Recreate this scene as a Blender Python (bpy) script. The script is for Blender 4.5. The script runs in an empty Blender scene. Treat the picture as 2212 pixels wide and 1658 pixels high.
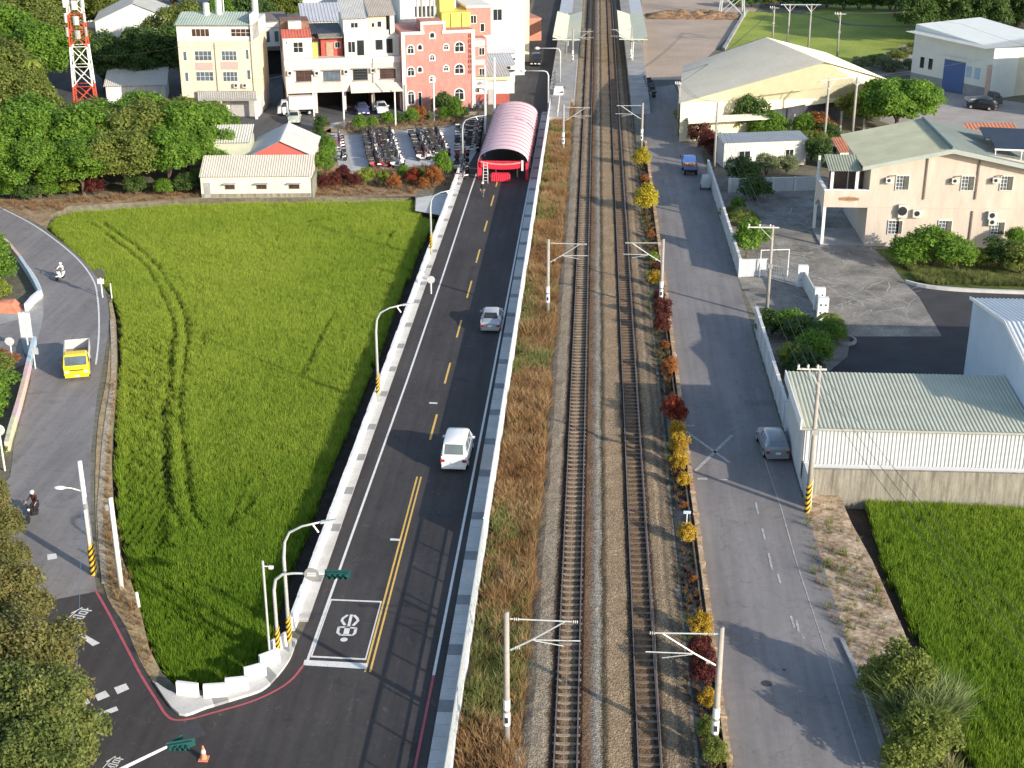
import bpy, math, random
import numpy as np
from mathutils import Vector, Matrix, noise
from mathutils.geometry import tessellate_polygon
R=math.radians
scene=bpy.context.scene
COL=scene.collection
# ------------------------------------------------------------------ camera, sky, sun, exposure
CAMH=41.5; PITCH=R(22.45); YAW=R(3.2); FL=3091.0; CX,CY=1106.0,829.0
cam_d=bpy.data.cameras.new('camera'); cam_d.sensor_width=36; cam_d.lens=FL/2212*36
cam_d.clip_start=1; cam_d.clip_end=6000
cam=bpy.data.objects.new('camera',cam_d); COL.objects.link(cam)
cam.location=(0,0,CAMH); cam.rotation_euler=(R(90)-PITCH,0,YAW)
scene.camera=cam
SUN_EL=R(18.5); SAZ=(math.sin(R(51)),-math.cos(R(51)))
world=bpy.data.worlds.new('World'); scene.world=world; world.use_nodes=True
nt=world.node_tree; nt.nodes.clear()
sky=nt.nodes.new('ShaderNodeTexSky'); sky.sky_type='NISHITA'; sky.sun_disc=False
sky.sun_elevation=SUN_EL; sky.sun_rotation=math.atan2(SAZ[0],SAZ[1])
bg=nt.nodes.new('ShaderNodeBackground'); bg.inputs[1].default_value=0.15
wo=nt.nodes.new('ShaderNodeOutputWorld')
nt.links.new(sky.outputs[0],bg.inputs[0]); nt.links.new(bg.outputs[0],wo.inputs[0])
sd=bpy.data.lights.new('sun','SUN'); sd.energy=4.0; sd.angle=R(0.5); sd.color=(1.0,0.90,0.76)
sun=bpy.data.objects.new('sun',sd); COL.objects.link(sun)
sv=Vector((SAZ[0]*math.cos(SUN_EL),SAZ[1]*math.cos(SUN_EL),math.sin(SUN_EL)))
sun.rotation_euler=sv.to_track_quat('Z','Y').to_euler(); sun.location=(60,-60,80)
scene.view_settings.view_transform='Standard'; scene.view_settings.look='None'
scene.view_settings.exposure=0.70; scene.view_settings.gamma=1; scene.view_settings.use_curve_mapping=False
scene.render.engine='CYCLES'
scene.cycles.max_bounces=6
# ------------------------------------------------------------------ survey helpers: photo pixel (2212 wide) -> point on the ground / a wall
_sp,_cp,_sy,_cy=math.sin(PITCH),math.cos(PITCH),math.sin(YAW),math.cos(YAW)
def P(x,y,z=0.0):
    r=(x-CX)/FL; d=(y-CY)/FL
    Y=_cp-d*_sp; Z=-(_sp+d*_cp); t=(z-CAMH)/Z; X=r*t; Y*=t
    return (X*_cy-Y*_sy, X*_sy+Y*_cy, z)
def proj(p):
    u,v,z=p; X=u*_cy+v*_sy; Y=-u*_sy+v*_cy; zz=z-CAMH
    dep=Y*_cp-zz*_sp; dn=-(zz*_cp+Y*_sp)
    return (CX+FL*X/dep, CY+FL*dn/dep)
def P2(x,y,z=0.0): return P(x,y,z)[:2]
def ht(bx,by,ty):
    b=P(bx,by); lo,hi=0,60
    for _ in range(40):
        m=(lo+hi)/2
        if proj((b[0],b[1],m))[1]>ty: lo=m
        else: hi=m
    return lo
def onplane(x,y,A,B):
    r=(x-CX)/FL; d=(y-CY)/FL
    Y=_cp-d*_sp; Z=-(_sp+d*_cp); X=r
    dx,dy=X*_cy-Y*_sy, X*_sy+Y*_cy
    ex,ey=B[0]-A[0],B[1]-A[1]; L=math.hypot(ex,ey); ex/=L; ey/=L
    nx,ny=-ey,ex
    t=(A[0]*nx+A[1]*ny)/(dx*nx+dy*ny)
    return ((dx*t-A[0])*ex+(dy*t-A[1])*ey, CAMH+Z*t)
# ------------------------------------------------------------------ materials
MAT={}
_o1='zeroth first second third fourth fifth sixth seventh eighth ninth tenth eleventh twelfth thirteenth fourteenth fifteenth sixteenth seventeenth eighteenth nineteenth'.split()
_ot='twenty thirty forty fifty sixty seventy eighty ninety'.split()
def ordw(n):
    if n<20: return _o1[n]
    t,u=divmod(n,10); return _ot[t-2][:-1]+'ieth' if u==0 else _ot[t-2]+'-'+_o1[u]
def _new(name):
    m=bpy.data.materials.new(name); m.use_nodes=True; n=m.node_tree; n.nodes.clear()
    o=n.nodes.new('ShaderNodeOutputMaterial'); b=n.nodes.new('ShaderNodeBsdfPrincipled')
    n.links.new(b.outputs[0],o.inputs[0]); MAT[name]=m
    return m,n,b
def _ramp(n,c0,c1,p0=0.3,p1=0.7):
    r=n.nodes.new('ShaderNodeValToRGB'); e=r.color_ramp.elements
    e[0].position=p0; e[0].color=(*c0,1); e[1].position=p1; e[1].color=(*c1,1); return r
def mat(name,col,rough=.8,var=.18,scale=1.5,bump=0.0,metal=0.0,col2=None,coords='pos',fine=None,spec=.3,stretch=None):
    """painted / mineral surface: two-octave noise between two tones, optional bump"""
    if name in MAT: return MAT[name]
    m,n,b=_new(name)
    b.inputs['Roughness'].default_value=rough; b.inputs['Metallic'].default_value=metal
    b.inputs['Specular IOR Level'].default_value=spec
    if coords=='pos': tc=n.nodes.new('ShaderNodeNewGeometry'); src=tc.outputs['Position']
    else: tc=n.nodes.new('ShaderNodeTexCoord'); src=tc.outputs['Object']
    if stretch:
        mp=n.nodes.new('ShaderNodeMapping'); mp.inputs['Scale'].default_value=stretch; n.links.new(src,mp.inputs[0]); src=mp.outputs[0]
    c0=tuple(c*(1-var) for c in col); c1=tuple(min(1,c*(1+var)) for c in col)
    if col2: c1=col2
    t=n.nodes.new('ShaderNodeTexNoise'); t.inputs['Scale'].default_value=scale; t.inputs['Detail'].default_value=6; t.inputs['Roughness'].default_value=.65
    n.links.new(src,t.inputs['Vector']); r=_ramp(n,c0,c1,.32,.68); n.links.new(t.outputs['Fac'],r.inputs[0])
    out=r.outputs[0]
    if fine:
        fs,fa=fine
        t2=n.nodes.new('ShaderNodeTexNoise'); t2.inputs['Scale'].default_value=fs; t2.inputs['Detail'].default_value=3
        n.links.new(src,t2.inputs['Vector']); r2=_ramp(n,(1-fa,)*3,(1+fa,)*3,.3,.7); n.links.new(t2.outputs['Fac'],r2.inputs[0])
        mx=n.nodes.new('ShaderNodeMix'); mx.data_type='RGBA'; mx.blend_type='MULTIPLY'; mx.inputs[0].default_value=1
        n.links.new(out,mx.inputs[6]); n.links.new(r2.outputs[0],mx.inputs[7]); out=mx.outputs[2]
    n.links.new(out,b.inputs['Base Color'])
    if bump:
        t3=n.nodes.new('ShaderNodeTexNoise'); t3.inputs['Scale'].default_value=(fine[0] if fine else scale*6); t3.inputs['Detail'].default_value=3
        n.links.new(src,t3.inputs['Vector'])
        bp=n.nodes.new('ShaderNodeBump'); bp.inputs['Strength'].default_value=min(1,bump*4); bp.inputs['Distance'].default_value=bump
        n.links.new(t3.outputs['Fac'],bp.inputs['Height']); n.links.new(bp.outputs[0],b.inputs['Normal'])
    return m
def leafmat(name,c0,c1,c2=None,trans=.35):
    if name in MAT: return MAT[name]
    m,n,b=_new(name)
    g=n.nodes.new('ShaderNodeNewGeometry')
    r=n.nodes.new('ShaderNodeValToRGB'); e=r.color_ramp.elements
    e[0].position=0; e[0].color=(*c0,1); e[1].position=1; e[1].color=(*(c2 or c1),1)
    k=e.new(.6); k.color=(*c1,1)
    t=n.nodes.new('ShaderNodeTexNoise'); t.inputs['Scale'].default_value=.55; t.inputs['Detail'].default_value=2
    n.links.new(g.outputs['Position'],t.inputs['Vector'])
    mr=n.nodes.new('ShaderNodeMath'); mr.operation='MULTIPLY_ADD'; mr.inputs[1].default_value=.45; mr.inputs[2].default_value=-.2
    n.links.new(g.outputs['Random Per Island'],mr.inputs[0])
    ad=n.nodes.new('ShaderNodeMath'); ad.operation='ADD'; n.links.new(mr.outputs[0],ad.inputs[0]); n.links.new(t.outputs['Fac'],ad.inputs[1])
    n.links.new(ad.outputs[0],r.inputs[0]); n.links.new(r.outputs[0],b.inputs['Base Color'])
    b.inputs['Roughness'].default_value=.55; b.inputs['Specular IOR Level'].default_value=.25
    tr=n.nodes.new('ShaderNodeBsdfTranslucent'); mx=n.nodes.new('ShaderNodeMixShader'); mx.inputs[0].default_value=trans
    o=[x for x in n.nodes if x.type=='OUTPUT_MATERIAL'][0]
    n.links.new(r.outputs[0],tr.inputs[0]); n.links.new(b.outputs[0],mx.inputs[1]); n.links.new(tr.outputs[0],mx.inputs[2]); n.links.new(mx.outputs[0],o.inputs[0])
    return m
def blademat(name,base,tip,tint,h=1.0,trans=.3):
    """grass blade: colour runs from a dark root to a paler tip, tint chosen per tuft"""
    m,n,b=_new(name)
    tc=n.nodes.new('ShaderNodeTexCoord'); sx=n.nodes.new('ShaderNodeSeparateXYZ'); n.links.new(tc.outputs['Object'],sx.inputs[0])
    at=n.nodes.new('ShaderNodeAttribute'); at.attribute_type='INSTANCER'; at.attribute_name='tint'
    r=_ramp(n,tip,tint,0,1); n.links.new(at.outputs['Fac'],r.inputs[0])
    sc=n.nodes.new('ShaderNodeMath'); sc.operation='DIVIDE'; sc.inputs[1].default_value=h; sc.use_clamp=True; n.links.new(sx.outputs['Z'],sc.inputs[0])
    mx=n.nodes.new('ShaderNodeMix'); mx.data_type='RGBA'; mx.inputs[6].default_value=(*base,1)
    n.links.new(sc.outputs[0],mx.inputs[0]); n.links.new(r.outputs[0],mx.inputs[7]); n.links.new(mx.outputs[2],b.inputs['Base Color'])
    b.inputs['Roughness'].default_value=.6; b.inputs['Specular IOR Level'].default_value=.2
    tr=n.nodes.new('ShaderNodeBsdfTranslucent'); ms=n.nodes.new('ShaderNodeMixShader'); ms.inputs[0].default_value=trans
    o=[x for x in n.nodes if x.type=='OUTPUT_MATERIAL'][0]
    n.links.new(mx.outputs[2],tr.inputs[0]); n.links.new(b.outputs[0],ms.inputs[1]); n.links.new(tr.outputs[0],ms.inputs[2]); n.links.new(ms.outputs[0],o.inputs[0])
    return m
M=mat
def asphalt(name,col,var,scuff=0,crack=0):
    """road surface: broad blotches, wheel-path streaks along the road, grit, optional scuffs and cracks"""
    m,n,b=_new(name); g=n.nodes.new('ShaderNodeNewGeometry'); out=None
    def layer(scale,stretch,lo,hi,p0,p1,detail=5,dist=0):
        nonlocal out
        mp=n.nodes.new('ShaderNodeMapping'); mp.inputs['Scale'].default_value=stretch; n.links.new(g.outputs['Position'],mp.inputs[0])
        t=n.nodes.new('ShaderNodeTexNoise'); t.inputs['Scale'].default_value=scale; t.inputs['Detail'].default_value=detail; t.inputs['Roughness'].default_value=.62; t.inputs['Distortion'].default_value=dist
        n.links.new(mp.outputs[0],t.inputs['Vector']); r=_ramp(n,(lo,)*3,(hi,)*3,p0,p1); n.links.new(t.outputs['Fac'],r.inputs[0]); put(r.outputs[0])
    def put(sock):
        nonlocal out
        if out is None: out=sock; return
        mx=n.nodes.new('ShaderNodeMix'); mx.data_type='RGBA'; mx.blend_type='MULTIPLY'; mx.inputs[0].default_value=1; n.links.new(out,mx.inputs[6]); n.links.new(sock,mx.inputs[7]); out=mx.outputs[2]
    rgb=n.nodes.new('ShaderNodeRGB'); rgb.outputs[0].default_value=(*col,1); put(rgb.outputs[0])
    layer(.22,(1,.5,1),1-var,1+var,.3,.7); layer(1.1,(1.4,.06,1),1-var*.7,1+var*.6,.35,.65); layer(2.2,(1,1,1),.93,1.07,.3,.7); layer(26,(1,1,1),.72,1.28,.25,.75,2)
    layer(.6,(1,1,1),.80,1.0,.30,.38,3,1.2)
    if scuff: layer(1.5,(1,.6,1),1,1+scuff,.60,.74,6,2.5)
    if crack:
        v=n.nodes.new('ShaderNodeTexVoronoi'); v.feature='DISTANCE_TO_EDGE'; v.inputs['Scale'].default_value=.22
        t=n.nodes.new('ShaderNodeTexNoise'); t.inputs['Scale'].default_value=.9; t.inputs['Detail'].default_value=5; n.links.new(g.outputs['Position'],t.inputs['Vector'])
        ad=n.nodes.new('ShaderNodeVectorMath'); ad.operation='MULTIPLY_ADD'; ad.inputs[1].default_value=(2.2,2.2,0); n.links.new(t.outputs['Color'],ad.inputs[0]); n.links.new(g.outputs['Position'],ad.inputs[2]); n.links.new(ad.outputs[0],v.inputs['Vector'])
        r=_ramp(n,(1-crack,)*3,(1,1,1),.0,.009); n.links.new(v.outputs['Distance'],r.inputs[0]); put(r.outputs[0])
    n.links.new(out,b.inputs['Base Color']); b.inputs['Roughness'].default_value=.82; b.inputs['Specular IOR Level'].default_value=.25
    t3=n.nodes.new('ShaderNodeTexNoise'); t3.inputs['Scale'].default_value=24; n.links.new(g.outputs['Position'],t3.inputs['Vector']); bp=n.nodes.new('ShaderNodeBump'); bp.inputs['Strength'].default_value=.3; bp.inputs['Distance'].default_value=.01
    n.links.new(t3.outputs['Fac'],bp.inputs['Height']); n.links.new(bp.outputs[0],b.inputs['Normal']); return m
asph_new=asphalt('fresh_asphalt',(.060,.054,.053),.22,scuff=.9)
asph_old=asphalt('worn_asphalt',(.225,.21,.205),.16,crack=.22)
asph_mid=asphalt('town_asphalt',(.10,.10,.105),.2,crack=.25)
conc=M('pale_concrete',(.55,.54,.52),.85,.12,.6,.003,fine=(9,.08))
conc_g=M('grey_concrete',(.33,.325,.315),.88,.2,.4,.004,fine=(8,.15))
conc_d=M('dark_paving',(.26,.265,.27),.85,.15,1.2,.003)
conc_old=M('stained_concrete',(.24,.225,.19),.9,.45,1.0,.006,stretch=(3.5,3.5,.35),fine=(12,.15))
whitep=M('white_paint',(.78,.78,.77),.55,.05,1.5)
roadwhite=M('road_white',(.72,.71,.68),.7,.10,3,fine=(14,.12))
roadwhite_old=M('worn_road_white',(.40,.39,.375),.8,.30,3,fine=(10,.35))
roadyel=M('road_yellow',(.72,.46,.12),.7,.12,3)
roadred=M('road_red',(.42,.10,.12),.7,.15,3)
soil=M('dark_soil',(.055,.042,.034),.95,.35,.9,.02,fine=(8,.3))
drysoil=M('dry_soil',(.36,.25,.17),.95,.32,.5,.03,fine=(4,.3))
ground_m=M('mixed_ground',(.16,.15,.10),.95,.35,.08,.02,col2=(.22,.20,.15),fine=(2,.3))
lotsoil=M('sandy_lot',(.42,.33,.26),.95,.14,.12,.02,fine=(3,.14))
dryverge=M('straw_verge',(.36,.27,.15),.95,.3,1.2,.04,fine=(6,.3))
ballast=M('ballast_stone',(.18,.125,.08),.95,.30,1.4,.07,col2=(.37,.28,.19),fine=(13,.45))
ballast_g=M('grey_ballast',(.20,.175,.145),.95,.25,2,.07,col2=(.38,.335,.27),fine=(14,.45))
ballast_r=M('rusty_railshade_ballast',(.075,.05,.038),.95,.3,2,.05,col2=(.17,.115,.08),fine=(13,.4))
railtop=M('rail_steel',(.20,.17,.16),.5,.2,4,metal=.3)
railside=M('rail_rust',(.035,.02,.016),.95,.3,4,spec=.05)
sleeper_m=M('concrete_sleeper',(.30,.235,.17),.9,.22,1.3,fine=(9,.2))
rustwall=M('rusty_concrete',(.45,.25,.11),.9,.35,1.5,.01,col2=(.55,.42,.28),fine=(6,.3))
polec=M('spun_concrete',(.34,.315,.285),.8,.10,1.5)
polew=M('white_pole',(.76,.76,.73),.6,.06,2)
galv=M('galvanised_steel',(.58,.61,.60),.45,.08,3,metal=.3)
dark=M('dark_metal',(.03,.03,.035),.5,.2,3)
wire_m=M('cable_black',(.06,.06,.06),.6,.1,3)
copper=M('contact_wire',(.30,.24,.20),.5,.1,3)
glassd=M('dark_glass',(.025,.03,.035),.12,.3,.7,spec=.6)
glassb=M('bluish_glass',(.10,.13,.16),.12,.3,.7,spec=.6)
glassbrown=M('brown_glass',(.07,.04,.035),.2,.3,.9,spec=.5)
rubber=M('tyre_rubber',(.02,.02,.02),.85,.2,3)
yelstripe=M('warning_yellow',(.75,.45,.03),.6,.08,3)
black_m=M('warning_black',(.03,.03,.03),.7,.1,3)
# ------------------------------------------------------------------ mesh builder
class MB:
    def __init__(s): s.v=[]; s.f=[]; s.m=[]
    def add(s,vs,fs,mi=0):
        o=len(s.v); s.v+= [tuple(p) for p in vs]; s.f+=[tuple(i+o for i in f) for f in fs]; s.m+=[mi]*len(fs); return s
    def box(s,x0,x1,y0,y1,z0,z1,mi=0):
        v=[(x0,y0,z0),(x1,y0,z0),(x1,y1,z0),(x0,y1,z0),(x0,y0,z1),(x1,y0,z1),(x1,y1,z1),(x0,y1,z1)]
        return s.add(v,[(3,2,1,0),(4,5,6,7),(0,1,5,4),(1,2,6,5),(2,3,7,6),(3,0,4,7)],mi)
    def cbox(s,c,d,mi=0,rz=0):
        a=[(x*d[0]/2,y*d[1]/2,z*d[2]/2) for z in(-1,1) for x,y in((-1,-1),(1,-1),(1,1),(-1,1))]
        k,q=math.cos(rz),math.sin(rz)
        v=[(c[0]+x*k-y*q,c[1]+x*q+y*k,c[2]+z) for x,y,z in a]
        return s.add(v,[(3,2,1,0),(4,5,6,7),(0,1,5,4),(1,2,6,5),(2,3,7,6),(3,0,4,7)],mi)
    def hexa(s,b,t,mi=0):
        return s.add(list(b)+list(t),[(3,2,1,0),(4,5,6,7),(0,1,5,4),(1,2,6,5),(2,3,7,6),(3,0,4,7)],mi)
    def quad(s,a,b,c,d,mi=0): return s.add([a,b,c,d],[(0,1,2,3)],mi)
    def prism(s,poly,z0,z1,mi=0,bottom=True):
        if sum(poly[i-1][0]*poly[i][1]-poly[i][0]*poly[i-1][1] for i in range(len(poly)))<0: poly=poly[::-1]
        n=len(poly); tri=tessellate_polygon([[Vector((p[0],p[1],0)) for p in poly]])
        def up(t):
            a,b,c=[poly[i] for i in t]
            return t if (b[0]-a[0])*(c[1]-a[1])-(b[1]-a[1])*(c[0]-a[0])>0 else (t[0],t[2],t[1])
        tri=[up(t) for t in tri]
        s.add([(p[0],p[1],z1) for p in poly],tri,mi)
        if bottom: s.add([(p[0],p[1],z0) for p in poly],[(a,c,b) for a,b,c in tri],mi)
        if z1-z0>1e-4: s.add([(p[0],p[1],z) for z in(z0,z1) for p in poly],[(i,(i+1)%n,n+(i+1)%n,n+i) for i in range(n)],mi)
        return s
    def slab(s,pts,th,mi=0):
        """a plate through 3D points with thickness th downwards"""
        n=len(pts); s.add([(p[0],p[1],p[2]) for p in pts]+[(p[0],p[1],p[2]-th) for p in pts],
              [tuple(range(n)),tuple(range(2*n-1,n-1,-1))]+[(i,n+i,n+(i+1)%n,(i+1)%n) for i in range(n)],mi); return s
    def tube(s,pts,r,n=8,mi=0,caps=True):
        pts=[Vector(p) for p in pts]; rr=r if isinstance(r,(list,tuple)) else [r]*len(pts)
        vs=[];fs=[]
        for i,p in enumerate(pts):
            d=(pts[min(i+1,len(pts)-1)]-pts[max(i-1,0)]).normalized()
            a=d.orthogonal().normalized() if i==0 else (pa-d*pa.dot(d)).normalized()
            pa=a; b=d.cross(a)
            for k in range(n):
                t=2*math.pi*k/n; vs.append(tuple(p+(a*math.cos(t)+b*math.sin(t))*rr[i]))
        for i in range(len(pts)-1):
            for k in range(n):
                fs.append((i*n+k,i*n+(k+1)%n,(i+1)*n+(k+1)%n,(i+1)*n+k))
        if caps: fs.append(tuple(range(n-1,-1,-1))); fs.append(tuple((len(pts)-1)*n+k for k in range(n)))
        return s.add(vs,fs,mi)
    def sph(s,c,r,n=8,m=6,mi=0):
        rx,ry,rz=(r,r,r) if not isinstance(r,(tuple,list)) else r
        vs=[(c[0],c[1],c[2]-rz)];fs=[]
        for j in range(1,m):
            p=-math.pi/2+math.pi*j/m
            for k in range(n):
                t=2*math.pi*k/n; vs.append((c[0]+rx*math.cos(p)*math.cos(t),c[1]+ry*math.cos(p)*math.sin(t),c[2]+rz*math.sin(p)))
        vs.append((c[0],c[1],c[2]+rz)); L=len(vs)-1
        for k in range(n):
            fs.append((0,1+(k+1)%n,1+k)); fs.append((L,L-n+k,L-n+(k+1)%n))
            for j in range(m-2): a=1+j*n; fs.append((a+k,a+(k+1)%n,a+n+(k+1)%n,a+n+k))
        return s.add(vs,fs,mi)
    def disc(s,c,nrm,r,th=.02,n=16,mi=0):
        nrm=Vector(nrm).normalized(); c=Vector(c)
        return s.tube([c-nrm*th/2,c+nrm*th/2],r,n,mi)
    def ribs(s,a,b,c,d,n,h,mi=0,th=.04,duty=.35):
        """profiled sheet over quad a,b (one end) d,c (other end): n ribs running a->d"""
        a,b,c,d=map(Vector,(a,b,c,d)); nrm=(b-a).cross(d-a).normalized()
        if nrm.z<-.01: nrm=-nrm
        us=[];hs=[]
        for i in range(n):
            for f,z in((0,0),(1-duty*1.4,0),(1-duty,h),(1-duty*.4,h)): us.append((i+f)/n); hs.append(z)
        us.append(1);hs.append(0)
        vs=[]
        for u,z in zip(us,hs): vs.append(tuple(a.lerp(b,u)+nrm*z)); vs.append(tuple(d.lerp(c,u)+nrm*z))
        fs=[(2*i,2*i+2,2*i+3,2*i+1) for i in range(len(us)-1)]
        return s.add(vs,fs,mi)
    def build(s,name,mats,parent=None,smooth=False,label=None,kind=None,loc=None):
        me=bpy.data.meshes.new(name); me.from_pydata(s.v,[],s.f)
        if not isinstance(mats,(list,tuple)): mats=[mats]
        for m in mats: me.materials.append(m)
        if len(mats)>1: me.polygons.foreach_set('material_index',s.m)
        if smooth: me.polygons.foreach_set('use_smooth',[True]*len(me.polygons))
        me.update()
        o=bpy.data.objects.new(name,me); COL.objects.link(o)
        if parent is not None: o.parent=parent
        if label: o['label']=label
        if kind: o['kind']=kind
        if loc: o.location=loc
        return o
def E(name,label,cat,loc=(0,0,0),rz=0,group=None):
    o=bpy.data.objects.new(name,None); COL.objects.link(o); o.empty_display_size=.3
    o.location=loc; o.rotation_euler=(0,0,rz); tag(o,label,cat,group); return o
def tag(o,label,cat,group=None):
    o['label']=label; o['category']=cat
    if group: o['group']=group
    return o
def S(name,mb,mats,label=None):
    o=mb.build(name,mats); o['kind']='structure'
    if label: o['label']=label
    return o
def kids(o): return [c for c in bpy.data.objects if c.parent==o]
KC={}
def copyt(root,loc=None,rz=None,label=None,scale=None,matmap=None):
    if root.name not in KC:
        KC[root.name]=[(c,kids(c)) for c in kids(root)]
    r=root.copy(); COL.objects.link(r)
    if loc is not None: r.location=loc
    if rz is not None: r.rotation_euler=(0,0,rz)
    if scale is not None: r.scale=(scale,)*3 if not isinstance(scale,(tuple,list)) else scale
    if label: r['label']=label
    for c,gs in KC[root.name]:
        d=c.copy(); COL.objects.link(d); d.parent=r; d.matrix_parent_inverse=c.matrix_parent_inverse
        for g in gs:
            e=g.copy(); COL.objects.link(e); e.parent=d
    return r
def sheet(name,poly,m,z,label=None,px=True,kind='structure'):
    """flat sheet; poly in photo pixels (ground points) or metres"""
    pts=[P2(*p) for p in poly] if px else poly
    mb=MB(); mb.prism(pts,z,z,0,bottom=False)
    o=mb.build(name,m); o['kind']=kind
    if label: o['label']=label
    return o
def strip(mb,pts,w,z,mi=0):
    """painted line of width w along metre points"""
    pts=[Vector((p[0],p[1])) for p in pts]; L=[];Rr=[]
    for i,p in enumerate(pts):
        d=(pts[min(i+1,len(pts)-1)]-pts[max(i-1,0)]).normalized(); n=Vector((-d.y,d.x))
        L.append(p+n*w/2); Rr.append(p-n*w/2)
    n=len(pts); mb.add([(q.x,q.y,z) for q in L]+[(q.x,q.y,z) for q in Rr],[(n+i,n+i+1,i+1,i) for i in range(n-1)],mi)
    return mb
def smooth_line(pts,n=6):
    """Catmull-Rom through 2D points"""
    out=[]; q=[pts[0]]+list(pts)+[pts[-1]]
    for i in range(1,len(q)-2):
        for k in range(n):
            t=k/n; a,b,c,d=q[i-1],q[i],q[i+1],q[i+2]
            out.append(tuple(.5*((2*b[j])+(-a[j]+c[j])*t+(2*a[j]-5*b[j]+4*c[j]-d[j])*t*t+(-a[j]+3*b[j]-3*c[j]+d[j])*t**3) for j in range(len(b))))
    out.append(tuple(pts[-1])); return out
def inside(poly,x,y):
    """vectorised point in polygon"""
    r=np.zeros(len(x),bool); n=len(poly)
    for i in range(n):
        x0,y0=poly[i-1]; x1,y1=poly[i]
        c=((y1>y)!=(y0>y))&(x<(x0-x1)*(y-y1)/((y0-y1) or 1e-9)+x1); r^=c
    return r
def text_mb(txt,size):
    cu=bpy.data.curves.new('lettering','FONT'); cu.body=txt; cu.size=size; cu.align_x='CENTER'; cu.align_y='CENTER'; cu.resolution_u=2
    o=bpy.data.objects.new('lettering',cu); COL.objects.link(o)
    dg=bpy.context.evaluated_depsgraph_get(); me=bpy.data.meshes.new_from_object(o.evaluated_get(dg))
    mb=MB(); mb.add([tuple(v.co) for v in me.vertices],[tuple(p.vertices) for p in me.polygons])
    bpy.data.objects.remove(o); bpy.data.curves.remove(cu); bpy.data.meshes.remove(me)
    return mb
# ================================================================== SETTING: ground, roads, fields, tracks
rice_top=[(107,482),(125,462),(165,450),(430,434),(560,432),(680,430),(890,427),(903,440),(910,462),(938,470)]
hole_px=[(96,490),(110,462),(150,444),(430,429),(680,426),(897,421)]
hole=[P2(*p) for p in hole_px]+[(-18.9,149.5),(-15.72,149.5),(-15.72,66.5)]+[P2(*p) for p in [(612,1390),(585,1420),(545,1455),(500,1476),(440,1490),(385,1486),(350,1452),(322,1400),(306,1330),(285,1262),(262,1200),(250,1120),(243,1060),(240,980),(245,900),(250,840),(253,770),(250,690),(241,645),(208,592),(172,553)]]
hole_r=[P2(*p) for p in [(1811,1063),(1840,1130),(1884,1209),(1952,1361),(1985,1450),(2030,1560),(2075,1700),(2120,1850)]]+[(75,44),(75,84.6)]
def ground_sheet():
    big=[(-1500,10),(1500,10),(1500,2600),(-1500,2600)]
    loops=[big,hole,hole_r]; tri=tessellate_polygon([[Vector((x,y,0)) for x,y in l] for l in loops])
    pts=[p for l in loops for p in l]
    def up(t):
        a,b,c=[pts[i] for i in t]
        return t if (b[0]-a[0])*(c[1]-a[1])-(b[1]-a[1])*(c[0]-a[0])>0 else (t[0],t[2],t[1])
    mb=MB(); mb.add([(x,y,-.02) for x,y in pts],[up(t) for t in tri])
    for l in (hole,hole_r):
        n=len(l); mb.add([(x,y,-.02) for x,y in l]+[(x,y,-.95) for x,y in l],[(i,n+i,n+(i+1)%n,(i+1)%n) for i in range(n)],0)
    S('ground',mb,ground_m)
    for l,nm in((hole,'field_soil'),(hole_r,'field_soil')):
        mb=MB(); mb.prism(l,-.95,-.95,0,bottom=False); S(nm,mb,soil)
ground_sheet()
# town, lots, verges
Z1,Z2,Z3,Z4,Z5=0.0,.004,.008,.012,.016
townpoly=[(-62,166),(-44,166),(-30,160),(-16.2,160),(-16.2,330),(-120,330),(-90,215)]
sheet('town_street',townpoly,asph_mid,-.012,px=False)
sheet('parking_lot',[P2(*p) for p in [(700,268),(740,262),(1040,268),(1022,395),(960,380),(780,392),(735,388),(712,310)]],M('lot_concrete',(.46,.46,.47),.88,.12,.3,.004,fine=(6,.08)),-.006,px=False)
sheet('path',[(899,427),(981,414),(972,440),(960,466),(897,455)],conc,.003)
sheet('sandy_lot',[(1390,190),(1466,184),(1500,150),(1615,40),(1640,15),(1640,-10),(1385,-10),(1388,80)],lotsoil,-.012)
sheet('dry_verge',[(0,470),(0,430),(110,428),(430,405),(700,405),(900,408),(900,421),(680,426),(430,429),(150,444),(110,462),(96,490),(60,470)],M('leaf_litter',(.30,.18,.10),.95,.35,.8,.03,col2=(.42,.31,.19),fine=(5,.3)),-.014)
sheet('yard_paving',[(1540,380),(1800,385),(2300,540),(2400,830),(1720,860),(1640,700),(1590,590)],M('yard_concrete',(.19,.175,.155),.9,.3,.35,.004,col2=(.34,.315,.28),fine=(4,.2)),-.012)
sheet('yard_asphalt',[(2035,726),(1985,640),(1957,612),(2230,634),(2300,860),(1730,850),(1830,770),(1838,726)],M('yard_asphalt',(.055,.055,.06),.85,.2,.5,.003),-.006)
sheet('stone_yard',[(1925,180),(2230,225),(2300,330),(2080,330),(1900,260)],M('stone_yard',(.36,.33,.31),.9,.15,.3,.003),-.012)
mb=MB(); rng=random.Random(5)
for i in range(150):   # scratches and worn streaks on the yard paving
    x=1700+rng.random()*270; y=430+rng.random()*260
    if not(0<(x-1640)-(y-430)*.35): continue
    a=P2(x,y); t=rng.uniform(-1.2,1.2); l=rng.uniform(.8,3.2)
    pts=[(a[0]+math.sin(t)*l*k/4+rng.uniform(-.15,.15),a[1]+math.cos(t)*l*k/4) for k in range(5)]
    strip(mb,pts,rng.uniform(.03,.10),0)
mb.build('scratch_mark',M('scratched_paving',(.46,.44,.41),.85,.2,2),loc=(0,0,-.002))['kind']='structure'
sheet('planting_strip',[(676,425),(684,345),(700,268),(712,268),(735,372),(870,362),(1000,350),(990,400),(900,412),(898,424)],M('leaf_litter',(.3,.18,.1)),.003)
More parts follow.
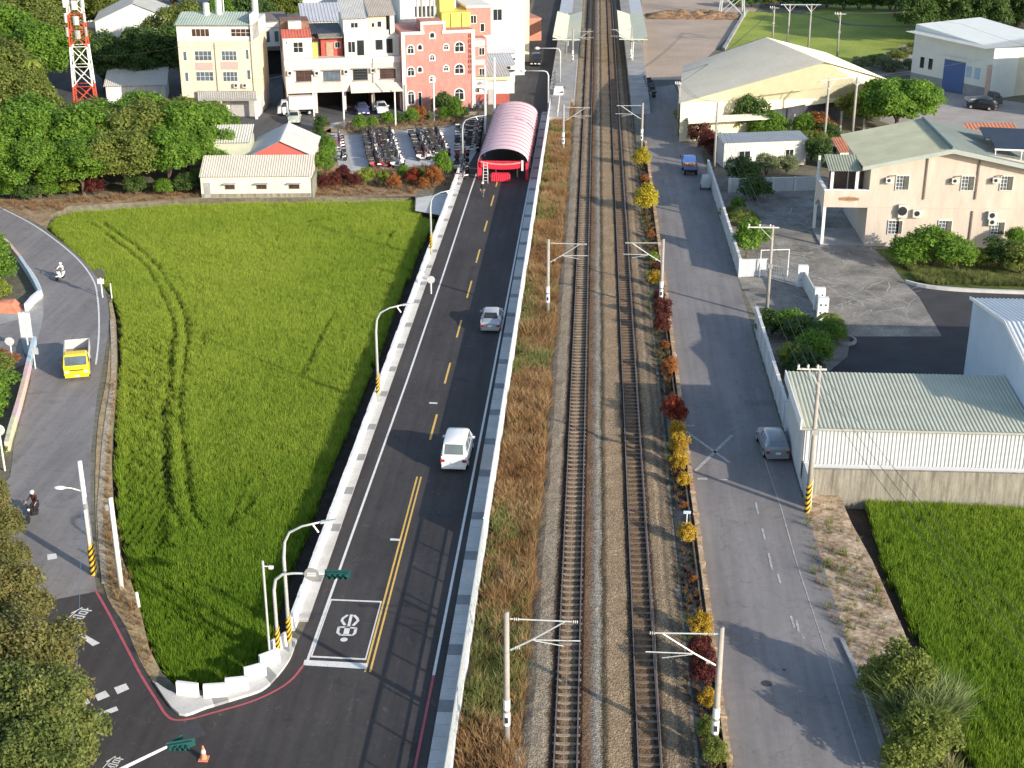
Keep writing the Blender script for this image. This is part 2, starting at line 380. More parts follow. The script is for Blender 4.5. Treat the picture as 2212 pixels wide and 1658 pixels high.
sheet('planting_strip',[(700,284),(740,262),(1030,240),(1020,262),(960,276),(745,292)],M('pale_litter',(.30,.24,.16),.95,.3,.8,.03,col2=(.46,.38,.26)),.003)
# ---- left road
Lr=[(-80,412),(0,444),(81,487),(162,547),(211,601),(231,642),(235,700),(230,740),(220,800),(209,860),(203,918),(196,985),(197,1100),(203,1229),(210,1277)]
Ll=[(60,1310),(-60,1270),(-40,1100),(22,1029),(30,958),(49,891),(66,823),(70,777),(79,731),(92,682),(92,636),(54,568),(0,514),(-80,470)]
sheet('old_road',smooth_line(Lr,4)+Ll,asph_old,Z1)
sheet('concrete_verge',[(92,636),(94,682),(82,731),(66,777),(52,760),(38,700),(-80,735),(-80,690),(0,675),(68,650)],conc_g,Z2)
sheet('side_lane',[(-90,720),(0,700),(38,690),(52,768),(60,780),(30,800),(-90,800)],asph_old,.006)
junction=[(60,1306),(204,1278),(210,1277),(227,1285),(271,1350),(298,1426),(336,1483),(387,1546),(447,1531.6),(500,1516),(566,1494),(598,1464),(626,1426)]
jp=[P2(*p) for p in junction]+[(-14.75,66),(-6.9,66),(-6.9,40),(-45,40),(-45,58)]
sheet('junction_road',jp,asph_new,Z2,px=False)
mr=[(-14.75,66.02),(-6.9,66.02),(-6.9,165),(-6.4,200),(-6.2,330),(-12.8,330),(-12.9,200),(-14.75,168)]
sheet('main_road',mr,asph_new,Z2,px=False)
# paint on the road
mb=MB()
strip(mb,[(-14.08,62.2),(-13.95,75),(-13.65,100.4),(-13.5,125),(-13.45,157),(-13.4,165)],.15,Z4)
strip(mb,[(-7.42,61.3),(-7.2,100.8),(-6.98,162),(-6.9,200)],.15,Z4)
B=lambda x,y:(654.7+x*.10156,1290.7+y*.10156)
def PX(l,f=None): return [P2(*(f(*p) if f else p)) for p in l]
o4=PX([(590,30),(1680,75),(1340,1330),(155,1270)],B)
c=Vector((sum(p[0] for p in o4)/4,sum(p[1] for p in o4)/4))
for i in range(4):
    a,b=Vector(o4[i]),Vector(o4[(i+1)%4]); a2=a+(c-a)*.052; b2=b+(c-b)*.052
    mb.quad((a.x,a.y,Z4),(a2.x,a2.y,Z4),(b2.x,b2.y,Z4),(b.x,b.y,Z4))
mb.quad(*[(p[0],p[1],Z5) for p in PX([(0,1440),(1350,1522),(1375,1400),(30,1325)],B)])
for st,w in [([(950,370),(850,440),(825,490),(890,590)],.16),([(1080,375),(1150,440),(1170,490),(1060,600)],.16),([(1030,360),(970,610)],.16),
             ([(760,625),(1140,652)],.14),([(1125,650),(1100,760),(1040,805)],.16),([(1050,800),(790,795)],.15),([(800,800),(735,745),(765,625)],.16),([(945,630),(910,790)],.30)]:
    strip(mb,PX(st,B),w,Z5)
q=P2(*B(870,895)); mb.prism([(q[0]+.2*math.cos(t*.52),q[1]+.2*math.sin(t*.52)) for t in range(12)],Z5,Z5,0,False)
z5=lambda x,y:(x*.27073,1209.4+y*.27073); z1=lambda x,y:(x*.27073,823.1+y*.27073)
for quad_ in [[(910,1020),(1005,985),(1032,1030),(938,1072)],[(755,1080),(840,1042),(877,1088),(782,1126)],[(655,1115),(690,1093),(720,1140),(690,1158)],[(680,1262),(928,1168),(945,1200),(700,1300)],[(480,490),(510,500),(798,664),(740,688)]]:
    mb.prism(PX(quad_,z5),Z5,Z5,0,False)
mb.prism(PX([(375,1385),(447,1374),(457,1415),(380,1430)],z1),Z5,Z5,0,False)
for (x,y) in [(1385,175),(1080,1265)]:
    q=P2(561.2+x*.27073,823.1+y*.27073); mb.prism([(q[0]-.3,q[1]-.12),(q[0]+.3,q[1]-.15),(q[0]+.3,q[1]+.1),(q[0]-.3,q[1]+.15)],Z5,Z5,0,False)
strip(mb,smooth_line(PX([(-60,420),(0,448),(78,489),(157,549),(199,600),(211,645),(214,700),(212,745),(207,787)]),5),.14,Z4)
strip(mb,smooth_line(PX([(-60,484),(0,518),(50,563),(80,605),(93,640)]),5),.14,Z4)
S('road_marking',mb,roadwhite)
mb=MB()
for du in(-.13,.13): strip(mb,[(-10.82+du,61.4),(-10.8+du,84.0)],.11,Z4)
for y0,y1 in [(950,895),(828,783),(728,690),(642,605),(566,537),(498,475),(443,420),(401,383)]:
    v0=P2(950,y0)[1]; v1=P2(950,y1)[1]; strip(mb,[(-10.72,v0),(-10.7,v1)],.15,Z4)
S('yellow_marking',mb,roadyel)
mb=MB()
strip(mb,smooth_line(PX([(205.8,1274),(235.5,1326),(270.7,1393.5),(306,1461),(338.4,1512.6),(357.4,1542.4),(376.3,1554.6),(410,1553),(455,1541),(541.5,1516),(598.6,1490),(632,1466),(656,1436)]),4),.14,Z5)
strip(mb,[(-7.42,61.3),(-7.5,52),(-7.5,42)],.13,Z5)
S('red_marking',mb,roadred)
for (x,y,s) in [(166,1331,1.7),(240,1652,1.2)]:
    t=text_mb('停',s); q=P2(x,y); a=R(-14)
    t.v=[(q[0]+X*math.cos(a)*.62-Yy*math.sin(a),q[1]+X*math.sin(a)*.62+Yy*math.cos(a),Z5+.002) for X,Yy,_ in t.v]
    S('road_lettering',t,roadwhite)
mb=MB()
for pts,w in [([(1481.7,931.4),(1576.5,999)],.22),([(1581.9,939.5),(1500.7,1018)],.24),([(1506,1034),(1528,1034)],.28),([(1550,1036),(1571,1036)],.2),([(1484,919),(1500,919)],.25)]:
    strip(mb,PX(pts),w,Z4)
strip(mb,PX([(1640,960),(1654,999),(1688,1100),(1719,1209),(1752,1310),(1787,1415),(1808,1483),(1857,1632),(1880,1700)]),.06,Z4)
for a,b in [((1632,1085),(1638,1110)),((1646,1140),(1652,1165)),((1660,1195),(1668,1230)),((1680,1240),(1686,1260)),((1708,1330),(1716,1355)),((1720,1340),(1726,1366)),((1733,1372),(1738,1380))]: strip(mb,PX([a,b]),.13,Z4)
S('worn_marking',mb,roadwhite_old)
rs=[(7.1,42),(14.3,42),(14.1,66),(13.9,81),(13.8,110),(13.7,165),(13.9,185),(12.5,222),(8.2,219),(6.9,180),(7.0,120)]
sheet('back_street',rs,asph_old,Z1,px=False)
sheet('back_street_mouth',[(8.2,216),(30,222),(30,228),(9,226)],asph_mid,-.004,px=False)
mb=MB()
for q,r_ in [((160*.27+1613,1209+990*.27),.28),((300*.27+1613,1209+880*.27),.1)]:
    p=P2(*q); mb.prism([(p[0]+r_*math.cos(t*.52),p[1]+r_*math.sin(t*.52)) for t in range(12)],Z4,Z4,0,False)
for (x,y,r_) in [(1612,626,.3),(655,1700,.3)]:
    p=P2(x,y); mb.prism([(p[0]-r_,p[1]-r_*.8),(p[0]+r_,p[1]-r_*.8),(p[0]+r_,p[1]+r_*.8),(p[0]-r_,p[1]+r_*.8)],Z4,Z4,0,False)
mb.prism(PX([(382,1572),(425,1556),(447,1588),(400,1600)]),Z4,Z4,0,False)
S('manhole_cover',mb,M('cast_iron',(.06,.06,.062),.6,.2,5))
sheet('soil_patch',[(1722,1085),(1760,1052),(1811,1063),(1840,1130),(1884,1209),(1952,1361),(1985,1450),(2030,1560),(2075,1700),(1900,1700),(1855,1500),(1815,1385),(1770,1290),(1740,1180)],M('churned_soil',(.33,.22,.14),.95,.4,.9,.05,col2=(.60,.47,.33),fine=(4,.35)),-.012)
mb=MB(); cl=PX([(1813,1382),(1840,1440),(1868,1507),(1890,1575),(1911,1642),(1930,1720)])
for i in range(len(cl)-1):
    a,b=cl[i],cl[i+1]; mb.prism([a,b,(b[0]+.22,b[1]),(a[0]+.22,a[1])],0,.14)
S('kerb',mb,conc_g)
# ---- footways with single slabs
def slabs(name,u0,u1,v0,v1,step,darkl,zt=.15):
    base=MB(); base.box(u0,u1,v0,v1,-.02,zt-.03); root=S(name,base,conc_g)
    meshes={}
    v=v0;i=0
    while v<v1-.3:
        e=min(v+step,v1)
        mb=MB(); mb.box(u0+.01,u1-.01,v+.012,e-.012,zt-.03,zt+(.004 if i%2 else 0))
        isd=any(a<(v+e)/2<b for a,b in darkl)
        mb.build('paving_slab',conc_d if isd else conc,root); v=e;i+=1
    return root
dl=[]
for y in (823+105*.27,823+360*.27,823+635*.27,823+910*.27,823+1185*.27): v=P2(700,y,.15)[1]; dl.append(v)
st=(dl[0]-dl[-1])/4
darks=[(dl[0]+k*st-.5,dl[0]+k*st+.5) for k in range(-12,20)]
slabs('left_footway',-15.32,-14.76,66.0,166,1.0,darks)
dr=[]
for y in (823+20*.27,823+245*.27,823+495*.27,823+755*.27,823+1050*.27,823+1380*.27): dr.append(P2(1000,y,.15)[1])
str_=(dr[0]-dr[-1])/5
slabs('right_footway',-6.9,-5.96,42,200,1.0,[(dr[0]+k*str_-.5,dr[0]+k*str_+.5) for k in range(-12,26)])
# kerb island round the corner: curved footway in trapezoid slabs
outer=smooth_line(PX([(335,1480),(387,1545),(447,1531),(510,1512),(566,1493),(598,1464),(626,1426),(641,1385)]),4)
inner=smooth_line(PX([(338,1478),(375,1500),(440,1507),(495,1494),(545,1470),(580,1444),(606,1410),(624,1378)]),4)
mb=MB()
for p in (outer,): pass
root=None
for i in range(len(outer)-1):
    q=[outer[i],outer[i+1],inner[i+1],inner[i]]
    b=MB(); b.prism(q,0,.15)
    if root is None: root=S('corner_footway',b,conc)
    else: b.build('paving_slab',conc_d if i in(9,10,18,19,26) else conc,root)
# ---- rail corridor
mb=MB(); prof=[(-2.8,-.16,1),(-2.25,.0,1),(-1.75,.03,2),(-1.3,.035,0),(-1.12,-.03,2),(-.92,-.04,0),(-.57,-.045,0),(-.25,-.04,2),(-.02,-.03,2),(.18,.035,0),(.5,.0,1),(.95,-.05,1),(1.15,-.05,2),(1.4,.0,0),(2.45,.03,2),(2.70,.02,0),(2.78,-.03,2),(2.98,-.04,0),(3.32,-.045,0),(3.64,-.04,2),(3.86,-.03,2),(4.1,.03,2),(4.5,.03,0),(4.75,-.02,1),(5.3,-.13,1),(5.6,-.16,0)]
vv=[45+.8*k for k in range(0,200)]+[205+3*k for k in range(42)]
vs=[];rg=random.Random(3)
for v in vv:
    for u,z,_ in prof: vs.append((u+ (noise.noise(Vector((u,v*.4,0)))*.12 if 0<_ else 0),v,.13+z+noise.noise(Vector((u*2,v*1.3,3)))*.035))
n=len(prof); fs=[];ms=[]
for i in range(len(vv)-1):
    for k in range(n-1):
        fs.append((i*n+k,i*n+k+1,(i+1)*n+k+1,(i+1)*n+k)); ms.append(prof[k][2])
mb.v=vs;mb.f=fs;mb.m=ms
mb.m=[0]*len(mb.f)
bmx,nn,bb=_new('ballast_lanes'); g_=nn.nodes.new('ShaderNodeNewGeometry'); sx=nn.nodes.new('ShaderNodeSeparateXYZ'); nn.links.new(g_.outputs['Position'],sx.inputs[0])
def _nz(sc,det,stretch=(1,1,1)):
    mp=nn.nodes.new('ShaderNodeMapping'); mp.inputs['Scale'].default_value=stretch; nn.links.new(g_.outputs['Position'],mp.inputs[0]); t=nn.nodes.new('ShaderNodeTexNoise'); t.inputs['Scale'].default_value=sc; t.inputs['Detail'].default_value=det; nn.links.new(mp.outputs[0],t.inputs['Vector']); return t.outputs['Fac']
def _mm(op,a,b_,c=None):
    m_=nn.nodes.new('ShaderNodeMath'); m_.operation=op
    for i,v_ in enumerate((a,b_,c)):
        if v_ is None: continue
        if isinstance(v_,(int,float)): m_.inputs[i].default_value=v_
        else: nn.links.new(v_,m_.inputs[i])
    return m_.outputs[0]
wob=_mm('ADD',_mm('MULTIPLY_ADD',_nz(9,3),.55,-.275),_mm('MULTIPLY_ADD',_nz(.7,3,(1,.5,1)),.4,-.2))
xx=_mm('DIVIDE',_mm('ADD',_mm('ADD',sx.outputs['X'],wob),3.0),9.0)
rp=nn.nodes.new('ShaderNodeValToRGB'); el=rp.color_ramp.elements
stops=[(-2.8,(.17,.12,.08)),(-2.45,(.36,.32,.26)),(-1.6,(.38,.34,.28)),(-1.38,(.09,.06,.045)),(-1.0,(.06,.042,.034)),(-.85,(.25,.18,.12)),(-.3,(.22,.155,.10)),(-.12,(.06,.042,.034)),(.15,(.15,.10,.07)),(.5,(.20,.14,.10)),(.68,(.20,.20,.20)),(1.0,(.38,.37,.34)),(1.18,(.10,.085,.05)),(1.35,(.26,.20,.13)),(1.55,(.40,.31,.22)),(2.4,(.37,.29,.20)),(2.62,(.06,.042,.034)),(2.88,(.20,.14,.09)),(3.5,(.19,.13,.085)),(3.7,(.055,.04,.032)),(4.0,(.16,.11,.08)),(4.2,(.30,.24,.17)),(4.6,(.33,.27,.20)),(4.85,(.15,.13,.11)),(5.1,(.26,.22,.17)),(5.5,(.10,.075,.055))]  # dark stops beside the rails paint in the rail shadow along with rust
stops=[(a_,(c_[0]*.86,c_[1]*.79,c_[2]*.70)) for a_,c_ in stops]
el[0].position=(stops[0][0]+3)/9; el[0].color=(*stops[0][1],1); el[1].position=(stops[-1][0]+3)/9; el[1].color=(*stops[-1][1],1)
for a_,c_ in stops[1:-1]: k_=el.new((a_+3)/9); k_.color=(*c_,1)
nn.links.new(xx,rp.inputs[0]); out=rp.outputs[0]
for sc,lo,hi in((14,.45,1.6),(5,.75,1.25),(.5,.85,1.15)):
    r2=_ramp(nn,(lo,)*3,(hi,)*3,.3,.7); nn.links.new(_nz(sc,3),r2.inputs[0]); mx=nn.nodes.new('ShaderNodeMix'); mx.data_type='RGBA'; mx.blend_type='MULTIPLY'; mx.inputs[0].default_value=1; nn.links.new(out,mx.inputs[6]); nn.links.new(r2.outputs[0],mx.inputs[7]); out=mx.outputs[2]
nn.links.new(out,bb.inputs['Base Color']); bb.inputs['Roughness'].default_value=.95; bb.inputs['Specular IOR Level'].default_value=.1
bp=nn.nodes.new('ShaderNodeBump'); bp.inputs['Strength'].default_value=1; bp.inputs['Distance'].default_value=.09; nn.links.new(_nz(11,3),bp.inputs['Height']); nn.links.new(bp.outputs[0],bb.inputs['Normal'])
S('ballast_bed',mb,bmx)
mb=MB(); mb.box(5.62,5.8,45,200,-.1,.02); S('cable_duct',mb,M('duct_dark',(.04,.05,.045),.9,.2,3))
def track(uc,label,slm=None):
    slm=slm or sleeper_m
    t=E('railway_track',label,'railway track',(uc,45,.115),0,'railway tracks side by side')
    for s in(-1,1):
        mb=MB(); x=s*.5335
        prof=[(-.065,0),(-.03,.03),(-.008,.035),(-.008,.11),(-.033,.125),(-.033,.15),(.033,.15),(.033,.125),(.008,.11),(.008,.035),(.03,.03),(.065,0)]
        ys=[0,60,120,200,290]; k=len(prof)
        mb.add([(x+a,y,b) for y in ys for a,b in prof],[(i*k+j,i*k+(j+1)%k,(i+1)*k+(j+1)%k,(i+1)*k+j) for i in range(len(ys)-1) for j in range(k) if j!=5])
        mb.add([(x+a,y,.151) for y in(0,290) for a in(-.033,.033)],[(0,1,3,2)],1)
        mb.build('rail',[railside,railtop],t)
    b=MB(); b.hexa([(-1.0,-.12,-.12),(1.0,-.12,-.12),(1.0,.12,-.12),(-1.0,.12,-.12)],[(-.98,-.095,.0),(.98,-.095,.0),(.98,.095,.0),(-.98,.095,.0)])
    for s in(-1,1): b.box(s*.5335-.1,s*.5335+.1,-.07,.07,.0,.02)
    me=None
    for i in range(290):
        if me is None: o=b.build('sleeper',slm,t); me=o.data
        else: o=bpy.data.objects.new('sleeper',me); COL.objects.link(o); o.parent=t
        o.location=(rg.uniform(-.02,.02),.3+i*.66,rg.uniform(-.008,.012)); o.rotation_euler=(0,0,rg.uniform(-.01,.01))
    f=MB()
    for i in range(290,440): f.box(-.98,.98,.3+i*.66-.1,.3+i*.66+.1,-.1,0)
    f.build('sleeper_run',slm,t,kind='stuff')
track(-.57,'left railway track with pale concrete sleepers showing between brown rails')
track(3.32,'right railway track running under the cantilever arms beside the shrubs',M('dirty_sleeper',(.19,.14,.10),.9,.3,1.3,fine=(9,.2)))
mb=MB(); mb.box(6.80,7.08,42,182,-.02,.42); mb.box(6.55,6.62,42,120,-.02,.30)
for k in range(47): mb.box(6.76,7.12,43+k*3-.06,43+k*3+.06,-.02,.46)
tag(mb.build('trackside_wall',rustwall),'low rusty orange concrete wall between the shrubs and the back street','wall')
sheet('trackside_strip',[(5.3,42),(6.9,42),(6.9,182),(5.3,182)],M('trackside_soil',(.13,.10,.08),.95,.4,1.2,.03,col2=(.27,.23,.19),fine=(7,.35)),-.012,px=False)
sheet('grass_verge_soil',[(-5.7,42),(-2.5,42),(-2.5,215),(-5.7,215)],M('verge_soil',(.16,.10,.05),.95,.3,1,.03),-.012,px=False)
sheet('road_shoulder',smooth_line([(235,655),(240,700),(236,760),(228,830),(214,900),(207,985),(206,1100),(212,1200),(232,1290),(270,1350),(302,1426),(335,1480)],3)+[(345,1446),(322,1400),(306,1330),(285,1262),(262,1200),(250,1120),(243,1060),(240,980),(245,900),(250,840),(253,770),(250,690),(241,645)],dryverge,.012)
mb=MB()
ch=smooth_line(PX([(246,690),(250,770),(247,840),(238,900),(231,960),(226,1040),(222,1100),(226,1180),(233,1260)]),3)
for i in range(len(ch)-1):
    a,b=ch[i],ch[i+1]; mb.prism([(a[0]-.35,a[1]),(a[0]+.0,a[1]),(b[0]+.0,b[1]),(b[0]-.35,b[1])],-.9,.05)
S('retaining_wall',mb,M('retaining_stone',(.40,.33,.24),.9,.25,1.5,.01,fine=(6,.25)))
# far fields
fieldfar=M('far_rice',(.25,.32,.05),.95,.22,.10,.05,col2=(.34,.40,.07),fine=(2.5,.25))
sheet('far_field',[(1568,108),(1615,24),(1740,30),(1830,55),(2000,60),(1990,80),(1940,115),(1850,138),(1780,130),(1650,80)],fieldfar,-.004)
sheet('far_field',[(1735,28),(1790,12),(1850,-30),(2060,-60),(2010,20),(2000,58),(1840,52)],fieldfar,-.002)
mb=MB(); a=[P2(*p) for p in [(1560,108),(1611,22),(1615,24),(1566,110)]]
mb.prism(a,0,.5); S('field_dyke',mb,conc_g)
# ------------------------------------------------------------------ scattered plants
def gn_scatter(name,pts,rots,scls,tints,src,kind='stuff'):
    me=bpy.data.meshes.new(name); me.vertices.add(len(pts)); me.vertices.foreach_set('co',np.asarray(pts,np.float32).ravel())
    for nm,ty,ar in(('rot','FLOAT_VECTOR',rots),('scl','FLOAT_VECTOR',scls)):
        a=me.attributes.new(nm,ty,'POINT'); a.data.foreach_set('vector',np.asarray(ar,np.float32).ravel())
    a=me.attributes.new('tint','FLOAT','POINT'); a.data.foreach_set('value',np.asarray(tints,np.float32))
    me.update(); o=bpy.data.objects.new(name,me); COL.objects.link(o)
    g=bpy.data.node_groups.new('scatter_'+name,'GeometryNodeTree')
    g.interface.new_socket('Geometry',in_out='INPUT',socket_type='NodeSocketGeometry'); g.interface.new_socket('Geometry',in_out='OUTPUT',socket_type='NodeSocketGeometry')
    N=g.nodes; gi=N.new('NodeGroupInput'); go=N.new('NodeGroupOutput'); ip=N.new('GeometryNodeInstanceOnPoints'); oi=N.new('GeometryNodeObjectInfo')
    oi.inputs['Object'].default_value=src; oi.inputs['As Instance'].default_value=True
    ra=N.new('GeometryNodeInputNamedAttribute'); ra.data_type='FLOAT_VECTOR'; ra.inputs[0].default_value='rot'
    sa=N.new('GeometryNodeInputNamedAttribute'); sa.data_type='FLOAT_VECTOR'; sa.inputs[0].default_value='scl'
    L=g.links; L.new(gi.outputs[0],ip.inputs['Points']); L.new(oi.outputs['Geometry'],ip.inputs['Instance'])
    L.new(ra.outputs['Attribute'],ip.inputs['Rotation']); L.new(sa.outputs['Attribute'],ip.inputs['Scale']); L.new(ip.outputs[0],go.inputs[0])
    md=o.modifiers.new('scatter','NODES'); md.node_group=g; o['kind']=kind
    return o
def tuft(name,m,n,h,spread,w,seed,lean=.35):
    rg=random.Random(seed); mb=MB()
    for i in range(n):
        a=rg.uniform(0,6.283); r_=rg.uniform(0,spread); x,y=r_*math.cos(a),r_*math.sin(a); hh=h*rg.uniform(.65,1.0)
        b=rg.uniform(0,6.283); dx,dy=math.cos(b)*hh*lean*rg.random(),math.sin(b)*hh*lean*rg.random(); c=rg.uniform(0,3.14); wx,wy=math.cos(c)*w/2,math.sin(c)*w/2
        mb.add([(x-wx,y-wy,0),(x+wx,y+wy,0),(x+wx+dx*.4,y+wy+dy*.4,hh*.6),(x-wx+dx*.4,y-wy+dy*.4,hh*.6),(x+dx,y+dy,hh)],[(0,1,2,3),(3,2,4)])
    me=bpy.data.meshes.new(name); me.from_pydata(mb.v,[],mb.f); me.materials.append(m); me.update()
    return bpy.data.objects.new(name,me)
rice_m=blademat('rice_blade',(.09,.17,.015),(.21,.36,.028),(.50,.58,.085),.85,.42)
rice_src=tuft('rice_tuft',rice_m,13,.85,.15,.032,1,.42)
nrng=np.random.default_rng(7)
def seg_dist(x,y,line):
    d=np.full(len(x),1e9)
    for (x0,y0),(x1,y1) in zip(line[:-1],line[1:]):
        L2=(x1-x0)**2+(y1-y0)**2; t=np.clip(((x-x0)*(x1-x0)+(y-y0)*(y1-y0))/max(L2,1e-9),0,1)
        d=np.minimum(d,np.hypot(x-x0-t*(x1-x0),y-y0-t*(y1-y0)))
    return d
def vnoise(x,y,sc,seed):
    """smooth value noise"""
    g=np.random.default_rng(seed).random((256,256)); X=x*sc+1000;Y=y*sc+1000; xi=np.floor(X).astype(int);yi=np.floor(Y).astype(int); fx=X-xi;fy=Y-yi
    fx=fx*fx*(3-2*fx);fy=fy*fy*(3-2*fy); a=g[xi%256,yi%256];b=g[(xi+1)%256,yi%256];c=g[xi%256,(yi+1)%256];d=g[(xi+1)%256,(yi+1)%256]
    return (a*(1-fx)+b*fx)*(1-fy)+(c*(1-fx)+d*fx)*fy
def rice(name,poly,dens,lines,label,drop=-.9,gaps=.32,rowdir=None):
    xs=[p[0] for p in poly]; ys=[p[1] for p in poly]; A=(max(xs)-min(xs))*(max(ys)-min(ys)); N=int(A*dens)
    x=nrng.uniform(min(xs),max(xs),N); y=nrng.uniform(min(ys),max(ys),N); k=inside(poly,x,y)
    x,y=x[k],y[k]; keep=np.ones(len(x),bool)
    q=x+.9*np.sin(y*.045)+.35*(vnoise(x,y,.12,44)-.5); row=np.round(q/.48)*.48; sn=nrng.random(len(x))<.62; x=np.where(sn,x+(row-q)*.8,x)
    hs=np.ones(len(x))
    for ln,w in lines:
        d=seg_dist(x,y,ln)
        if w<.15: hs*=np.where(d<w*.8,.62,1); continue
        w2=w*(.35+1.3*vnoise(x,y,.5,5)); w2=w2*.75; keep&=(d>w2*.5)|(nrng.random(len(x))<.6); hs*=np.where(d<w2,.68,1)
    x,y,hs=x[keep],y[keep],hs[keep]; n=len(x)
    big=vnoise(x,y,.09,11); med=vnoise(x,y,.35,12); fin=vnoise(x,y,1.4,13)
    hs=hs*(.86+.12*med+.14*fin)*nrng.uniform(.88,1.1,n)
    rot=np.stack([nrng.normal(0,.14,n),nrng.normal(0,.14,n),nrng.uniform(0,6.28,n)],1)
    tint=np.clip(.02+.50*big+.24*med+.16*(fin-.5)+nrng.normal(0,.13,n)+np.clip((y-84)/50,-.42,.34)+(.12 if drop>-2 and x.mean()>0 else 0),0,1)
    pts=np.stack([x,y,np.full(n,drop)],1); sc=np.stack([hs*1.1,hs*1.1,hs],1)
    o=gn_scatter(name,pts,rot,sc,tint,rice_src); o['label']=label; return n
crop=[P2(x,y) for x,y in rice_top]+[(-16.9,138),(-17.0,120),(-17.0,100),(-17.05,70)]+[P2(*p) for p in [(590,1330),(583,1375),(560,1420),(520,1450),(460,1466),(395,1462),(345,1420),(322,1365),(313,1325),(290,1240),(262,1120),(252,1020),(254,930),(256,860),(264,770),(266,700),(258,660),(241,622),(206,587),(173,552)]]
zA=lambda l:[P2(x*.27073,411.5+y*.27073) for x,y in l]; zB=lambda l:[P2(x*.27073,823.1+y*.27073) for x,y in l]; zC=lambda l:[P2(561.2+x*.27073,374.1+y*.27073) for x,y in l]
lines=[(smooth_line(zA([(740,240),(950,400),(1180,590),(1300,820),(1375,1000),(1385,1150),(1370,1350),(1345,1600)])+zB([(1300,200),(1320,500),(1350,850),(1460,1130)]),4),.38),
 (smooth_line(zA([(830,240),(1180,500),(1330,690),(1450,900),(1500,1100),(1480,1300),(1440,1600)])+zB([(1440,250),(1480,600),(1530,950),(1640,1150)]),4),.38),
 (zB([(1920,880),(1830,1110)]),.28),(zB([(2110,800),(1960,1020)]),.28),(zC([(600,1080),(480,1300),(350,1580)]),.24),(zC([(985,390),(935,480)]),.3),(zC([(1045,450),(1000,560)]),.3),
 (zA([(1660,1080),(1620,1120),(1630,1200)]),.3),(zC([(170,440),(120,520)]),.2),(zC([(250,450),(210,520)]),.2),(zC([(620,820),(1000,780)]),.0)]
rg=random.Random(8)
for k in range(14): # drilling rows along the left border
    pts=[(272+k*7.5+5*math.sin(t*.5),720+t*45) for t in range(11)]; lines.append(([P2(*p) for p in pts],.13))
for k in range(6):
    pts=[(315+k*15+t*9,1160+t*30) for t in range(8)]; lines.append(([P2(*p) for p in pts],.13))
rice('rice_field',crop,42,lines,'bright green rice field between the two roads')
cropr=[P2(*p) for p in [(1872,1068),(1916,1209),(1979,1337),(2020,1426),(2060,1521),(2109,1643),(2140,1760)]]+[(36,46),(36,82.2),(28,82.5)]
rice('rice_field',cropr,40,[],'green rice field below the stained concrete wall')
# dry grass between wall and ballast
dry_m=blademat('dry_grass_blade',(.15,.08,.04),(.37,.20,.085),(.56,.40,.21),1.0,.35)
dry_src=tuft('dry_grass_tuft',dry_m,16,1.0,.30,.028,2,.55)
gr_m=blademat('wild_grass_blade',(.08,.10,.03),(.20,.24,.07),(.38,.38,.15),1.0,.35)
gr_src=tuft('wild_grass_tuft',gr_m,16,1.0,.28,.035,3,.7)
def strip_scatter(name,u0,u1,v0,v1,dens,src,h0,h1,label,mask=None,poly=None,z=0):
    N=int((u1-u0)*(v1-v0)*dens); x=nrng.uniform(u0,u1,N); y=nrng.uniform(v0,v1,N)
    if poly: k=inside(poly,x,y); x,y=x[k],y[k]
    if mask is not None: k=mask(x,y); x,y=x[k],y[k]
    n=len(x); h=nrng.uniform(h0,h1,n)*(.6+.8*vnoise(x,y,.6,21))
    o=gn_scatter(name,np.stack([x,y,np.full(n,z)],1),np.stack([nrng.normal(0,.22,n),nrng.normal(0,.22,n),nrng.uniform(0,6.28,n)],1),np.stack([h,h,h],1),np.clip(vnoise(x,y,.5,22)*.8+nrng.normal(0,.2,n)+.1,0,1),src)
    o['label']=label; return o
gp=lambda x,y:vnoise(x,y,.22,31)+.25*vnoise(x,y,.9,32)+np.where(x<-4.9,.22,0)
strip_scatter('dry_grass',-5.5,-2.75,44,214,24,dry_src,.45,1.05,'tall orange brown dry grass along the track',lambda x,y:gp(x,y)+nrng.normal(0,.12,len(x))<.82)
strip_scatter('weeds',-5.5,-2.9,44,214,15,gr_src,.4,.9,'green weeds growing against the road wall',lambda x,y:gp(x,y)+nrng.normal(0,.14,len(x))>.76)
strip_scatter('dry_grass',-36,-22,58,122,9,dry_src,.25,.5,'straw coloured weeds on the verge of the rice field',poly=[P2(*p) for p in [(244,650),(252,700),(253,770),(249,860),(243,930),(238,1020),(243,1090),(262,1200),(285,1262),(306,1330),(322,1400),(347,1448),(330,1470),(300,1415),(272,1345),(236,1280),(226,1180),(222,1100),(227,1040),(240,900)]])
strip_scatter('dry_grass',-66,-19,146,162,4,dry_src,.3,.6,'dry undergrowth along the top edge of the rice field',poly=[P2(*p) for p in [(0,470),(0,438),(110,430),(430,410),(430,428),(150,443),(96,490)]])
strip_scatter('weeds',5.4,6.7,44,180,4,gr_src,.2,.5,'thin weeds beside the rusty wall',lambda x,y:vnoise(x,y,.3,5)>.45)
strip_scatter('dry_grass',13,30,52,84,7,dry_src,.10,.3,'trampled straw on the soil patch',poly=[P2(*p) for p in [(1735,1100),(1790,1070),(1840,1140),(1884,1215),(1952,1365),(1975,1430),(1860,1430),(1815,1375),(1765,1280)]])
strip_scatter('weeds',15,30,44,60,14,gr_src,.4,1.0,'rank grass at the field corner',poly=[P2(*p) for p in [(1880,1470),(1980,1440),(2030,1560),(2080,1700),(1940,1700),(1900,1570)]])
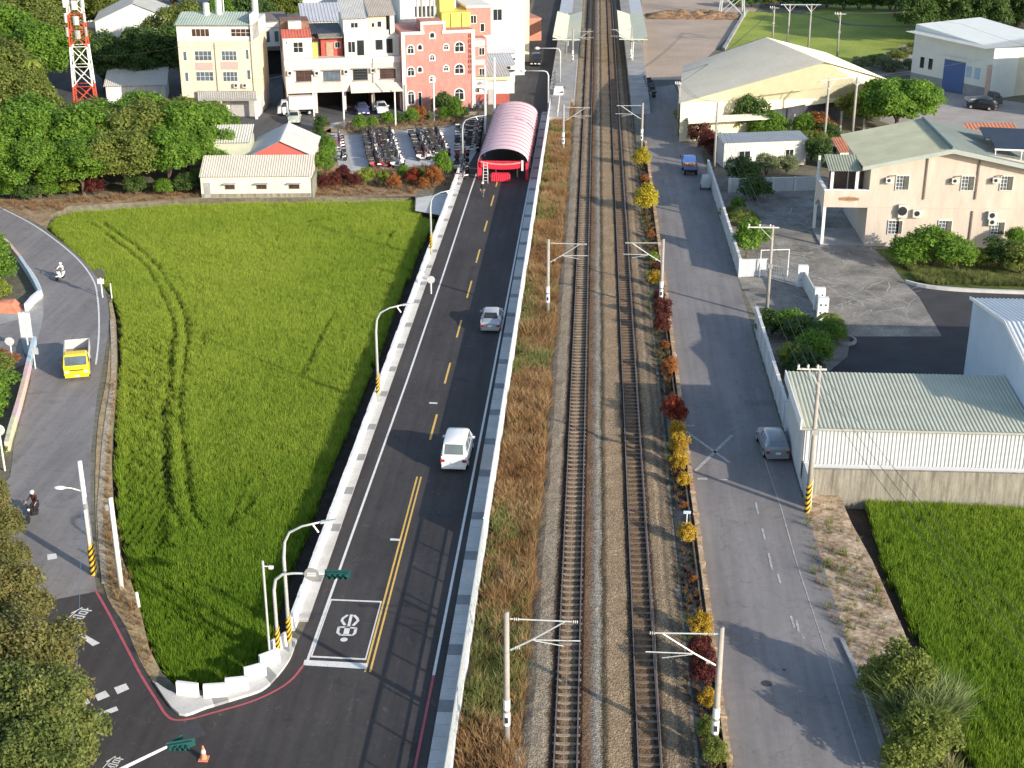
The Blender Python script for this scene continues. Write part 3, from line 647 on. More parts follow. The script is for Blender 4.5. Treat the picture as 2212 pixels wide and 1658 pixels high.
# ================================================================== BUILDINGS
class Bd:
    """building with its own frame: x along the front wall, y into the building, z up"""
    def __init__(s,name,label,cat,A,B,group=None):
        s.A,s.B=A,B; s.L=math.hypot(B[0]-A[0],B[1]-A[1]); s.rz=math.atan2(B[1]-A[1],B[0]-A[0])
        s.o=E(name,label,cat,(A[0],A[1],0),s.rz,group)
    def f(s,x,y,dy=0):
        """photo pixel -> (x,z) on the wall dy metres behind the front"""
        n=(-math.sin(s.rz)*dy,math.cos(s.rz)*dy)
        return onplane(x,y,(s.A[0]+n[0],s.A[1]+n[1]),(s.B[0]+n[0],s.B[1]+n[1]))
    def w(s,p):
        """world point -> local"""
        dx,dy=p[0]-s.A[0],p[1]-s.A[1]; c,q=math.cos(s.rz),math.sin(s.rz)
        return (dx*c+dy*q,-dx*q+dy*c,p[2])
    def b(s,name,x0,x1,y0,y1,z0,z1,m,parent=None,label=None):
        return MB().box(x0,x1,y0,y1,z0,z1).build(name,m,parent or s.o,label=label)
frame_w=M('window_frame_white',(.72,.71,.68),.5,.05,3); frame_d=M('window_frame_dark',(.10,.09,.085),.5,.1,3)
acm=M('aircon_white',(.62,.62,.58),.5,.08,3)
def window(par,x0,x1,z0,z1,y=0,nx=2,nz=1,fm=frame_w,gm=glassd,th=.07,out=.05,sill=False,hood=False):
    mb=MB(); t=th
    mb.box(x0,x1,y-out,y+.02,z0,z0+t); mb.box(x0,x1,y-out,y+.02,z1-t,z1); mb.box(x0,x0+t,y-out,y+.02,z0+t,z1-t); mb.box(x1-t,x1,y-out,y+.02,z0+t,z1-t)
    for i in range(1,nx): x=x0+(x1-x0)*i/nx; mb.box(x-t*.35,x+t*.35,y-out*.8,y+.02,z0+t,z1-t)
    for i in range(1,nz): z=z0+(z1-z0)*i/nz; mb.box(x0+t,x1-t,y-out*.7,y+.02,z-t*.3,z+t*.3)
    w=mb.build('window',fm,par)
    p=MB(); p.box(x0+t*.5,x1-t*.5,y-.02,y+.01,z0+t*.5,z1-t*.5); p.build('pane',gm,w)
    if sill: MB().box(x0-.1,x1+.1,y-.18,y+.01,z0-.1,z0-.003).build('sill',conc_g,w)
    if hood: MB().box(x0-.15,x1+.15,y-.45,y+.01,z1+.003,z1+.09).build('hood',conc_g,w)
    return w
def aircon(par,x,z,y=0,w=.8,h=.55,d=.35):
    mb=MB(); mb.box(x-w/2,x+w/2,y-d-.08,y-.08,z,z+h); mb.box(x-w/2,x+w/2,y-d-.1,y,z-.05,z-.004)
    a=mb.build('air_conditioner',acm,par)
    MB().disc((x-.08,y-d-.09,z+h/2),(0,1,0),h*.38,.02,12).build('fan_grille',dark,a)
def archwin(par,x,z,w,h,y=0,fm=frame_w,gm=glassd):
    """arched window with a raised surround"""
    def outline(g):
        r=w/2+g; pts=[(x-r,z-g),(x+r,z-g)]
        zc=z+h-w/2
        for k in range(9):
            a=math.pi*k/8; pts.append((x+r*math.cos(a),zc+r*math.sin(a)*.9))
        return pts
    a,b=outline(.17),outline(0); n=len(a); mb=MB()
    va=[(p[0],y-.07,p[1]) for p in a]; vb=[(p[0],y-.07,p[1]) for p in b]; vc=[(p[0],y+.01,p[1]) for p in a]; vd=[(p[0],y+.0,p[1]) for p in b]
    mb.add(va+vb+vc+vd,[(i,(i+1)%n,n+(i+1)%n,n+i) for i in range(n)]+[(2*n+i,2*n+(i+1)%n,(i+1)%n,i) for i in range(n)]+[(n+i,n+(i+1)%n,3*n+(i+1)%n,3*n+i) for i in range(n)])
    if w>.6: mb.box(x-.03,x+.03,y-.05,y,z,z+h-w*.2); mb.box(x-w/2,x+w/2,y-.05,y,z+h-w/2-.03,z+h-w/2+.03)
    wn=mb.build('window',fm,par)
    p=MB(); p.add([(q[0],y-.012,q[1]) for q in b],[tuple(range(n))]); p.build('pane',gm,wn)
cream=M('cream_tile',(.66,.58,.44),.75,.13,.9,fine=(6,.05),stretch=(2,2,.35)); whitew=M('white_wall',(.66,.65,.61),.75,.13,.9,fine=(5,.04),stretch=(2,2,.35))
pinkw=M('pale_pink_wall',(.62,.52,.47),.8,.16,.8,fine=(5,.05),stretch=(2,2,.35)); brick_m=M('salmon_tile',(.45,.215,.185),.8,.14,1.4,fine=(7,.12),stretch=(1,1,.6))
trimw=M('cream_trim',(.76,.71,.62),.7,.05,2); greenroof=M('green_tin',(.36,.43,.37),.5,.12,.5); greyroof=M('grey_tin',(.50,.50,.48),.5,.10,.5,fine=(3,.06))
beigeroof=M('beige_tin',(.47,.41,.35),.55,.1,.5); whiteroof=M('white_tin',(.70,.70,.69),.45,.06,.5); redroof=M('red_tin',(.48,.13,.09),.6,.15,1)
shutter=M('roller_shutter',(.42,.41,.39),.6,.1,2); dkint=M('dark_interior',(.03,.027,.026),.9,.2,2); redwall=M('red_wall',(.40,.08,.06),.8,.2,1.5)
bluegreyw=M('blue_grey_wall',(.52,.56,.58),.75,.08,1)
# ---- cream four-storey block
A,B_=P2(398,256),P2(558,256)
b=Bd('apartment_block','cream four-storey block with pink panels under the windows and a pale green tin roof','building',A,B_); L=b.L
D=11
zt=b.f(460,54)[1]; z3=b.f(460,88)[1]; z1_=b.f(460,193)[1]; z0_=b.f(460,212)[1]
b.b('upper_storey',0,L,0,D,z3,zt,whitew); b.b('wall',0,L,.05,D,z0_,z3-.003,cream)
for x0 in (0,L*.5-.15,L-.35): b.b('pilaster',x0+.03,x0+.33,-.12,.05,0.03,z3-.2,cream)
b.b('ground_storey',.1,L-.1,1.4,D,0,z0_-.004,whitew)
b.b('balcony_parapet',2.2,L,-.5,-.35,z0_-.05,z1_-.1,conc_g); b.b('balcony_slab',2.2,L,-.5,.05,z0_-.25,z0_-.06,conc_g)
mb=MB(); 
for k in range(26): mb.box(2.3+k*.3,2.34+k*.3,-.56,-.52,z0_+.1,z1_-.2)
mb.build('railing',frame_w,b.o)
for x0,x1 in((L-3.9,L-.5),(L-7.4,L-4.5)): b.b('roller_door',x0,x1,1.3,1.4,.05,2.4,shutter)
b.b('pillar',L-.35,L-.02,-.3,.0,0,z0_-.26,trimw); b.b('pillar',L*.5,L*.5+.3,-.3,.0,0,z0_-.26,trimw)
r=MB(); r.ribs((-.2,-.5,zt+.05),(L+.1,-.5,zt+.05),(L+.1,4.5,zt+1.15),(-.2,4.5,zt+1.15),30,.05); r.build('roof',greenroof,b.o)
r=MB(); r.ribs((-.2,9.5,zt+.3),(L*.6,9.5,zt+.3),(L*.6,4.5,zt+1.17),(-.2,4.5,zt+1.17),18,.05); r.build('roof',greenroof,b.o)
b.b('side_parapet',L-.22,L,-.3,5,z3,zt+1.5,whitew)
for x0,x1,y0,y1,d in ((413,434,62,77,0),(482,503,62,78,0)):
    (xa,za),(xc,zc)=b.f(x0 if d==0 else x0,y1),b.f(x1,y0)
for (x0,y0,x1,y1,nx,dk) in [(414,61,452,79,4,1),(499,61,541,79,4,2),(421,109,457,131,4,0),(479,109,511,131,4,0),(424,154,461,175,4,0),(482,154,513,176,4,0),(396,110,403,131,1,0),(400,155,407,176,1,0),(531,106,537,128,1,0),(534,150,541,172,1,0)]:
    xa,za=b.f(x0,y1); xb,zb=b.f(x1,y0); window(b.o,xa,xb,za,zb,0 if dk else .05,nx,2 if dk!=1 and nx>1 else 1,gm={0:glassb,1:glassbrown,2:glassbrown}[dk])
for (x0,y0,x1,y1) in [(423,135,459,151),(478,133,514,149)]:
    xa,za=b.f(x0,y1); xb,zb=b.f(x1,y0); b.b('pink_panel',xa,xb,0,.05,za,zb,M('pink_tile',(.62,.36,.33),.8,.1,3))
for x,y in((512,187),(531,187)): xx,zz=b.f(x,y); aircon(b.o,xx,zz,.05,.75,.5)
for x,y,hh in((436,30,1.6),(462,20,2.4),(541,12,2.6)): # roof water tanks
    xx,zz=b.f(x,y+18); t=MB(); t.tube([(xx,3+hh*.3,zt+.6),(xx,3+hh*.3,zt+.8+hh)],.45,12); t.sph((xx,3+hh*.3,zt+.8+hh),(.45,.45,.15),12,4); t.build('water_tank',galv,b.o)
# rooftop frame
r=MB()
for x in (L*.55,L-.5): r.tube([(x,4.8,zt+.8),(x,4.8,zt+3.2)],.08,6)
r.tube([(L*.55,4.8,zt+3.2),(L-.5,4.8,zt+3.2)],.06,6); r.build('roof_frame',frame_w,b.o)
# ---- pink row houses with garages
b=Bd('row_house','pale pink row houses with open garages below and tin-roofed rooms on the top terrace','row house',P2(622,246),P2(868,236)); L=b.L; D=12
zu,zl=7.5,3.0
b.b('wall',0,L,0,D,zl,zu-.35,pinkw); b.b('terrace_slab',.0,L,0,D,zu-.35,zu-.05,pinkw); b.b('cornice',-.08,L+.08,-.12,.0,zu-.85,zu-.02,M('cornice_pink',(.74,.66,.63),.8,.08,1))
b.b('balcony_front',0,L*.56,-.35,-.003,zl-.1,zl+1.1,pinkw); b.b('awning',L*.55,L+.1,-1.1,-.003,zl+.2,zl+.32,M('awning_cream',(.62,.56,.47),.8,.1,1))
a=MB(); a.hexa([(L*.55,-1.5,zl-.15),(L+.15,-1.5,zl-.15),(L+.15,-.35,zl+.85),(L*.55,-.35,zl+.85)],[(L*.55,-1.5,zl-.05),(L+.15,-1.5,zl-.05),(L+.15,-.35,zl+.95),(L*.55,-.35,zl+.95)]); a.build('awning',M('awning_cream',(1,1,1)),b.o)
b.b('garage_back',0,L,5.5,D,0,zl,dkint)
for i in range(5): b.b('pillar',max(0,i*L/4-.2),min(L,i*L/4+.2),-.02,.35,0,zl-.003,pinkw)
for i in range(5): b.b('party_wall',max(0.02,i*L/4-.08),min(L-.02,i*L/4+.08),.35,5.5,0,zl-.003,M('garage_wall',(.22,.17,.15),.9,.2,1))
b.b('garage_door',.4,L/4-.4,1.5,1.6,0,2.7,M('wood_screen',(.30,.20,.12),.8,.4,1,stretch=(6,6,.3))); 
for (x0,y0,x1,y1,nx,nz,gm,fm) in [(640,150,675,176,2,2,glassbrown,frame_d),(699,150,735,175,4,1,glassb,frame_d),(763,147,794,173,1,4,glassd,frame_d),(821,146,854,170,1,4,glassbrown,frame_d)]:
    xa,za=b.f(x0,y1); xb,zb=b.f(x1,y0); window(b.o,xa,xb,za,zb,0,nx,nz,fm,gm,sill=True,hood=True)
for x,y in((627,158),(685,158),(748,155),(806,152)): xx,zz=b.f(x,y); aircon(b.o,xx,zz-.2,0,.8,.6)
# terrace rooms, each unit different
b.b('white_room',.0,3.9,1.2,5,zu-.05,zu+2.7,whitew)
xx,zz=b.f(630,100,1.2); window(b.o,1.3,2.7,zu+.7,zu+2.2,1.2,2,2)
window(b.o,.3,.6,zu+1.9,zu+2.3,1.2,1,1)
r=MB(); r.ribs((-.15,1.0,zu+2.75),(3.9,1.0,zu+2.75),(3.9,3.4,zu+3.6),(-.15,3.4,zu+3.6),10,.05); r.build('red_roof',redroof,b.o)
b.b('red_room',5.2,8.2,2.2,6,zu-.05,zu+2.5,redwall); b.b('red_room_door',5.9,6.9,2.1,2.2,zu-.03,zu+1.9,M('door_tan',(.35,.25,.18),.7,.2,3)); window(b.o,7.1,7.9,zu+1.0,zu+1.9,2.2,2,1)
b.b('lime_screen',3.95,4.7,1.4,1.5,zu-.05,zu+2.0,M('lime_panel',(.38,.45,.12),.7,.2,2))
b.b('dark_room',4.0,5.15,2.6,6,zu-.05,zu+2.5,M('brown_wall',(.13,.07,.05),.8,.2,2))
r=MB(); r.slab([(4.9,1.3,zu+2.6),(8.3,1.3,zu+2.6),(8.3,3.2,zu+2.9),(4.9,3.2,zu+2.9)],.08); r.build('awning',conc_old,b.o)
r=MB(); r.ribs((4.0,3.2,zu+2.9),(8.3,3.2,zu+2.9),(8.3,8.5,zu+3.6),(4.0,8.5,zu+3.6),14,.05); r.build('dark_roof',M('dark_tin',(.05,.055,.065),.5,.2,1),b.o)
b.b('rear_room',0,4.0,6.5,11.5,zu-.05,zu+4.2,M('rust_wall',(.22,.12,.09),.85,.3,1.2)); b.b('roof_tank',1.0,2.8,5.0,6.3,zu+2.4,zu+4.4,conc)
b.b('right_room',8.4,11.9,.9,8,zu-.05,zu+2.6,whitew); b.b('right_room',11.95,L,.9,8,zu-.05,zu+2.7,whitew)
for (x0,x1,z0,z1,nx) in [(8.8,9.9,.5,2.1,2),(10.1,11.1,.1,2.2,1),(12.7,13.7,.8,2.2,1),(14.2,15.1,.3,2.3,1)]: window(b.o,x0,x1,zu+z0,zu+z1,.9,nx,1,frame_d if nx==1 else frame_w)
b.b('upper_wall',8.4,11.9,2.0,9,zu+2.6,zu+5.0,whitew); b.b('upper_wall',11.95,14.4,2.0,9,zu+2.7,zu+5.3,cream); b.b('upper_parapet',8.4,11.9,.95,1.1,zu+2.62,zu+3.4,conc); b.b('upper_parapet',11.95,14.6,.95,1.1,zu+2.72,zu+3.5,conc)
b.b('stair_box',14.9,15.5,1.5,8,zu+2.72,zu+5.4,whitew)
for (x0,x1,z0,z1) in [(9.4,10.5,3.7,4.5),(12.3,12.8,3.7,4.4),(13.1,13.8,3.7,4.6)]: window(b.o,x0,x1,zu+z0,zu+z1,2.0,2 if x0<10 else 1,1)
r=MB(); r.ribs((8.2,1.5,zu+5.05),(11.9,1.5,zu+5.05),(11.9,8.5,zu+7.0),(8.2,8.5,zu+7.0),16,.05); r.build('roof',greyroof,b.o)
r=MB(); r.ribs((11.9,1.3,zu+5.3),(15.7,1.3,zu+5.4),(15.7,8.5,zu+7.15),(11.9,8.5,zu+7.05),16,.05); r.build('roof',beigeroof,b.o)
# ---- salmon tiled building
b=Bd('tiled_building','salmon tiled four-storey building with white-framed arched windows and a vertical sign','building',P2(872,240),P2(1026,232)); L=b.L
zs=10.9; D=9
b.b('wall',0,L,0,D,0,zs,brick_m); b.b('gable_tower',2.9,6.0,0,4,zs+.001,12.2,brick_m)
for x0,x1,z0,z1 in [(-.06,.42,0,zs),(L-.42,L+.06,0,zs)]: b.b('corner_trim',x0,x1,-.1,.0,z0,z1,trimw)
for x0,x1,z in [(-.06,3.2,zs),(5.7,L+.06,zs),(2.7,6.2,12.2)]: b.b('cornice',x0,x1,-.14,.3,z-.33,z+.04,trimw)
for x0,x1 in [(2.7,3.05),(5.85,6.2)]: b.b('corner_trim',x0,x1,-.1,.0,zs-.2,12.18,trimw)
for (x0,y0,x1,y1,big) in [(881,97,893,115,1),(881,144,894,163,1),(882,196,894,224,1),(903,102,911,107,0),(903,149,911,155,0),(929,74,938,81,0),(929,122,938,129,0),(929,168,938,175,0),(959,98,968,106,0),(959,145,968,152,0),(983,89,1001,111,1),(983,137,1001,158,1),(983,190,1001,215,1)]:
    xa,za=b.f(x0,y1); xb,zb=b.f(x1,y0); archwin(b.o,(xa+xb)/2,za,max(.55,xb-xa),max(.7,zb-za),0)
xa,za=b.f(903,218); xb,zb=b.f(911,198); window(b.o,xa,xb,0.1,zb,0,1,1)
# vertical sign
sg=random.Random(77)
for k in range(8):   # the sign is too blurred to read: stroke-like marks of the same size and colour
    x,z=b.f(1015,77+k*11.0); mb=MB()
    for zz in (-.24,-.08,.08,.24): mb.cbox((x+sg.uniform(-.04,.04),-.05,z+zz),(sg.uniform(.28,.52),.05,.06))
    for dx in (sg.uniform(-.2,-.1),sg.uniform(.08,.2)): mb.cbox((x+dx,-.056,z),(.06,.05,sg.uniform(.3,.56)))
    mb.build('sign_character',M('sign_red',(.20,.02,.02),.6,.1,3),b.o)
# stepped right side with balconies
b.b('side_wing',L+.05,L+2.4,2.5,D+3,0,9.3,brick_m); b.b('side_wing',L+.05,L+3.6,5,D+3,9.301,13.2,brick_m)
for z in(3.1,6.0,8.6): b.b('balcony',L+.05,L+1.5,-.1,2.5,z,z+.75,trimw if z!=6.0 else pinkw)
b.b('wing_cornice',L,L+3.7,4.8,D+3,13.2,13.5,trimw)
window(b.o,L+.6,L+1.5,11.0,12.2,5,2,1); window(b.o,L+2.0,L+2.7,9.8,11,5,1,1); window(b.o,L+1.2,L+2.1,6.9,8.0,2.5,2,1); window(b.o,L+1.2,L+2.1,4.0,5.1,2.5,2,1)
yel=M('yellow_wall',(.70,.56,.12),.75,.1,1)
b.b('rooftop_room',6.4,L+.2,3.2,8,zs+.001,12.9,yel); b.b('rooftop_room',6.5,8.6,5,9,12.901,15.5,yel)
for x in(7.6,9.2): b.b('pipe',x,x+.06,3.1,3.19,zs,12.8,dark)
for i in range(5):
    q=MB(); q.tube([(3.2+i*.6,4.6,12.2),(3.2+i*.6,4.6,15.2+(i%2)*.8)],.16,8); q.build('rooftop_mast',[galv,conc_g][i%2],b.o)
b.b('equipment_rack',3.0,6.0,4.9,5.6,12.21,13.6,M('rack_grey',(.25,.27,.27),.6,.4,3))
# ---- small shops between salmon building and the road
def shop(name,label,x0,x1,v,d,h,wm,rm,rz=R(10),extra=None,pitch=.25):
    b=Bd(name,label,'building',(x0,v),(x1,v+math.tan(rz)*(x1-x0))); L=b.L
    b.b('wall',0,L,0,d,0,h,wm)
    r=MB(); r.ribs((-.2,-.4,h+.06),(L+.2,-.4,h+.06),(L+.2,d+.2,h+.06+pitch*d*.3),(-.2,d+.2,h+.06+pitch*d*.3),max(6,int(L*3)),.04); r.build('roof',rm,b.o)
    if extra: extra(b,L,h)
    return b
def ex1(b,L,h):
    b.b('red_base',.01,L-.01,-.06,-.001,0,1.5,M('brick_red',(.38,.10,.08),.85,.2,3)); b.b('door',L*.45,L*.65,-.1,-.061,0,2.2,shutter); b.b('fascia',0,L,-.5,-.1,h-.5,h+.0,M('fascia_yellow',(.66,.62,.36),.7,.1,2)); window(b.o,.5,1.3,1.7,2.4,0,2,1)
def ex2(b,L,h): b.b('awning_beam',0,L,-.5,0,h-.9,h-.7,dark); window(b.o,.5,L-.5,h-.7,h-.1,0,4,1)
shop('shop','small white shop with a red brick base and grey roof behind the pink striped tent',-17.4,-11.9,205.0,7,4.0,whitew,greyroof,extra=ex1)
shop('shop','low shop with a blue-grey roof and yellow edge behind the white shop',-16.8,-11.6,213,6,4.2,whitew,bluegreyw,extra=ex2)
shop('shop','small building with a bright white roof between the grey roofs',-16.5,-12.0,222,6,4.4,whitew,whiteroof,extra=ex2)
shop('shop','low building with a mauve-grey roof beside the shaded street',-16.0,-11.8,231,8,4.3,M('mauve_wall',(.42,.37,.35),.8,.1,2),M('mauve_roof',(.33,.27,.25),.7,.1,1),extra=ex2)
shop('shop','small building with a pale yellow sloping roof beside the shaded street',-15.2,-11.5,247,6,4.6,trimw,M('yellow_roof',(.66,.56,.33),.6,.1,1),extra=ex2)
# ---- grey-roofed shed with red gable, cream low building in front, small green annex
b=Bd('storage_shed','shed with a pale grey pitched roof and a red gable behind the cream low building','shed',(-38.4,157.4),(-31.6,158.1)); L=b.L
eh=3.6; rh=5.2; D=9.5
mb=MB(); mb.box(0,L,0,D,0,eh); mb.add([(0,0,eh),(L,0,eh),(L/2,0,rh)],[(0,1,2)],1); mb.add([(0,D,eh),(L,D,eh),(L/2,D,rh)],[(0,2,1)],0)
mb.build('wall',[cream,M('red_gable',(.52,.12,.10),.7,.1,2,stretch=(4,1,1))],b.o)
r=MB(); r.ribs((-.35,D+.3,eh-.1),(-.35,-.3,eh-.1),(L/2,-.3,rh+.06),(L/2,D+.3,rh+.06),26,.03); r.build('roof',greyroof,b.o)
r=MB(); r.ribs((L+.35,-.3,eh-.1),(L+.35,D+.3,eh-.1),(L/2,D+.3,rh+.06),(L/2,-.3,rh+.06),26,.03); r.build('roof',greyroof,b.o)
b=Bd('low_building','cream low building with three small windows along the edge of the rice field','building',P2(436,427),P2(675,425)); L=b.L
b.b('wall',0,L,0,3.6,0,2.35,M('cream_stained',(.64,.60,.53),.85,.14,1.1,stretch=(1,1,.4))); b.b('stain_band',.02,L-.02,-.015,0,.02,.45,conc_old)
r=MB(); r.ribs((-.1,-.25,2.4),(L+.1,-.25,2.4),(L+.1,3.7,3.9),(-.1,3.7,3.9),46,.05); r.build('roof',M('cream_tin',(.60,.54,.46),.6,.08,.6),b.o)
for x0,x1 in [(486,507),(554,576),(624,647)]:
    xa,_=b.f(x0,400); xb,_=b.f(x1,400); window(b.o,xa,xb,.95,1.55,0,2,1,frame_d,glassbrown,hood=True)
xa,_=b.f(441,410); b.b('door',xa,xa+.7,-.05,0,0.02,1.7,conc_g)
b.b('end_wall',L,L+.25,-.1,3.4,0,2.2,conc_old)
b=Bd('annex','pale green annex with a cream tin roof squeezed between the trees and the grey-roofed shed','shed',(-43.4,159),(-38.9,159.6)); L=b.L
b.b('wall',0,L,0,5,0,4.6,M('pale_green_wall',(.46,.48,.37),.8,.08,1)); window(b.o,1.6,2.6,2.6,3.3,0,2,1)
r=MB(); r.ribs((-.1,-.3,4.65),(L+.1,-.3,4.65),(L+.1,5.1,5.6),(-.1,5.1,5.6),16,.05); r.build('roof',M('cream_tin2',(.66,.63,.54),.6,.08,.6),b.o)
# ---- buildings further back on the left
def gable(name,label,cx,cv,w,d,eh,rh,rz,wm,rm,winx=()):
    c,s_=math.cos(rz),math.sin(rz); b=Bd(name,label,'building',(cx-w/2*c,cv-w/2*s_),(cx+w/2*c,cv+w/2*s_))
    mb=MB(); mb.box(0,w,0,d,0,eh); mb.add([(0,0,eh),(w,0,eh),(w/2,0,rh)],[(0,1,2)]); mb.add([(0,d,eh),(w,d,eh),(w/2,d,rh)],[(0,2,1)]); mb.build('wall',wm,b.o)
    for sx in (0,1):
        r=MB(); x=-.3 if sx==0 else w+.3
        r.ribs((x,-.3,eh-.12),(x,d+.3,eh-.12),(w/2,d+.3,rh+.06),(w/2,-.3,rh+.06),int(d*2),.04); r.build('roof',rm,b.o)
    for (x0,x1,z0,z1) in winx: window(b.o,x0,x1,z0,z1,0,2,1)
    return b
p=P2(275,75)
gable('gabled_house','white gabled house with a grey roof standing among trees behind the red and white mast',-78.5,246,13,14,5.5,8.3,R(14),whitew,M('roof_grey2',(.34,.35,.34),.6,.12,.6),[(8,9.6,1.5,3.6),(2,3,2,3.2)])
b=Bd('low_building','long low shed with a bright roof behind the big round tree','building',P(228,187,2.6)[:2],P(356,183,2.6)[:2]); L=b.L
b.b('wall',0,L,0,9,0,2.6,whitew); r=MB(); r.ribs((-.3,-.3,2.65),(L+.3,-.3,2.65),(L+.3,9.2,4.0),(-.3,9.2,4.0),30,.05); r.build('roof',M('bright_tin',(.66,.62,.52),.5,.06,.6),b.o)
b=Bd('arcade_house','two-storey white house over a dark ground floor in the side street','building',P2(552,165),P2(632,161)); L=b.L
b.b('wall',0,L,0,8,4.2,8.2,whitew); b.b('ground_storey',.2,L-.2,1.5,8,0,4.19,dkint); b.b('balcony_beam',-.1,L+.1,-.4,0,4.0,4.6,M('beam_brown',(.16,.12,.10),.8,.2,1)); b.b('fascia',-.1,L+.1,-.3,0,7.6,8.3,trimw)
for x in(.5,1.9,3.3,4.6): window(b.o,x,x+.8,5.2,7.0,0,1,1,frame_w,glassb)
r=MB(); r.slab([(-.2,-.4,8.5),(L+.2,-.4,8.5),(L+.2,8,8.8),(-.2,8,8.8)],.15); r.build('roof',M('roof_brown',(.22,.18,.16),.8,.2,.6),b.o)
b=Bd('metal_shed','long cream metal building with open shutters behind the row houses','building',(-44.0,219),(-31.5,222)); L=b.L
mb=MB(); mb.box(0,L,0,9,0,9.4); mb.build('wall',M('cream_metal',(.72,.70,.55),.6,.05,1.5),b.o)
for x in(2.0,7.4): window(b.o,x,x+1.6,7.2,8.5,0,2,1,frame_d,glassd)
r=MB(); r.ribs((-.2,-.3,9.45),(L+.2,-.3,9.45),(L+.2,9.2,11),(-.2,9.2,11),26,.05); r.build('roof',M('lilac_tin',(.50,.50,.53),.5,.08,.6),b.o)
def block(name,label,x0,v0,x1,v1,d,h,wm,rm=None,wins=(),parapet=True,cat='building'):
    b=Bd(name,label,cat,(x0,v0),(x1,v1)); L=b.L; b.b('wall',0,L,0,d,0,h,wm)
    if parapet:
        for a in [(0,L,0,.2),(0,L,d-.2,d),(0,.2,.201,d-.201),(L-.2,L,.201,d-.201)]: b.b('parapet',a[0],a[1],a[2],a[3],h+.001,h+.8,wm)
    if rm: r=MB(); r.ribs((-.2,-.2,h+.9),(L+.2,-.2,h+.9),(L+.2,d,h+1.6),(-.2,d,h+1.6),int(L*2),.05); r.build('roof',rm,b.o)
    for w in wins: window(b.o,w[0],w[1],w[2],w[3],0,w[4] if len(w)>4 else 1,1)
    return b
block('apartment_block','blue-grey shaded block with balconies behind the cream metal building',-52.5,262,-43,264.5,9,11,bluegreyw,None,[(1,2.4,7,9,2),(3.4,5,7,9,2),(6,7.6,7,9,2),(1,2.4,3,5,2),(4,6,3,5,2)])
block('apartment_block','tall white block with a shaded blue-grey side left of the roof mast cluster',-29.5,222,-22,224,11,14.2,whitew,None,[(5.2,6.2,12,12.9),(5.2,6.2,9,9.9)])
block('apartment_block','white and grey block with verandas behind the salmon building',-21.5,226,-10.8,229,9,12.5,bluegreyw,M('slate_tin',(.20,.19,.19),.6,.2,.6),[(.8,2.2,8.6,10.4,2),(3.2,4.6,8.6,10.4,2),(6,7.5,8.6,10.4,2)],False)
block('apartment_block','cream narrow block with a round-topped rear gable right of the yellow rooftop room',-16.2,240,-10.6,241,10,13.5,cream,greyroof,[(3,4,10,11.4)],False)
block('apartment_block','tan flat-roofed block peeping over the grey and beige tin roofs',-33,246,-24,248,9,12.5,M('tan_wall',(.45,.40,.33),.8,.1,1),None,[(3,4.5,10.4,11.6,2)])
for k,(x,v,w,d,h,c) in enumerate([(-96,282,14,10,5,'grey roof'),(-112,262,12,9,4,'brown roof')]):
    gable('farmhouse','distant %s farmhouse behind the hillside trees, %s'%(['pale walled','brown walled'][k],['near the mast','at the left edge']  [k]),x,v,w,d,h,h+2.4,R(14),[whitew,trimw][k],[greyroof,M('roof_brown',(.2,.2,.2))][k])
block('station_building','orange-roofed low building beside the shaded street near the station platform',-13.5,262,-9.4,263.5,12,4.0,M('orange_brick',(.50,.22,.15),.8,.1,2),None,[],False)

for (x0,v0,x1,v1,h,lab) in [(-26,300,-16,302,9,'white far block behind the street, nearest the railway'),(-44,300,-31,303,8,'white far block with flat roof beyond the tan block'),(-64,296,-50,300,7,'grey far block beyond the side street')]:
    block('apartment_block',lab,x0,v0,x1,v1,10,h,whitew if 'white' in lab else bluegreyw,None,[(1.5,3,h-2.4,h-1,2),(5,6.5,h-2.4,h-1,2)])
# ---- station platforms and canopies
plat=MB(); plat.box(-6.3,-2.5,205,330,-.02,.95); S('platform',plat,conc_g); 
plat=MB(); plat.hexa([(5.6,200,-.02),(8.2,200,-.02),(9.2,330,-.02),(5.4,330,-.02)],[(5.6,208,.95),(8.2,208,.95),(9.2,330,.95),(5.4,330,.95)]); S('platform',plat,conc_g)
plat=MB(); plat.box(-6.1,-3.1,193,205,-.02,.93); S('platform_ramp',plat,conc_g)
def canopy(x0,x1,v0,v1,h,label,inner):
    t=E('platform_canopy',label,'canopy',((x0+x1)/2,v0,.95),0,'station platform canopies'); w=(x1-x0)/2; d=v1-v0
    cm=M('canopy_cream',(.58,.60,.47),.55,.06,.6)
    for s in(-1,1):
        r=MB(); r.ribs((s*w,0,h+.7),(s*w,d,h+.7),(0,d,h),(0,0,h),int(d*1.5),.04); r.build('roof_panel',cm,t)
    for y in (1,d/2,d-1):
        q=MB(); q.tube([(0,y,0),(0,y,h)],.12,8); q.tube([(0,y,h-.5),(-w*.8,y,h+.45)],.06,6); q.tube([(0,y,h-.5),(w*.8,y,h+.45)],.06,6); q.build('post',galv,t)
    q=MB(); q.box(-w,w,-.05,.05,h+.25,h+.4); q.build('fascia',cm,t)
canopy(-6.6,-2.1,236,266,3.2,'cream butterfly canopy on the left station platform',1)
canopy(4.2,8.8,237,268,3.2,'cream and grey butterfly canopy on the right station platform',-1)
for (x0,x1,lab) in [(-6.4,-4.0,'long lilac roof along the left platform'),(6.8,9.0,'long pale roof along the right platform')]:
    t=E('platform_roof',lab,'roof',((x0+x1)/2,270,.95)); w=(x1-x0)/2
    r=MB(); r.ribs((-w,0,2.9),(-w,58,2.9),(w,58,3.1),(w,0,3.1),40,.04); r.build('roof_panel',M('lilac_tin',(.5,.5,.53)),t)
    for y in range(2,58,8): q=MB(); q.tube([(0,y,0),(0,y,2.9)],.09,6); q.build('post',galv,t)
tk=MB(); tk.box(-4.4,-4.3,193,330,.9,1.9)
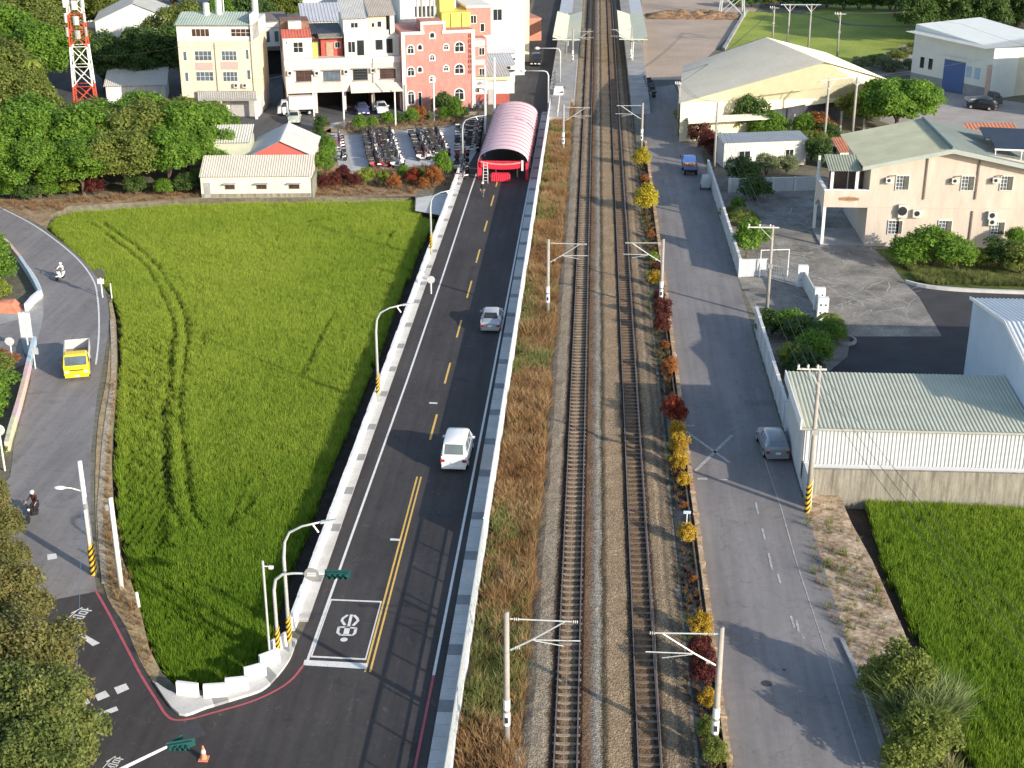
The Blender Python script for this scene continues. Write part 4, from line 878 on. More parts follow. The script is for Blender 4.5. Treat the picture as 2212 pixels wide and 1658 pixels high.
tag(MB().box(-2.62,-2.58,206,236,.95,.98).build('platform_line',roadwhite),'white safety line on the left station platform edge','line')
# fence along platform ramps
f=E('platform_fence','white railing on the ramp end of the left platform','fence',(-4.6,193,.93))
for k in range(9): MB().box(-.03,.03,k*1.5,k*1.5+.06,0,1.0).build('post',frame_w,f)
MB().box(-.02,.02,0,12,.95,1.0).build('rail',frame_w,f); MB().box(-.02,.02,0,12,.5,.54).build('rail',frame_w,f)
# ---- right side: big cream warehouse
NL,FLc,RN,RF,NR,FR=(11.3,183,5),P(1479,143.5,5),(30,189,9.3),(24.5,208,9.3),P(1914,171,5),P(1781,114,5)
t=E('warehouse','large cream warehouse with a wide pale pitched roof beside the sandy lot','warehouse',(11.3,183,0))
o=lambda p:(p[0]-11.3,p[1]-183,p[2])
def dn(p,z): return (p[0],p[1],z)
wcm=M('cream_cladding',(.74,.70,.50),.55,.07,.5,stretch=(2,2,.3)); wr1=M('warehouse_roof_left',(.56,.52,.42),.5,.07,.25,fine=(2,.04)); wr2=M('warehouse_roof_right',(.72,.70,.52),.5,.05,.3)  # left roof slope a darker tone than the right one
mb=MB(); a,bb,cc,dd,ee,ff=map(o,(NL,FLc,RN,RF,NR,FR)); zb=2.7
mb.add([dn(a,zb),a,cc,ee,dn(ee,zb)],[(0,4,3,2,1)]); mb.add([dn(a,0),a,bb,dn(bb,0)],[(0,1,2,3)]); mb.add([dn(ee,0),ee,ff,dn(ff,0)],[(3,2,1,0)]); mb.add([dn(bb,0),bb,dd,ff,dn(ff,0)],[(0,1,2,3,4)])
mb.add([dn(a,0),dn(a,zb),(a[0]+12,a[1]+3.9,zb),(a[0]+12,a[1]+3.9,0)],[(0,3,2,1)])
mb.build('wall',wcm,t)
r=MB(); r.add([tuple(Vector(a)+Vector((-.3,-.5,.0))),tuple(Vector(cc)+Vector((0,-.6,.08))),tuple(Vector(dd)+Vector((0,.4,.08))),tuple(Vector(bb)+Vector((-.3,.3,0)))],[(0,1,2,3)]); 
va=r.v; q=MB(); q.ribs(va[0],va[3],va[2],va[1],46,.04); q.build('roof',wr1,t)
q=MB(); q.ribs(tuple(Vector(ee)+Vector((.3,-.4,0))),tuple(Vector(ff)+Vector((.3,.3,0))),va[2],va[1],46,.04); q.build('roof',wr2,t)
n_=Vector((ee[0]-a[0],ee[1]-a[1],0)).normalized()
mb=MB(); mb.add([(a[0]+12,a[1]+6,0),(ee[0],ee[1]+3,0),(ee[0],ee[1]+3,zb+.2),(a[0]+12,a[1]+6,zb+.2)],[(0,1,2,3)]); mb.build('bay_interior',M('bay_dark',(.05,.055,.07),.9,.3,1),t)
for k in range(5): x=12+k*3.2; mb=MB(); mb.box(x-.12,x+.12,a[1]+x*.325-.1,a[1]+x*.325+.14,0,zb); mb.build('bay_post',conc_g,t)
mb=MB(); mb.slab([(a[0]+1,a[1]-1.6,2.75),(a[0]+12.5,a[1]+2.0,2.75),(a[0]+12.5,a[1]+4.0,3.1),(a[0]+1,a[1]+.3,3.1)],.08); mb.build('lean_to_roof',trimw,t)
# ---- white shed
b=Bd('metal_shed','long white metal shed with a grey roof edge among the garden shrubs','shed',P2(1562,362),P2(1740,355)); L=b.L
mb=MB(); mb.ribs((0,0,0),(L,0,0),(L,0,3.0),(0,0,3.0),40,.03); mb.v=[(x,-abs(y),z) for x,y,z in mb.v]; mb.build('wall',whitew,b.o); b.b('core',0.02,L-.02,.01,3.0,0,3.0,M('shed_side',(.50,.50,.50),.7,.05,1))
r=MB(); r.ribs((-.2,-.25,3.05),(L+.2,-.25,3.05),(L+.2,3.2,3.45),(-.2,3.2,3.45),30,.04); r.build('roof',M('steel_grey_roof',(.30,.33,.36),.5,.08,1),b.o)
window(b.o,1.8,3.3,1.0,2.0,-.04,2,1); window(b.o,7.6,8.7,1.0,2.0,-.04,2,1)
# ---- factory
b=Bd('factory','white-walled factory with a slanting parapet and a blue roller door','factory',(49.1,225.8),(57.9,212.9)); L=b.L
mb=MB(); mb.hexa([(0,0,0),(L,0,0),(L,14,0),(0,14,0)],[(0,0,8.9),(L,0,7.4),(L,14,7.4),(0,14,8.9)]); mb.build('wall',M('factory_white',(.62,.66,.64),.7,.05,.6),b.o)
b.b('base_band',.01,L-.01,-.03,0,0.02,1.6,M('band_grey',(.25,.28,.30),.8,.1,1))
b.b('roller_door',L*.42,L*.68,-.08,-.031,0.02,4.6,M('blue_door',(.06,.12,.30),.5,.12,2,stretch=(1,1,6)))
for k in(0,1): b.b('canopy_bar',L*.38,L*.76,-.5-k*.5,-.45-k*.5,5.0+k*.15,5.1+k*.15,galv)
for x in(1.6,3.3): window(b.o,x,x+1.0,2.5,4.3,-.0,1,1)
for x0,w in((L*.70,.9),(L*.80,.9)): b.b('notice_board',x0,x0+w,-.08,-.031,2.6,4.2,M('board_blue',(.30,.46,.62),.6,.3,4))
b.b('gate_pier',L-.5,L,-.5,-.09,0,5.0,M('pier_pink',(.5,.36,.32),.8,.1,1))
b=Bd('factory','factory hall with a pale flat roof and a dark doorway beside the white factory','factory',(58.6,214.2),(69,219)); L=b.L
b.b('wall',0,L,0,10,0,6.4,M('hall_cream',(.52,.54,.44),.7,.08,.6)); b.b('doorway',.6,3.4,-.04,0,0.02,3.4,dkint); window(b.o,6.0,8.2,2.4,4.4,0,2,1)
r=MB(); r.ribs((-3,-1.2,7.5),(L+1,-1.2,7.5),(L+1,14,8.0),(-6,14,8.0),30,.05); r.build('roof',M('flat_roof_pale',(.60,.60,.56),.6,.08,.3),b.o)
block('house','pale two-storey house with arched windows at the right edge behind the parked truck',65.5,198,76,203,9,8.0,bluegreyw,None,[(1.5,2.6,1.2,3.4),(2.4,3.5,5.0,7.2),(5,6.2,1.2,3.4),(5,6.2,5,7.2)],True,'house')
# ---- beige two-storey house with ribbed green roof
b=Bd('villa','beige two-storey house with a ribbed sage-green roof and an arched porch','house',(27.2,138),(46.0,138)); L=18.8
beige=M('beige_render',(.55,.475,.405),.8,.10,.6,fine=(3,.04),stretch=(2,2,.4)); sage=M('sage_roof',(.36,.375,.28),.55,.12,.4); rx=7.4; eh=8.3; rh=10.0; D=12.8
mb=MB(); mb.box(0,L,0,D,0,eh-.2); mb.add([(0,0,eh-.2),(L,0,eh-.75),(L,0,eh-.19),(rx,0,rh-.15)],[(0,2,3)]); mb.build('wall',beige,b.o)
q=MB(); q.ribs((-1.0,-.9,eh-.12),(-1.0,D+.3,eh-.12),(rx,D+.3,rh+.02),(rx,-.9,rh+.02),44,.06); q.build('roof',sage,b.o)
q=MB(); q.ribs((L+.3,-.9,eh-.75),(L+.3,D+.3,eh-.75),(rx,D+.3,rh+.02),(rx,-.9,rh+.02),44,.03); q.build('roof',M('villa_right_roof_dark',(.17,.20,.19),.6,.12,.4),b.o)  # right slope coloured darker than the left one
q=MB(); q.hexa([(-1.0,-.93,eh-.5),(rx,-.93,rh-.4),(rx,-.9,rh-.4),(-1.0,-.9,eh-.5)],[(-1.0,-.93,eh-.1),(rx,-.93,rh+.04),(rx,-.9,rh+.04),(-1.0,-.9,eh-.1)]); q.hexa([(rx,-.93,rh-.4),(L+.3,-.93,eh-1.1),(L+.3,-.9,eh-1.1),(rx,-.9,rh-.4)],[(rx,-.93,rh+.04),(L+.3,-.93,eh-.7),(L+.3,-.9,eh-.7),(rx,-.9,rh+.04)]); q.build('verge_board',M('verge_grey',(.36,.40,.37),.6,.08,1),b.o)
q=MB(); q.tube([(rx,-.95,rh+.12),(rx,D+.3,rh+.12)],.14,6); q.build('ridge_cap',M('ridge_green',(.16,.22,.20),.5,.1,1),b.o)
for (x0,y0,x1,y1) in [(1933,378,1966,410),(2074,379,2107,411),(2158,379,2191,411),(1916,475,1951,505),(2024,475,2058,505),(2138,478,2172,506)]:
    xa,za=b.f(x0,y1); xb,zb=b.f(x1,y0); window(b.o,xa,xb,za,zb,0,4,4,frame_w,glassb,.06,.10)
    b.b('shutter_leaf',xb-.55,xb-.06,-.12,-.105,za+.1,zb-.1,M('curtain_dark',(.10,.10,.09),.7,.2,3))
for (x,y,w,h) in [(1948,466,.9,1.2),(1980,466,.9,.7),(2142,470,.9,.7),(2142,483,.8,.55)]: xx,zz=b.f(x,y); aircon(b.o,xx,zz,0,w,h)
for (x,y) in [(1920,392),(2062,393),(2150,392)]:
    xx,zz=b.f(x,y); aircon(b.o,xx,zz,0,.7,.45); q=MB(); q.tube([(xx-.5,-.12,zz+.1),(xx,-.12,zz+.6),(xx+.6,-.12,zz+.65)],.05,5); q.build('pipe',M('pipe_brown',(.2,.15,.12),.7,.2,2),b.o)
for x0,y0,y1 in [(2006,330,430),(2118,335,430),(2101,455,530),(1944,440,530)]:
    xa,_=b.f(x0,y0); z1v=b.f(x0,y0)[1]; z0v=b.f(x0,y1)[1]; b.b('downpipe',xa-.07,xa+.07,-.12,0,max(.1,z0v),z1v,M('pipe_brown',(.2,.15,.12)))
b.b('floor_band',0,L,-.035,0,3.95,4.05,M('band_beige',(.56,.46,.38),.8,.05,1))
# porch
pw=4.3
q=MB()
for x0,x1,y0,y1 in [(-pw,0,0,.22),(-pw,-pw+.22,.221,5.8)]: q.box(x0,x1,y0,y1,3.9,5.6)
q.box(-pw+.221,0,.221,5.8,3.9,4.1); q.build('balcony',beige,b.o)
q=MB()
for x0,y0 in [(-pw,0),(-pw,5.6)]: MB().box(x0+.02,x0+.3,y0+.02,y0+.3,0,3.9).build('porch_column',whitep,b.o)
pass
q=MB()
for x0 in(-pw+.5,-pw+2.9): q.box(x0,x0+.28,.0,.22,5.6,7.6)
q.box(-pw+.02,-pw+.25,5.4,5.7,5.6,7.7); q.build('balcony_column',whitep,b.o)
b.b('parapet_cap',-pw-.06,.0,-.06,.28,5.6,5.68,whitep); b.b('parapet_cap',-pw-.06,-pw+.28,.281,5.8,5.6,5.68,whitep)
q=MB(); q.ribs((-pw+.2,-.4,7.6),(-.9,-.4,7.6),(-.9,3.4,8.35),(-pw+.2,3.4,8.35),12,.05); q.build('porch_roof',sage,b.o)
b.b('loggia_wall',-pw+.9,-.01,3.4,3.6,4.1,7.7,M('loggia_brown',(.14,.10,.085),.8,.15,1)); b.b('loggia_frame',-1.6,-1.5,3.35,3.4,4.2,7.2,whitep); b.b('loggia_frame',-.5,-.4,3.35,3.4,4.2,7.2,whitep)
b.b('porch_step',-pw,-.01,0,5.8,-.0,.12,conc_g)
ar=MB(); n=10
for k in range(n): # arch skirt on the street side of the porch
    y0,y1=.3+k*.5,.3+(k+1)*.5; h=lambda y:2.6+1.25*math.sin(math.pi*min(1,max(0,(y-.3)/5.2)))
    ar.hexa([(-pw+.03,y0,h(y0)),(-pw+.19,y0,h(y0)),(-pw+.19,y1,h(y1)),(-pw+.03,y1,h(y1))],[(-pw+.03,y0,3.899),(-pw+.19,y0,3.899),(-pw+.19,y1,3.899),(-pw+.03,y1,3.899)])
ar.build('porch_arch',beige,b.o)
fl=MB()
for k in range(9): # faded floral motif on the balcony front
    a=k*.7; cx=-pw+2.4+(k-4)*.22; fl.add([(cx+.16*math.cos(t*1.05+a),-.012,4.75+.30*math.sin(t*1.05+a)*(1-.09*abs(k-4))) for t in range(6)],[tuple(range(6))])
fl.build('balcony_ornament',M('ornament_tan',(.38,.24,.13),.8,.3,5),b.o)
# roof equipment on the far slope
q=MB()
for y0 in(1.2,5.2): q.slab([(rx+4.6,y0,9.6),(rx+9.6,y0,9.45),(rx+9.6,y0+3,10.1),(rx+4.6,y0+3,10.25)],.1)
q.build('solar_panel',M('panel_dark',(.03,.035,.05),.2,.2,1,spec=.6),b.o)
q=MB()
for y0 in(1.0,4.4,8.4): q.tube([(rx+4.4,y0,9.55+y0*.06),(rx+10,y0,9.4+y0*.06)],.09,6)
for x in(4.5,7,9.8): q.tube([(rx+x,1,8.4),(rx+x,1,9.5)],.06,5)
q.build('panel_frame',whitep,b.o)
for (x0,v0,x1,lab) in [(29.5,169,33.5,'orange tiled lean-to beyond the white shed'),(47,178,53,'small orange-roofed kiosk behind the beige house'),(40,176,44,'orange-red low roof beside the stone yard wall')]:
    b2=Bd('lean_to',lab,'shed',(x0,v0),(x1,v0+.6)); b2.b('wall',0,b2.L,0,3,0,2.2,trimw); q=MB(); q.ribs((-.2,-.3,2.2),(b2.L+.2,-.3,2.2),(b2.L+.2,3.2,3.2),(-.2,3.2,3.2),14,.05); q.build('roof',M('orange_tile',(.50,.20,.12),.8,.15,1.5),b2.o)
# ---- low warehouse with ribbed roof by the lower field
b=Bd('warehouse','low warehouse with a ribbed sage roof over white ribbed walls and a stained concrete base','warehouse',(13.9,83.6),(28.2,83.6)); L=14.3
wr=M('white_ribbed',(.56,.58,.60),.55,.10,.8,stretch=(2,2,.3))
b.b('core',.1,L,.12,7.6,0,4.4,M('core_blue_white',(.55,.58,.62),.6,.05,.6))
mb=MB(); mb.ribs((.05,0,1.82),(L,0,1.82),(L,0,4.42),(.05,0,4.42),58,.05,duty=.45); mb.v=[(x,.08-abs(y),z) for x,y,z in mb.v]; mb.build('front_cladding',wr,b.o)
mb=MB(); mb.ribs((0,7.6,.6),(0,.1,.6),(0,.1,4.4),(0,7.6,4.4),30,.05); mb.build('side_cladding',wr,b.o)
q=MB(); q.ribs((-.25,-.35,4.48),(L+.1,-.35,4.48),(L+.1,7.9,5.0),(-.25,7.9,5.0),56,.04,duty=.5); q.build('roof',M('sage_roof_light',(.47,.48,.38),.5,.10,.4),b.o)
q=MB(); q.box(-.25,L+.1,-.42,-.34,4.34,4.48); q.build('gutter',M('gutter_grey',(.36,.38,.36),.5,.1,1),b.o); q=MB(); q.box(-.34,-.25,-.4,8,4.36,5.05); q.build('roof_edge',whitep,b.o)
q=MB(); q.box(.2,75,-.75,-.5,-1.0,1.8); q.build('base_wall',conc_old,b.o,label='water-stained grey concrete wall under the white cladding')
# ---- blue-white gabled hall at the right edge
t=E('warehouse','tall pale blue hall with a striped pitched roof at the right edge','warehouse',(28.35,84.2,0)); W=22
mb=MB(); hz=7.0; rz_=8.4
mb.add([(0,0,0),(0,17.3,0),(0,17.3,hz),(0,8.6,rz_),(0,0,hz)],[(4,3,2,1,0)]); mb.add([(0,0,0),(W,0,0),(W,0,hz),(0,0,hz)],[(0,1,2,3)]); mb.add([(0,17.3,0),(W,17.3,0),(W,17.3,hz),(0,17.3,hz)],[(3,2,1,0)]); mb.add([(W,0,0),(W,17.3,0),(W,17.3,hz),(W,8.6,rz_),(W,0,hz)],[(0,1,2,3,4)])
mb.build('wall',M('hall_blue',(.50,.58,.68),.6,.06,.5),t)
hr=M('hall_roof',(.60,.63,.66),.5,.06,.5)
q=MB(); q.ribs((-.15,-.25,hz),(W,-.25,hz),(W,8.6,rz_+.05),(-.15,8.6,rz_+.05),70,.06,duty=.5); q.build('roof',hr,t)
q=MB(); q.ribs((-.15,17.6,hz),(W,17.6,hz),(W,8.6,rz_+.05),(-.15,8.6,rz_+.05),70,.06,duty=.5); q.build('roof',hr,t)
q=MB()
for y0,z0,y1,z1 in [(-.25,hz,8.6,rz_),(8.6,rz_,17.6,hz)]: q.hexa([(-.22,y0,z0-.12),(-.16,y0,z0-.12),(-.16,y1,z1-.06),(-.22,y1,z1-.06)],[(-.22,y0,z0+.12),(-.16,y0,z0+.12),(-.16,y1,z1+.16),(-.22,y1,z1+.16)])
q.build('verge_trim',whitep,t)
q=MB(); q.box(-1.1,-.01,14.6,15.6,0,1.5); q.box(-.5,-.01,9,9.5,0,3.2); q.build('side_duct',M('duct_pale',(.5,.56,.62),.6,.1,1),t)
# ---- boundary walls on the right
fw=M('wall_pale_blue',(.47,.50,.53),.75,.10,.8,fine=(4,.06)); fwt=M('wall_cap',(.60,.60,.58),.75,.08,1)
def segwall(label,pts,h,th=.18,step=2.4):
    t=E('boundary_wall',label,'wall',(pts[0][0],pts[0][1],0)); o0=pts[0]
    for i in range(len(pts)-1):
        a,b_=Vector(pts[i]),Vector(pts[i+1]); L=(b_-a).length; n=max(1,round(L/step)); d=(b_-a)/n; rz=math.atan2(d.y,d.x)
        for k in range(n):
            c=a+d*(k+.5)-Vector(o0); m_=MB(); m_.cbox((c.x,c.y,h/2),(d.length-.3,th,h),0,rz); m_.build('wall_panel',fw,t)
            c=a+d*k-Vector(o0); m_=MB(); m_.cbox((c.x,c.y,h/2+.05),(.26,th+.1,h+.1),0,rz); m_.build('pier',fwt,t)
        c=(a+b_)/2-Vector(o0); m_=MB(); m_.cbox((c.x,c.y,h+.03),(L,th+.06,.05),0,rz); m_.build('coping',fwt,t)
segwall('pale blue panel wall along the back street from the low warehouse up to the shrubs',[(14.15,81.1),(14.1,96),(14.05,113.6)],1.9)
segwall('long pale wall along the back street in front of the villa yard',[(14.0,127.5),(13.9,145),(13.75,166)],1.7)
segwall('short return wall beside the villa gate',[(14.0,127.5),(16.6,128.0)],1.6)
t=E('gate_wall','white lattice wall with two square piers at the villa entrance','wall',(19.0,124.5,0))
pa=[Vector(P2(1735,612)),Vector(P2(1772,688))]; o0=Vector((19.0,124.5))
for p_ in (P2(1732,618),P2(1768,668),P2(1775,690)):
    m_=MB(); m_.cbox((p_[0]-19,p_[1]-124.5,1.0),(.9,.5,2.0)); m_.build('pier',whitep,t)
    m_=MB()
    for dz in(.7,1.4):
        for dx in(-.2,.2): m_.cbox((p_[0]-19+dx,p_[1]-124.5-.26,dz),(.14,.03,.14))
    m_.build('pier_opening',dark,t)
a,b_=Vector(P2(1735,618)),Vector(P2(1775,690)); c=(a+b_)/2-o0; d=b_-a; m_=MB(); m_.cbox((c.x,c.y,.75),(d.length,.12,1.5),0,math.atan2(d.y,d.x)); m_.build('wall_panel',fwt,t)
g=E('yard_gate','white steel gate with panel frame between the two wall ends','gate',(*P2(1655,600),0)); ga=Vector(P2(1655,598)); gb=Vector(P2(1728,618)); d=gb-ga
m_=MB()
for k in range(15): c=d*k/14; m_.box(c.x-.02,c.x+.02,c.y-.02,c.y+.02,.1,1.4)
m_.build('gate_bar',whitep,g)
for z in(.1,.75,1.4): m_=MB(); m_.tube([(0,0,z),(d.x,d.y,z)],.04,6); m_.build('gate_rail',whitep,g)
m_=MB(); m_.tube([(-.6,.2,0),(-.6,.2,2.6),(2.0,.6,2.6),(2.0,.6,0)],.06,6); m_.build('gate_arch',whitep,g)
segwall('dim garden wall between the white shed and the villa porch',[(15.6,158),(25.5,159.5)],1.5)
m_=MB(); kl=smooth_line(PX([(1957,612),(2000,622),(2080,630),(2230,636)]),3)
for i in range(len(kl)-1): a,b_=kl[i],kl[i+1]; m_.prism([a,b_,(b_[0],b_[1]+.35),(a[0],a[1]+.35)],-.01,.28)
tag(m_.build('planter_kerb',conc),'pale curved kerb in front of the villa lawn','kerb')
sheet('lawn',[(1888,537),(2240,540),(2240,634),(2080,628),(2000,620),(1957,610),(1925,570)],M('lawn_green',(.07,.10,.02),.95,.3,1,.02,col2=(.13,.16,.04)),.004)
# ================================================================== ROADSIDE THINGS
# ---- white barrier blocks
bm=MB(); l=1.12
bm.add([(-l/2,-.2,0),(l/2,-.2,0),(l/2,-.11,.3),(-l/2,-.11,.3),(-l/2,-.09,.85),(l/2,-.09,.85),(l/2,.09,.85),(-l/2,.09,.85),(l/2,.11,.3),(-l/2,.11,.3),(l/2,.2,0),(-l/2,.2,0)],
 [(0,1,2,3),(3,2,5,4),(4,5,6,7),(7,6,8,9),(9,8,10,11),(1,10,8,2),(2,8,6,5),(0,3,9,11),(3,4,7,9),(0,11,10,1)])
bme=None; barm=M('barrier_white',(.80,.79,.77),.7,.14,.9,fine=(7,.06),stretch=(1,1,.6))
corner=[((407,1505),-8),((466,1508),10),((513,1494),14),((552,1467),30),((583,1438),42),((604,1405),58)]
lab_c=['white concrete block at the outer end of the kerb island, set apart by a gap','second white concrete block round the corner of the rice field','third white concrete block round the corner of the rice field','fourth white concrete block where the corner starts to curve','fifth white concrete block below the lamp post base','sixth white concrete block beside the striped lamp post base']
def barrier(x,y,z,rz,label,group):
    global bme
    o=bm.build('barrier_block',barm) if bme is None else bpy.data.objects.new('barrier_block',bme)
    if bme is None: bme=o.data
    else: COL.objects.link(o)
    o.location=(x,y,z); o.rotation_euler=(0,0,rz); tag(o,label,'barrier',group); return o
for i,((x,y),a) in enumerate(corner):
    q=P2(x,y); barrier(q[0],q[1],.0,R(a),lab_c[i],'white barrier blocks round the field corner')
rg=random.Random(4); v=65.6
while v<165.5:
    nb=globals().get('nb',0)+1; barrier(-15.46+rg.uniform(-.02,.02),v,.0,R(90)+rg.uniform(-.01,.01),'%s white barrier block along the footway, counted away from the corner lamp'%ordw(nb),'white barrier blocks in a long row along the road'); v+=1.16
# ---- right road wall: parapet, solid panels, then open railing near the camera
t=E('road_wall','white road wall with solid panels far off and an open bar railing near the camera','wall',(-5.85,42,0))
k=0; v=0.0
while v<158:
    b=MB(); b.box(-.12,.12,v+.01,v+2.99,-.02,.82); b.build('parapet_block',barm,t)
    if v+42>=72.5:
        b=MB(); b.ribs((.0,v+.06,.82),(.0,v+2.94,.82),(.0,v+2.94,1.84),(.0,v+.06,1.84),10,.03); b.build('fence_panel',M('panel_white',(.70,.72,.74),.5,.05,1),t)
        b=MB(); b.box(-.05,.08,v+.0,v+.055,.82,1.88); b.box(-.03,.05,v+.056,v+2.99,1.84,1.88); b.build('post',whitep,t)
    else:
        b=MB(); b.box(-.05,.05,v-.04,v+.04,.82,1.8); b.build('post',galv,t)
        b=MB(); b.tube([(0,v+.04,1.78),(0,v+2.96,1.78)],.05,6); b.build('rail',galv,t)
        b=MB(); b.tube([(0,v+.04,1.05),(0,v+2.96,1.05)],.04,6); b.build('rail',galv,t)
        b=MB()
        for j in range(1,20): b.box(-.012,.012,v+j*.15-.012,v+j*.15+.012,1.05,1.76)
        b.build('railing_bars',galv,t,kind='stuff')
    v+=3.0
# ---- poles
def stripes(mb_y,mb_k,r0,r1,z0,z1,n):
    for i in range(n):
        a=z0+(z1-z0)*i/n; m=mb_y if i%2==0 else mb_k
        # slanted warning bands
        N=12; h=(z1-z0)/n; vs=[]
        for zz in(a,a+h):
            for k in range(N):
                th=2*math.pi*k/N; rr=r0+(r1-r0)*((zz-z0)/(z1-z0)); vs.append((rr*math.cos(th),rr*math.sin(th),zz+.22*math.sin(th+1)))
        m.add(vs,[(k,(k+1)%N,N+(k+1)%N,N+k) for k in range(N)])
def cat_pole(x,y,H,side,label,i):
    t=E('catenary_mast',label,'mast',(x,y,0),0,'concrete catenary masts along the railway')
    b=MB(); b.tube([(0,0,-.1),(0,0,H)],[.165,.12],14); b.build('pole',polec,t,smooth=True)
    b=MB(); b.tube([(0,0,1.35),(0,0,2.05)],.168,14); b.build('white_band',whitep,t); b=MB(); b.tube([(0,0,2.2),(0,0,2.75)],.165,14); b.build('white_band',whitep,t)
    s=side; top=H-.38
    b=MB(); b.tube([(s*.15,0,top+.05),(s*3.1,0,top)],.035,6); b.build('arm',galv,t)
    b=MB(); b.tube([(s*.18,0,top-1.6),(s*1.18,0,top-1.0),(s*2.62,0,top-.02)],[.05,.04,.035],6); b.build('brace',galv,t)
    b=MB(); b.tube([(s*1.18,0,top-1.02),(s*3.35,0,top-1.0)],.03,6); b.tube([(s*1.25,0,top-1.06),(s*2.6,0,top-1.3)],.022,5); b.build('steady_arm',galv,t)
    b=MB()
    for q in((s*.35,0,top+.04),(s*.4,0,top-1.47),(s*3.0,0,top)):
        for j in range(3): b.sph((q[0]+s*j*.09,0,q[2]),(.04,.08,.08),8,4)
    b.build('insulator',M('insulator_grey',(.45,.42,.38),.4,.1,3),t)
    b=MB(); b.cbox((0,-.2,1.7),(.16,.02,.3)); b.build('number_plate',dark,t)
    return t
Lp=[(-3.35,55.5,7.4,'nearest left concrete catenary mast at the bottom of the picture'),(-3.4,115.5,6.9,'left concrete catenary mast level with the silver saloon'),(-3.45,175.2,6.2,'left concrete catenary mast level with the pink tent'),(-3.3,236,6.2,'left concrete catenary mast at the near end of the platform canopy')]
Rp=[(6.3,55.4,7.0,'nearest right concrete catenary mast standing in the dark red shrubs'),(6.3,117.4,6.5,'right concrete catenary mast above the orange shrubs'),(6.3,177.7,6.0,'right concrete catenary mast near the bend of the back street'),(6.2,238,6.2,'right concrete catenary mast under the far platform canopy')]
for i,(x,y,H,l) in enumerate(Lp): cat_pole(x,y,H,1,l,i)
for i,(x,y,H,l) in enumerate(Rp): cat_pole(x,y,H,-1,l,i)
b=MB(); b.hexa([(-3.0,55.1,-.05),(-2.7,55.3,-.05),(-2.45,50,-.05),(-2.75,50,-.05)],[(-3.0,55.1,.2),(-2.7,55.3,.2),(-2.45,50,.2),(-2.75,50,.2)]); tag(b.build('cable_trough',conc_g),'short grey concrete cable trough at the foot of the nearest left mast','trough')
def wire(name,label,pts,sag,r=.012,n=14,m=None,group=None):
    b=MB()
    for (a,c) in zip(pts[:-1],pts[1:]):
        a,c=Vector(a),Vector(c); q=[]
        for i in range(n+1): t=i/n; p=a.lerp(c,t); p.z-=sag*4*t*(1-t); q.append(p)
        b.tube(q,r,4,caps=False)
    o=b.build(name,m or wire_m); tag(o,label,'cable',group); return o
for x,l in((-.57,'left'),(3.32,'right')):
    wire('overhead_wire','upper catenary cable strung over the %s track'%l,[(x,20,6.6),(x,55.5,6.7),(x,115.5,6.2),(x,176,5.6),(x,237,5.6),(x,330,5.6)],.7,.010,16,copper)
    wire('overhead_wire','lower contact wire strung over the %s track'%l,[(x,20,5.4),(x,115.5,5.2),(x,237,4.8),(x,330,4.8)],.0,.008,8,copper)
def util(x,y,H,label,armdir=-1,arm=(2.0,.4),striped=False,lean=0,two=False):
    t=E('utility_pole',label,'utility pole',(x,y,0)); b=MB(); b.tube([(0,0,-.1),(0,0,H)],[.17,.11],12); b.build('pole',polec,t,smooth=True)
    if arm:
        z=H-.12; b=MB(); b.box(armdir*arm[0] if armdir<0 else -arm[1],arm[1] if armdir<0 else arm[0],-.16,-.08,z-.08,z+.02); b.build('crossarm',M('crossarm_pale',(.62,.62,.58),.6,.1,2),t)
        b=MB(); b.tube([(armdir*arm[0]*.5,-.12,z-.05),(0,-.1,z-1.1)],.03,5); b.build('brace',galv,t)
        for k in range(3):
            b=MB(); xx=armdir*(arm[0]*.95-k*arm[0]*.42); b.tube([(xx,-.12,z+.02),(xx,-.12,z+.14),(xx,-.12,z+.26)],[.05,.09,.05],8); b.build('insulator',M('porcelain',(.66,.66,.64),.3,.05,3),t)
    if striped:
        y_,k_=MB(),MB(); stripes(y_,k_,.185,.175,.05,2.1,11); y_.build('warning_stripe',yelstripe,t); k_.build('warning_stripe',black_m,t)
    b=MB(); b.box(-.2,.2,-.3,-.12,H*.55,H*.55+.35); b.build('junction_box',conc_g,t)
    return t
util(13.95,80.4,9.8,'tall concrete pole with yellow and black stripes at the low warehouse corner',-1,(1.35,.4),True)
util(15.3,116.4,8.15,'concrete utility pole with a white crossarm in front of the villa gate',-1,(2.1,.5))
util(14.7,168.6,8.2,'concrete utility pole between the blue truck and white shed',-1,(.8,.3))
util(11.3,186.7,6.9,'thin utility pole at the left corner of the large cream warehouse',-1,(.6,.3))
util(41.3,248,7.4,'utility pole with short crossarm in the bright field behind the large warehouse',-1,(1.0,.9))
util(68.1,268.7,6.6,'utility pole against the dark wood at the top right',-1,(1.0,.9))
util(31.9,261.5,6.5,'short utility pole behind the warehouse ridge left of the twin posts',-1,(.8,.8))
def hframe(x0,y0,x1,y1,H,label):
    t=E('twin_pole_frame',label,'utility pole',(x0,y0,0)); dx,dy=x1-x0,y1-y0; L=math.hypot(dx,dy)
    for p in((0,0),(dx,dy)): b=MB(); b.tube([(p[0],p[1],0),(p[0],p[1],H)],[.19,.15],10); b.build('pole',polec,t,smooth=True)
    e=Vector((dx/L,dy/L,0)); b=MB(); a=Vector((0,-.2,H-.1))-e*1.6; c=Vector((dx,dy-.2,H-.1))+e*1.6; b.tube([a,c],.08,6); b.build('crossbeam',galv,t)
    b=MB()
    for p in (Vector((0,0,0)),Vector((dx,dy,0))):
        for s in(-1,1): b.tube([p+Vector((0,-.2,H-1.3)),p+e*s*1.0+Vector((0,-.2,H-.15))],.04,5)
    b.build('brace',galv,t)
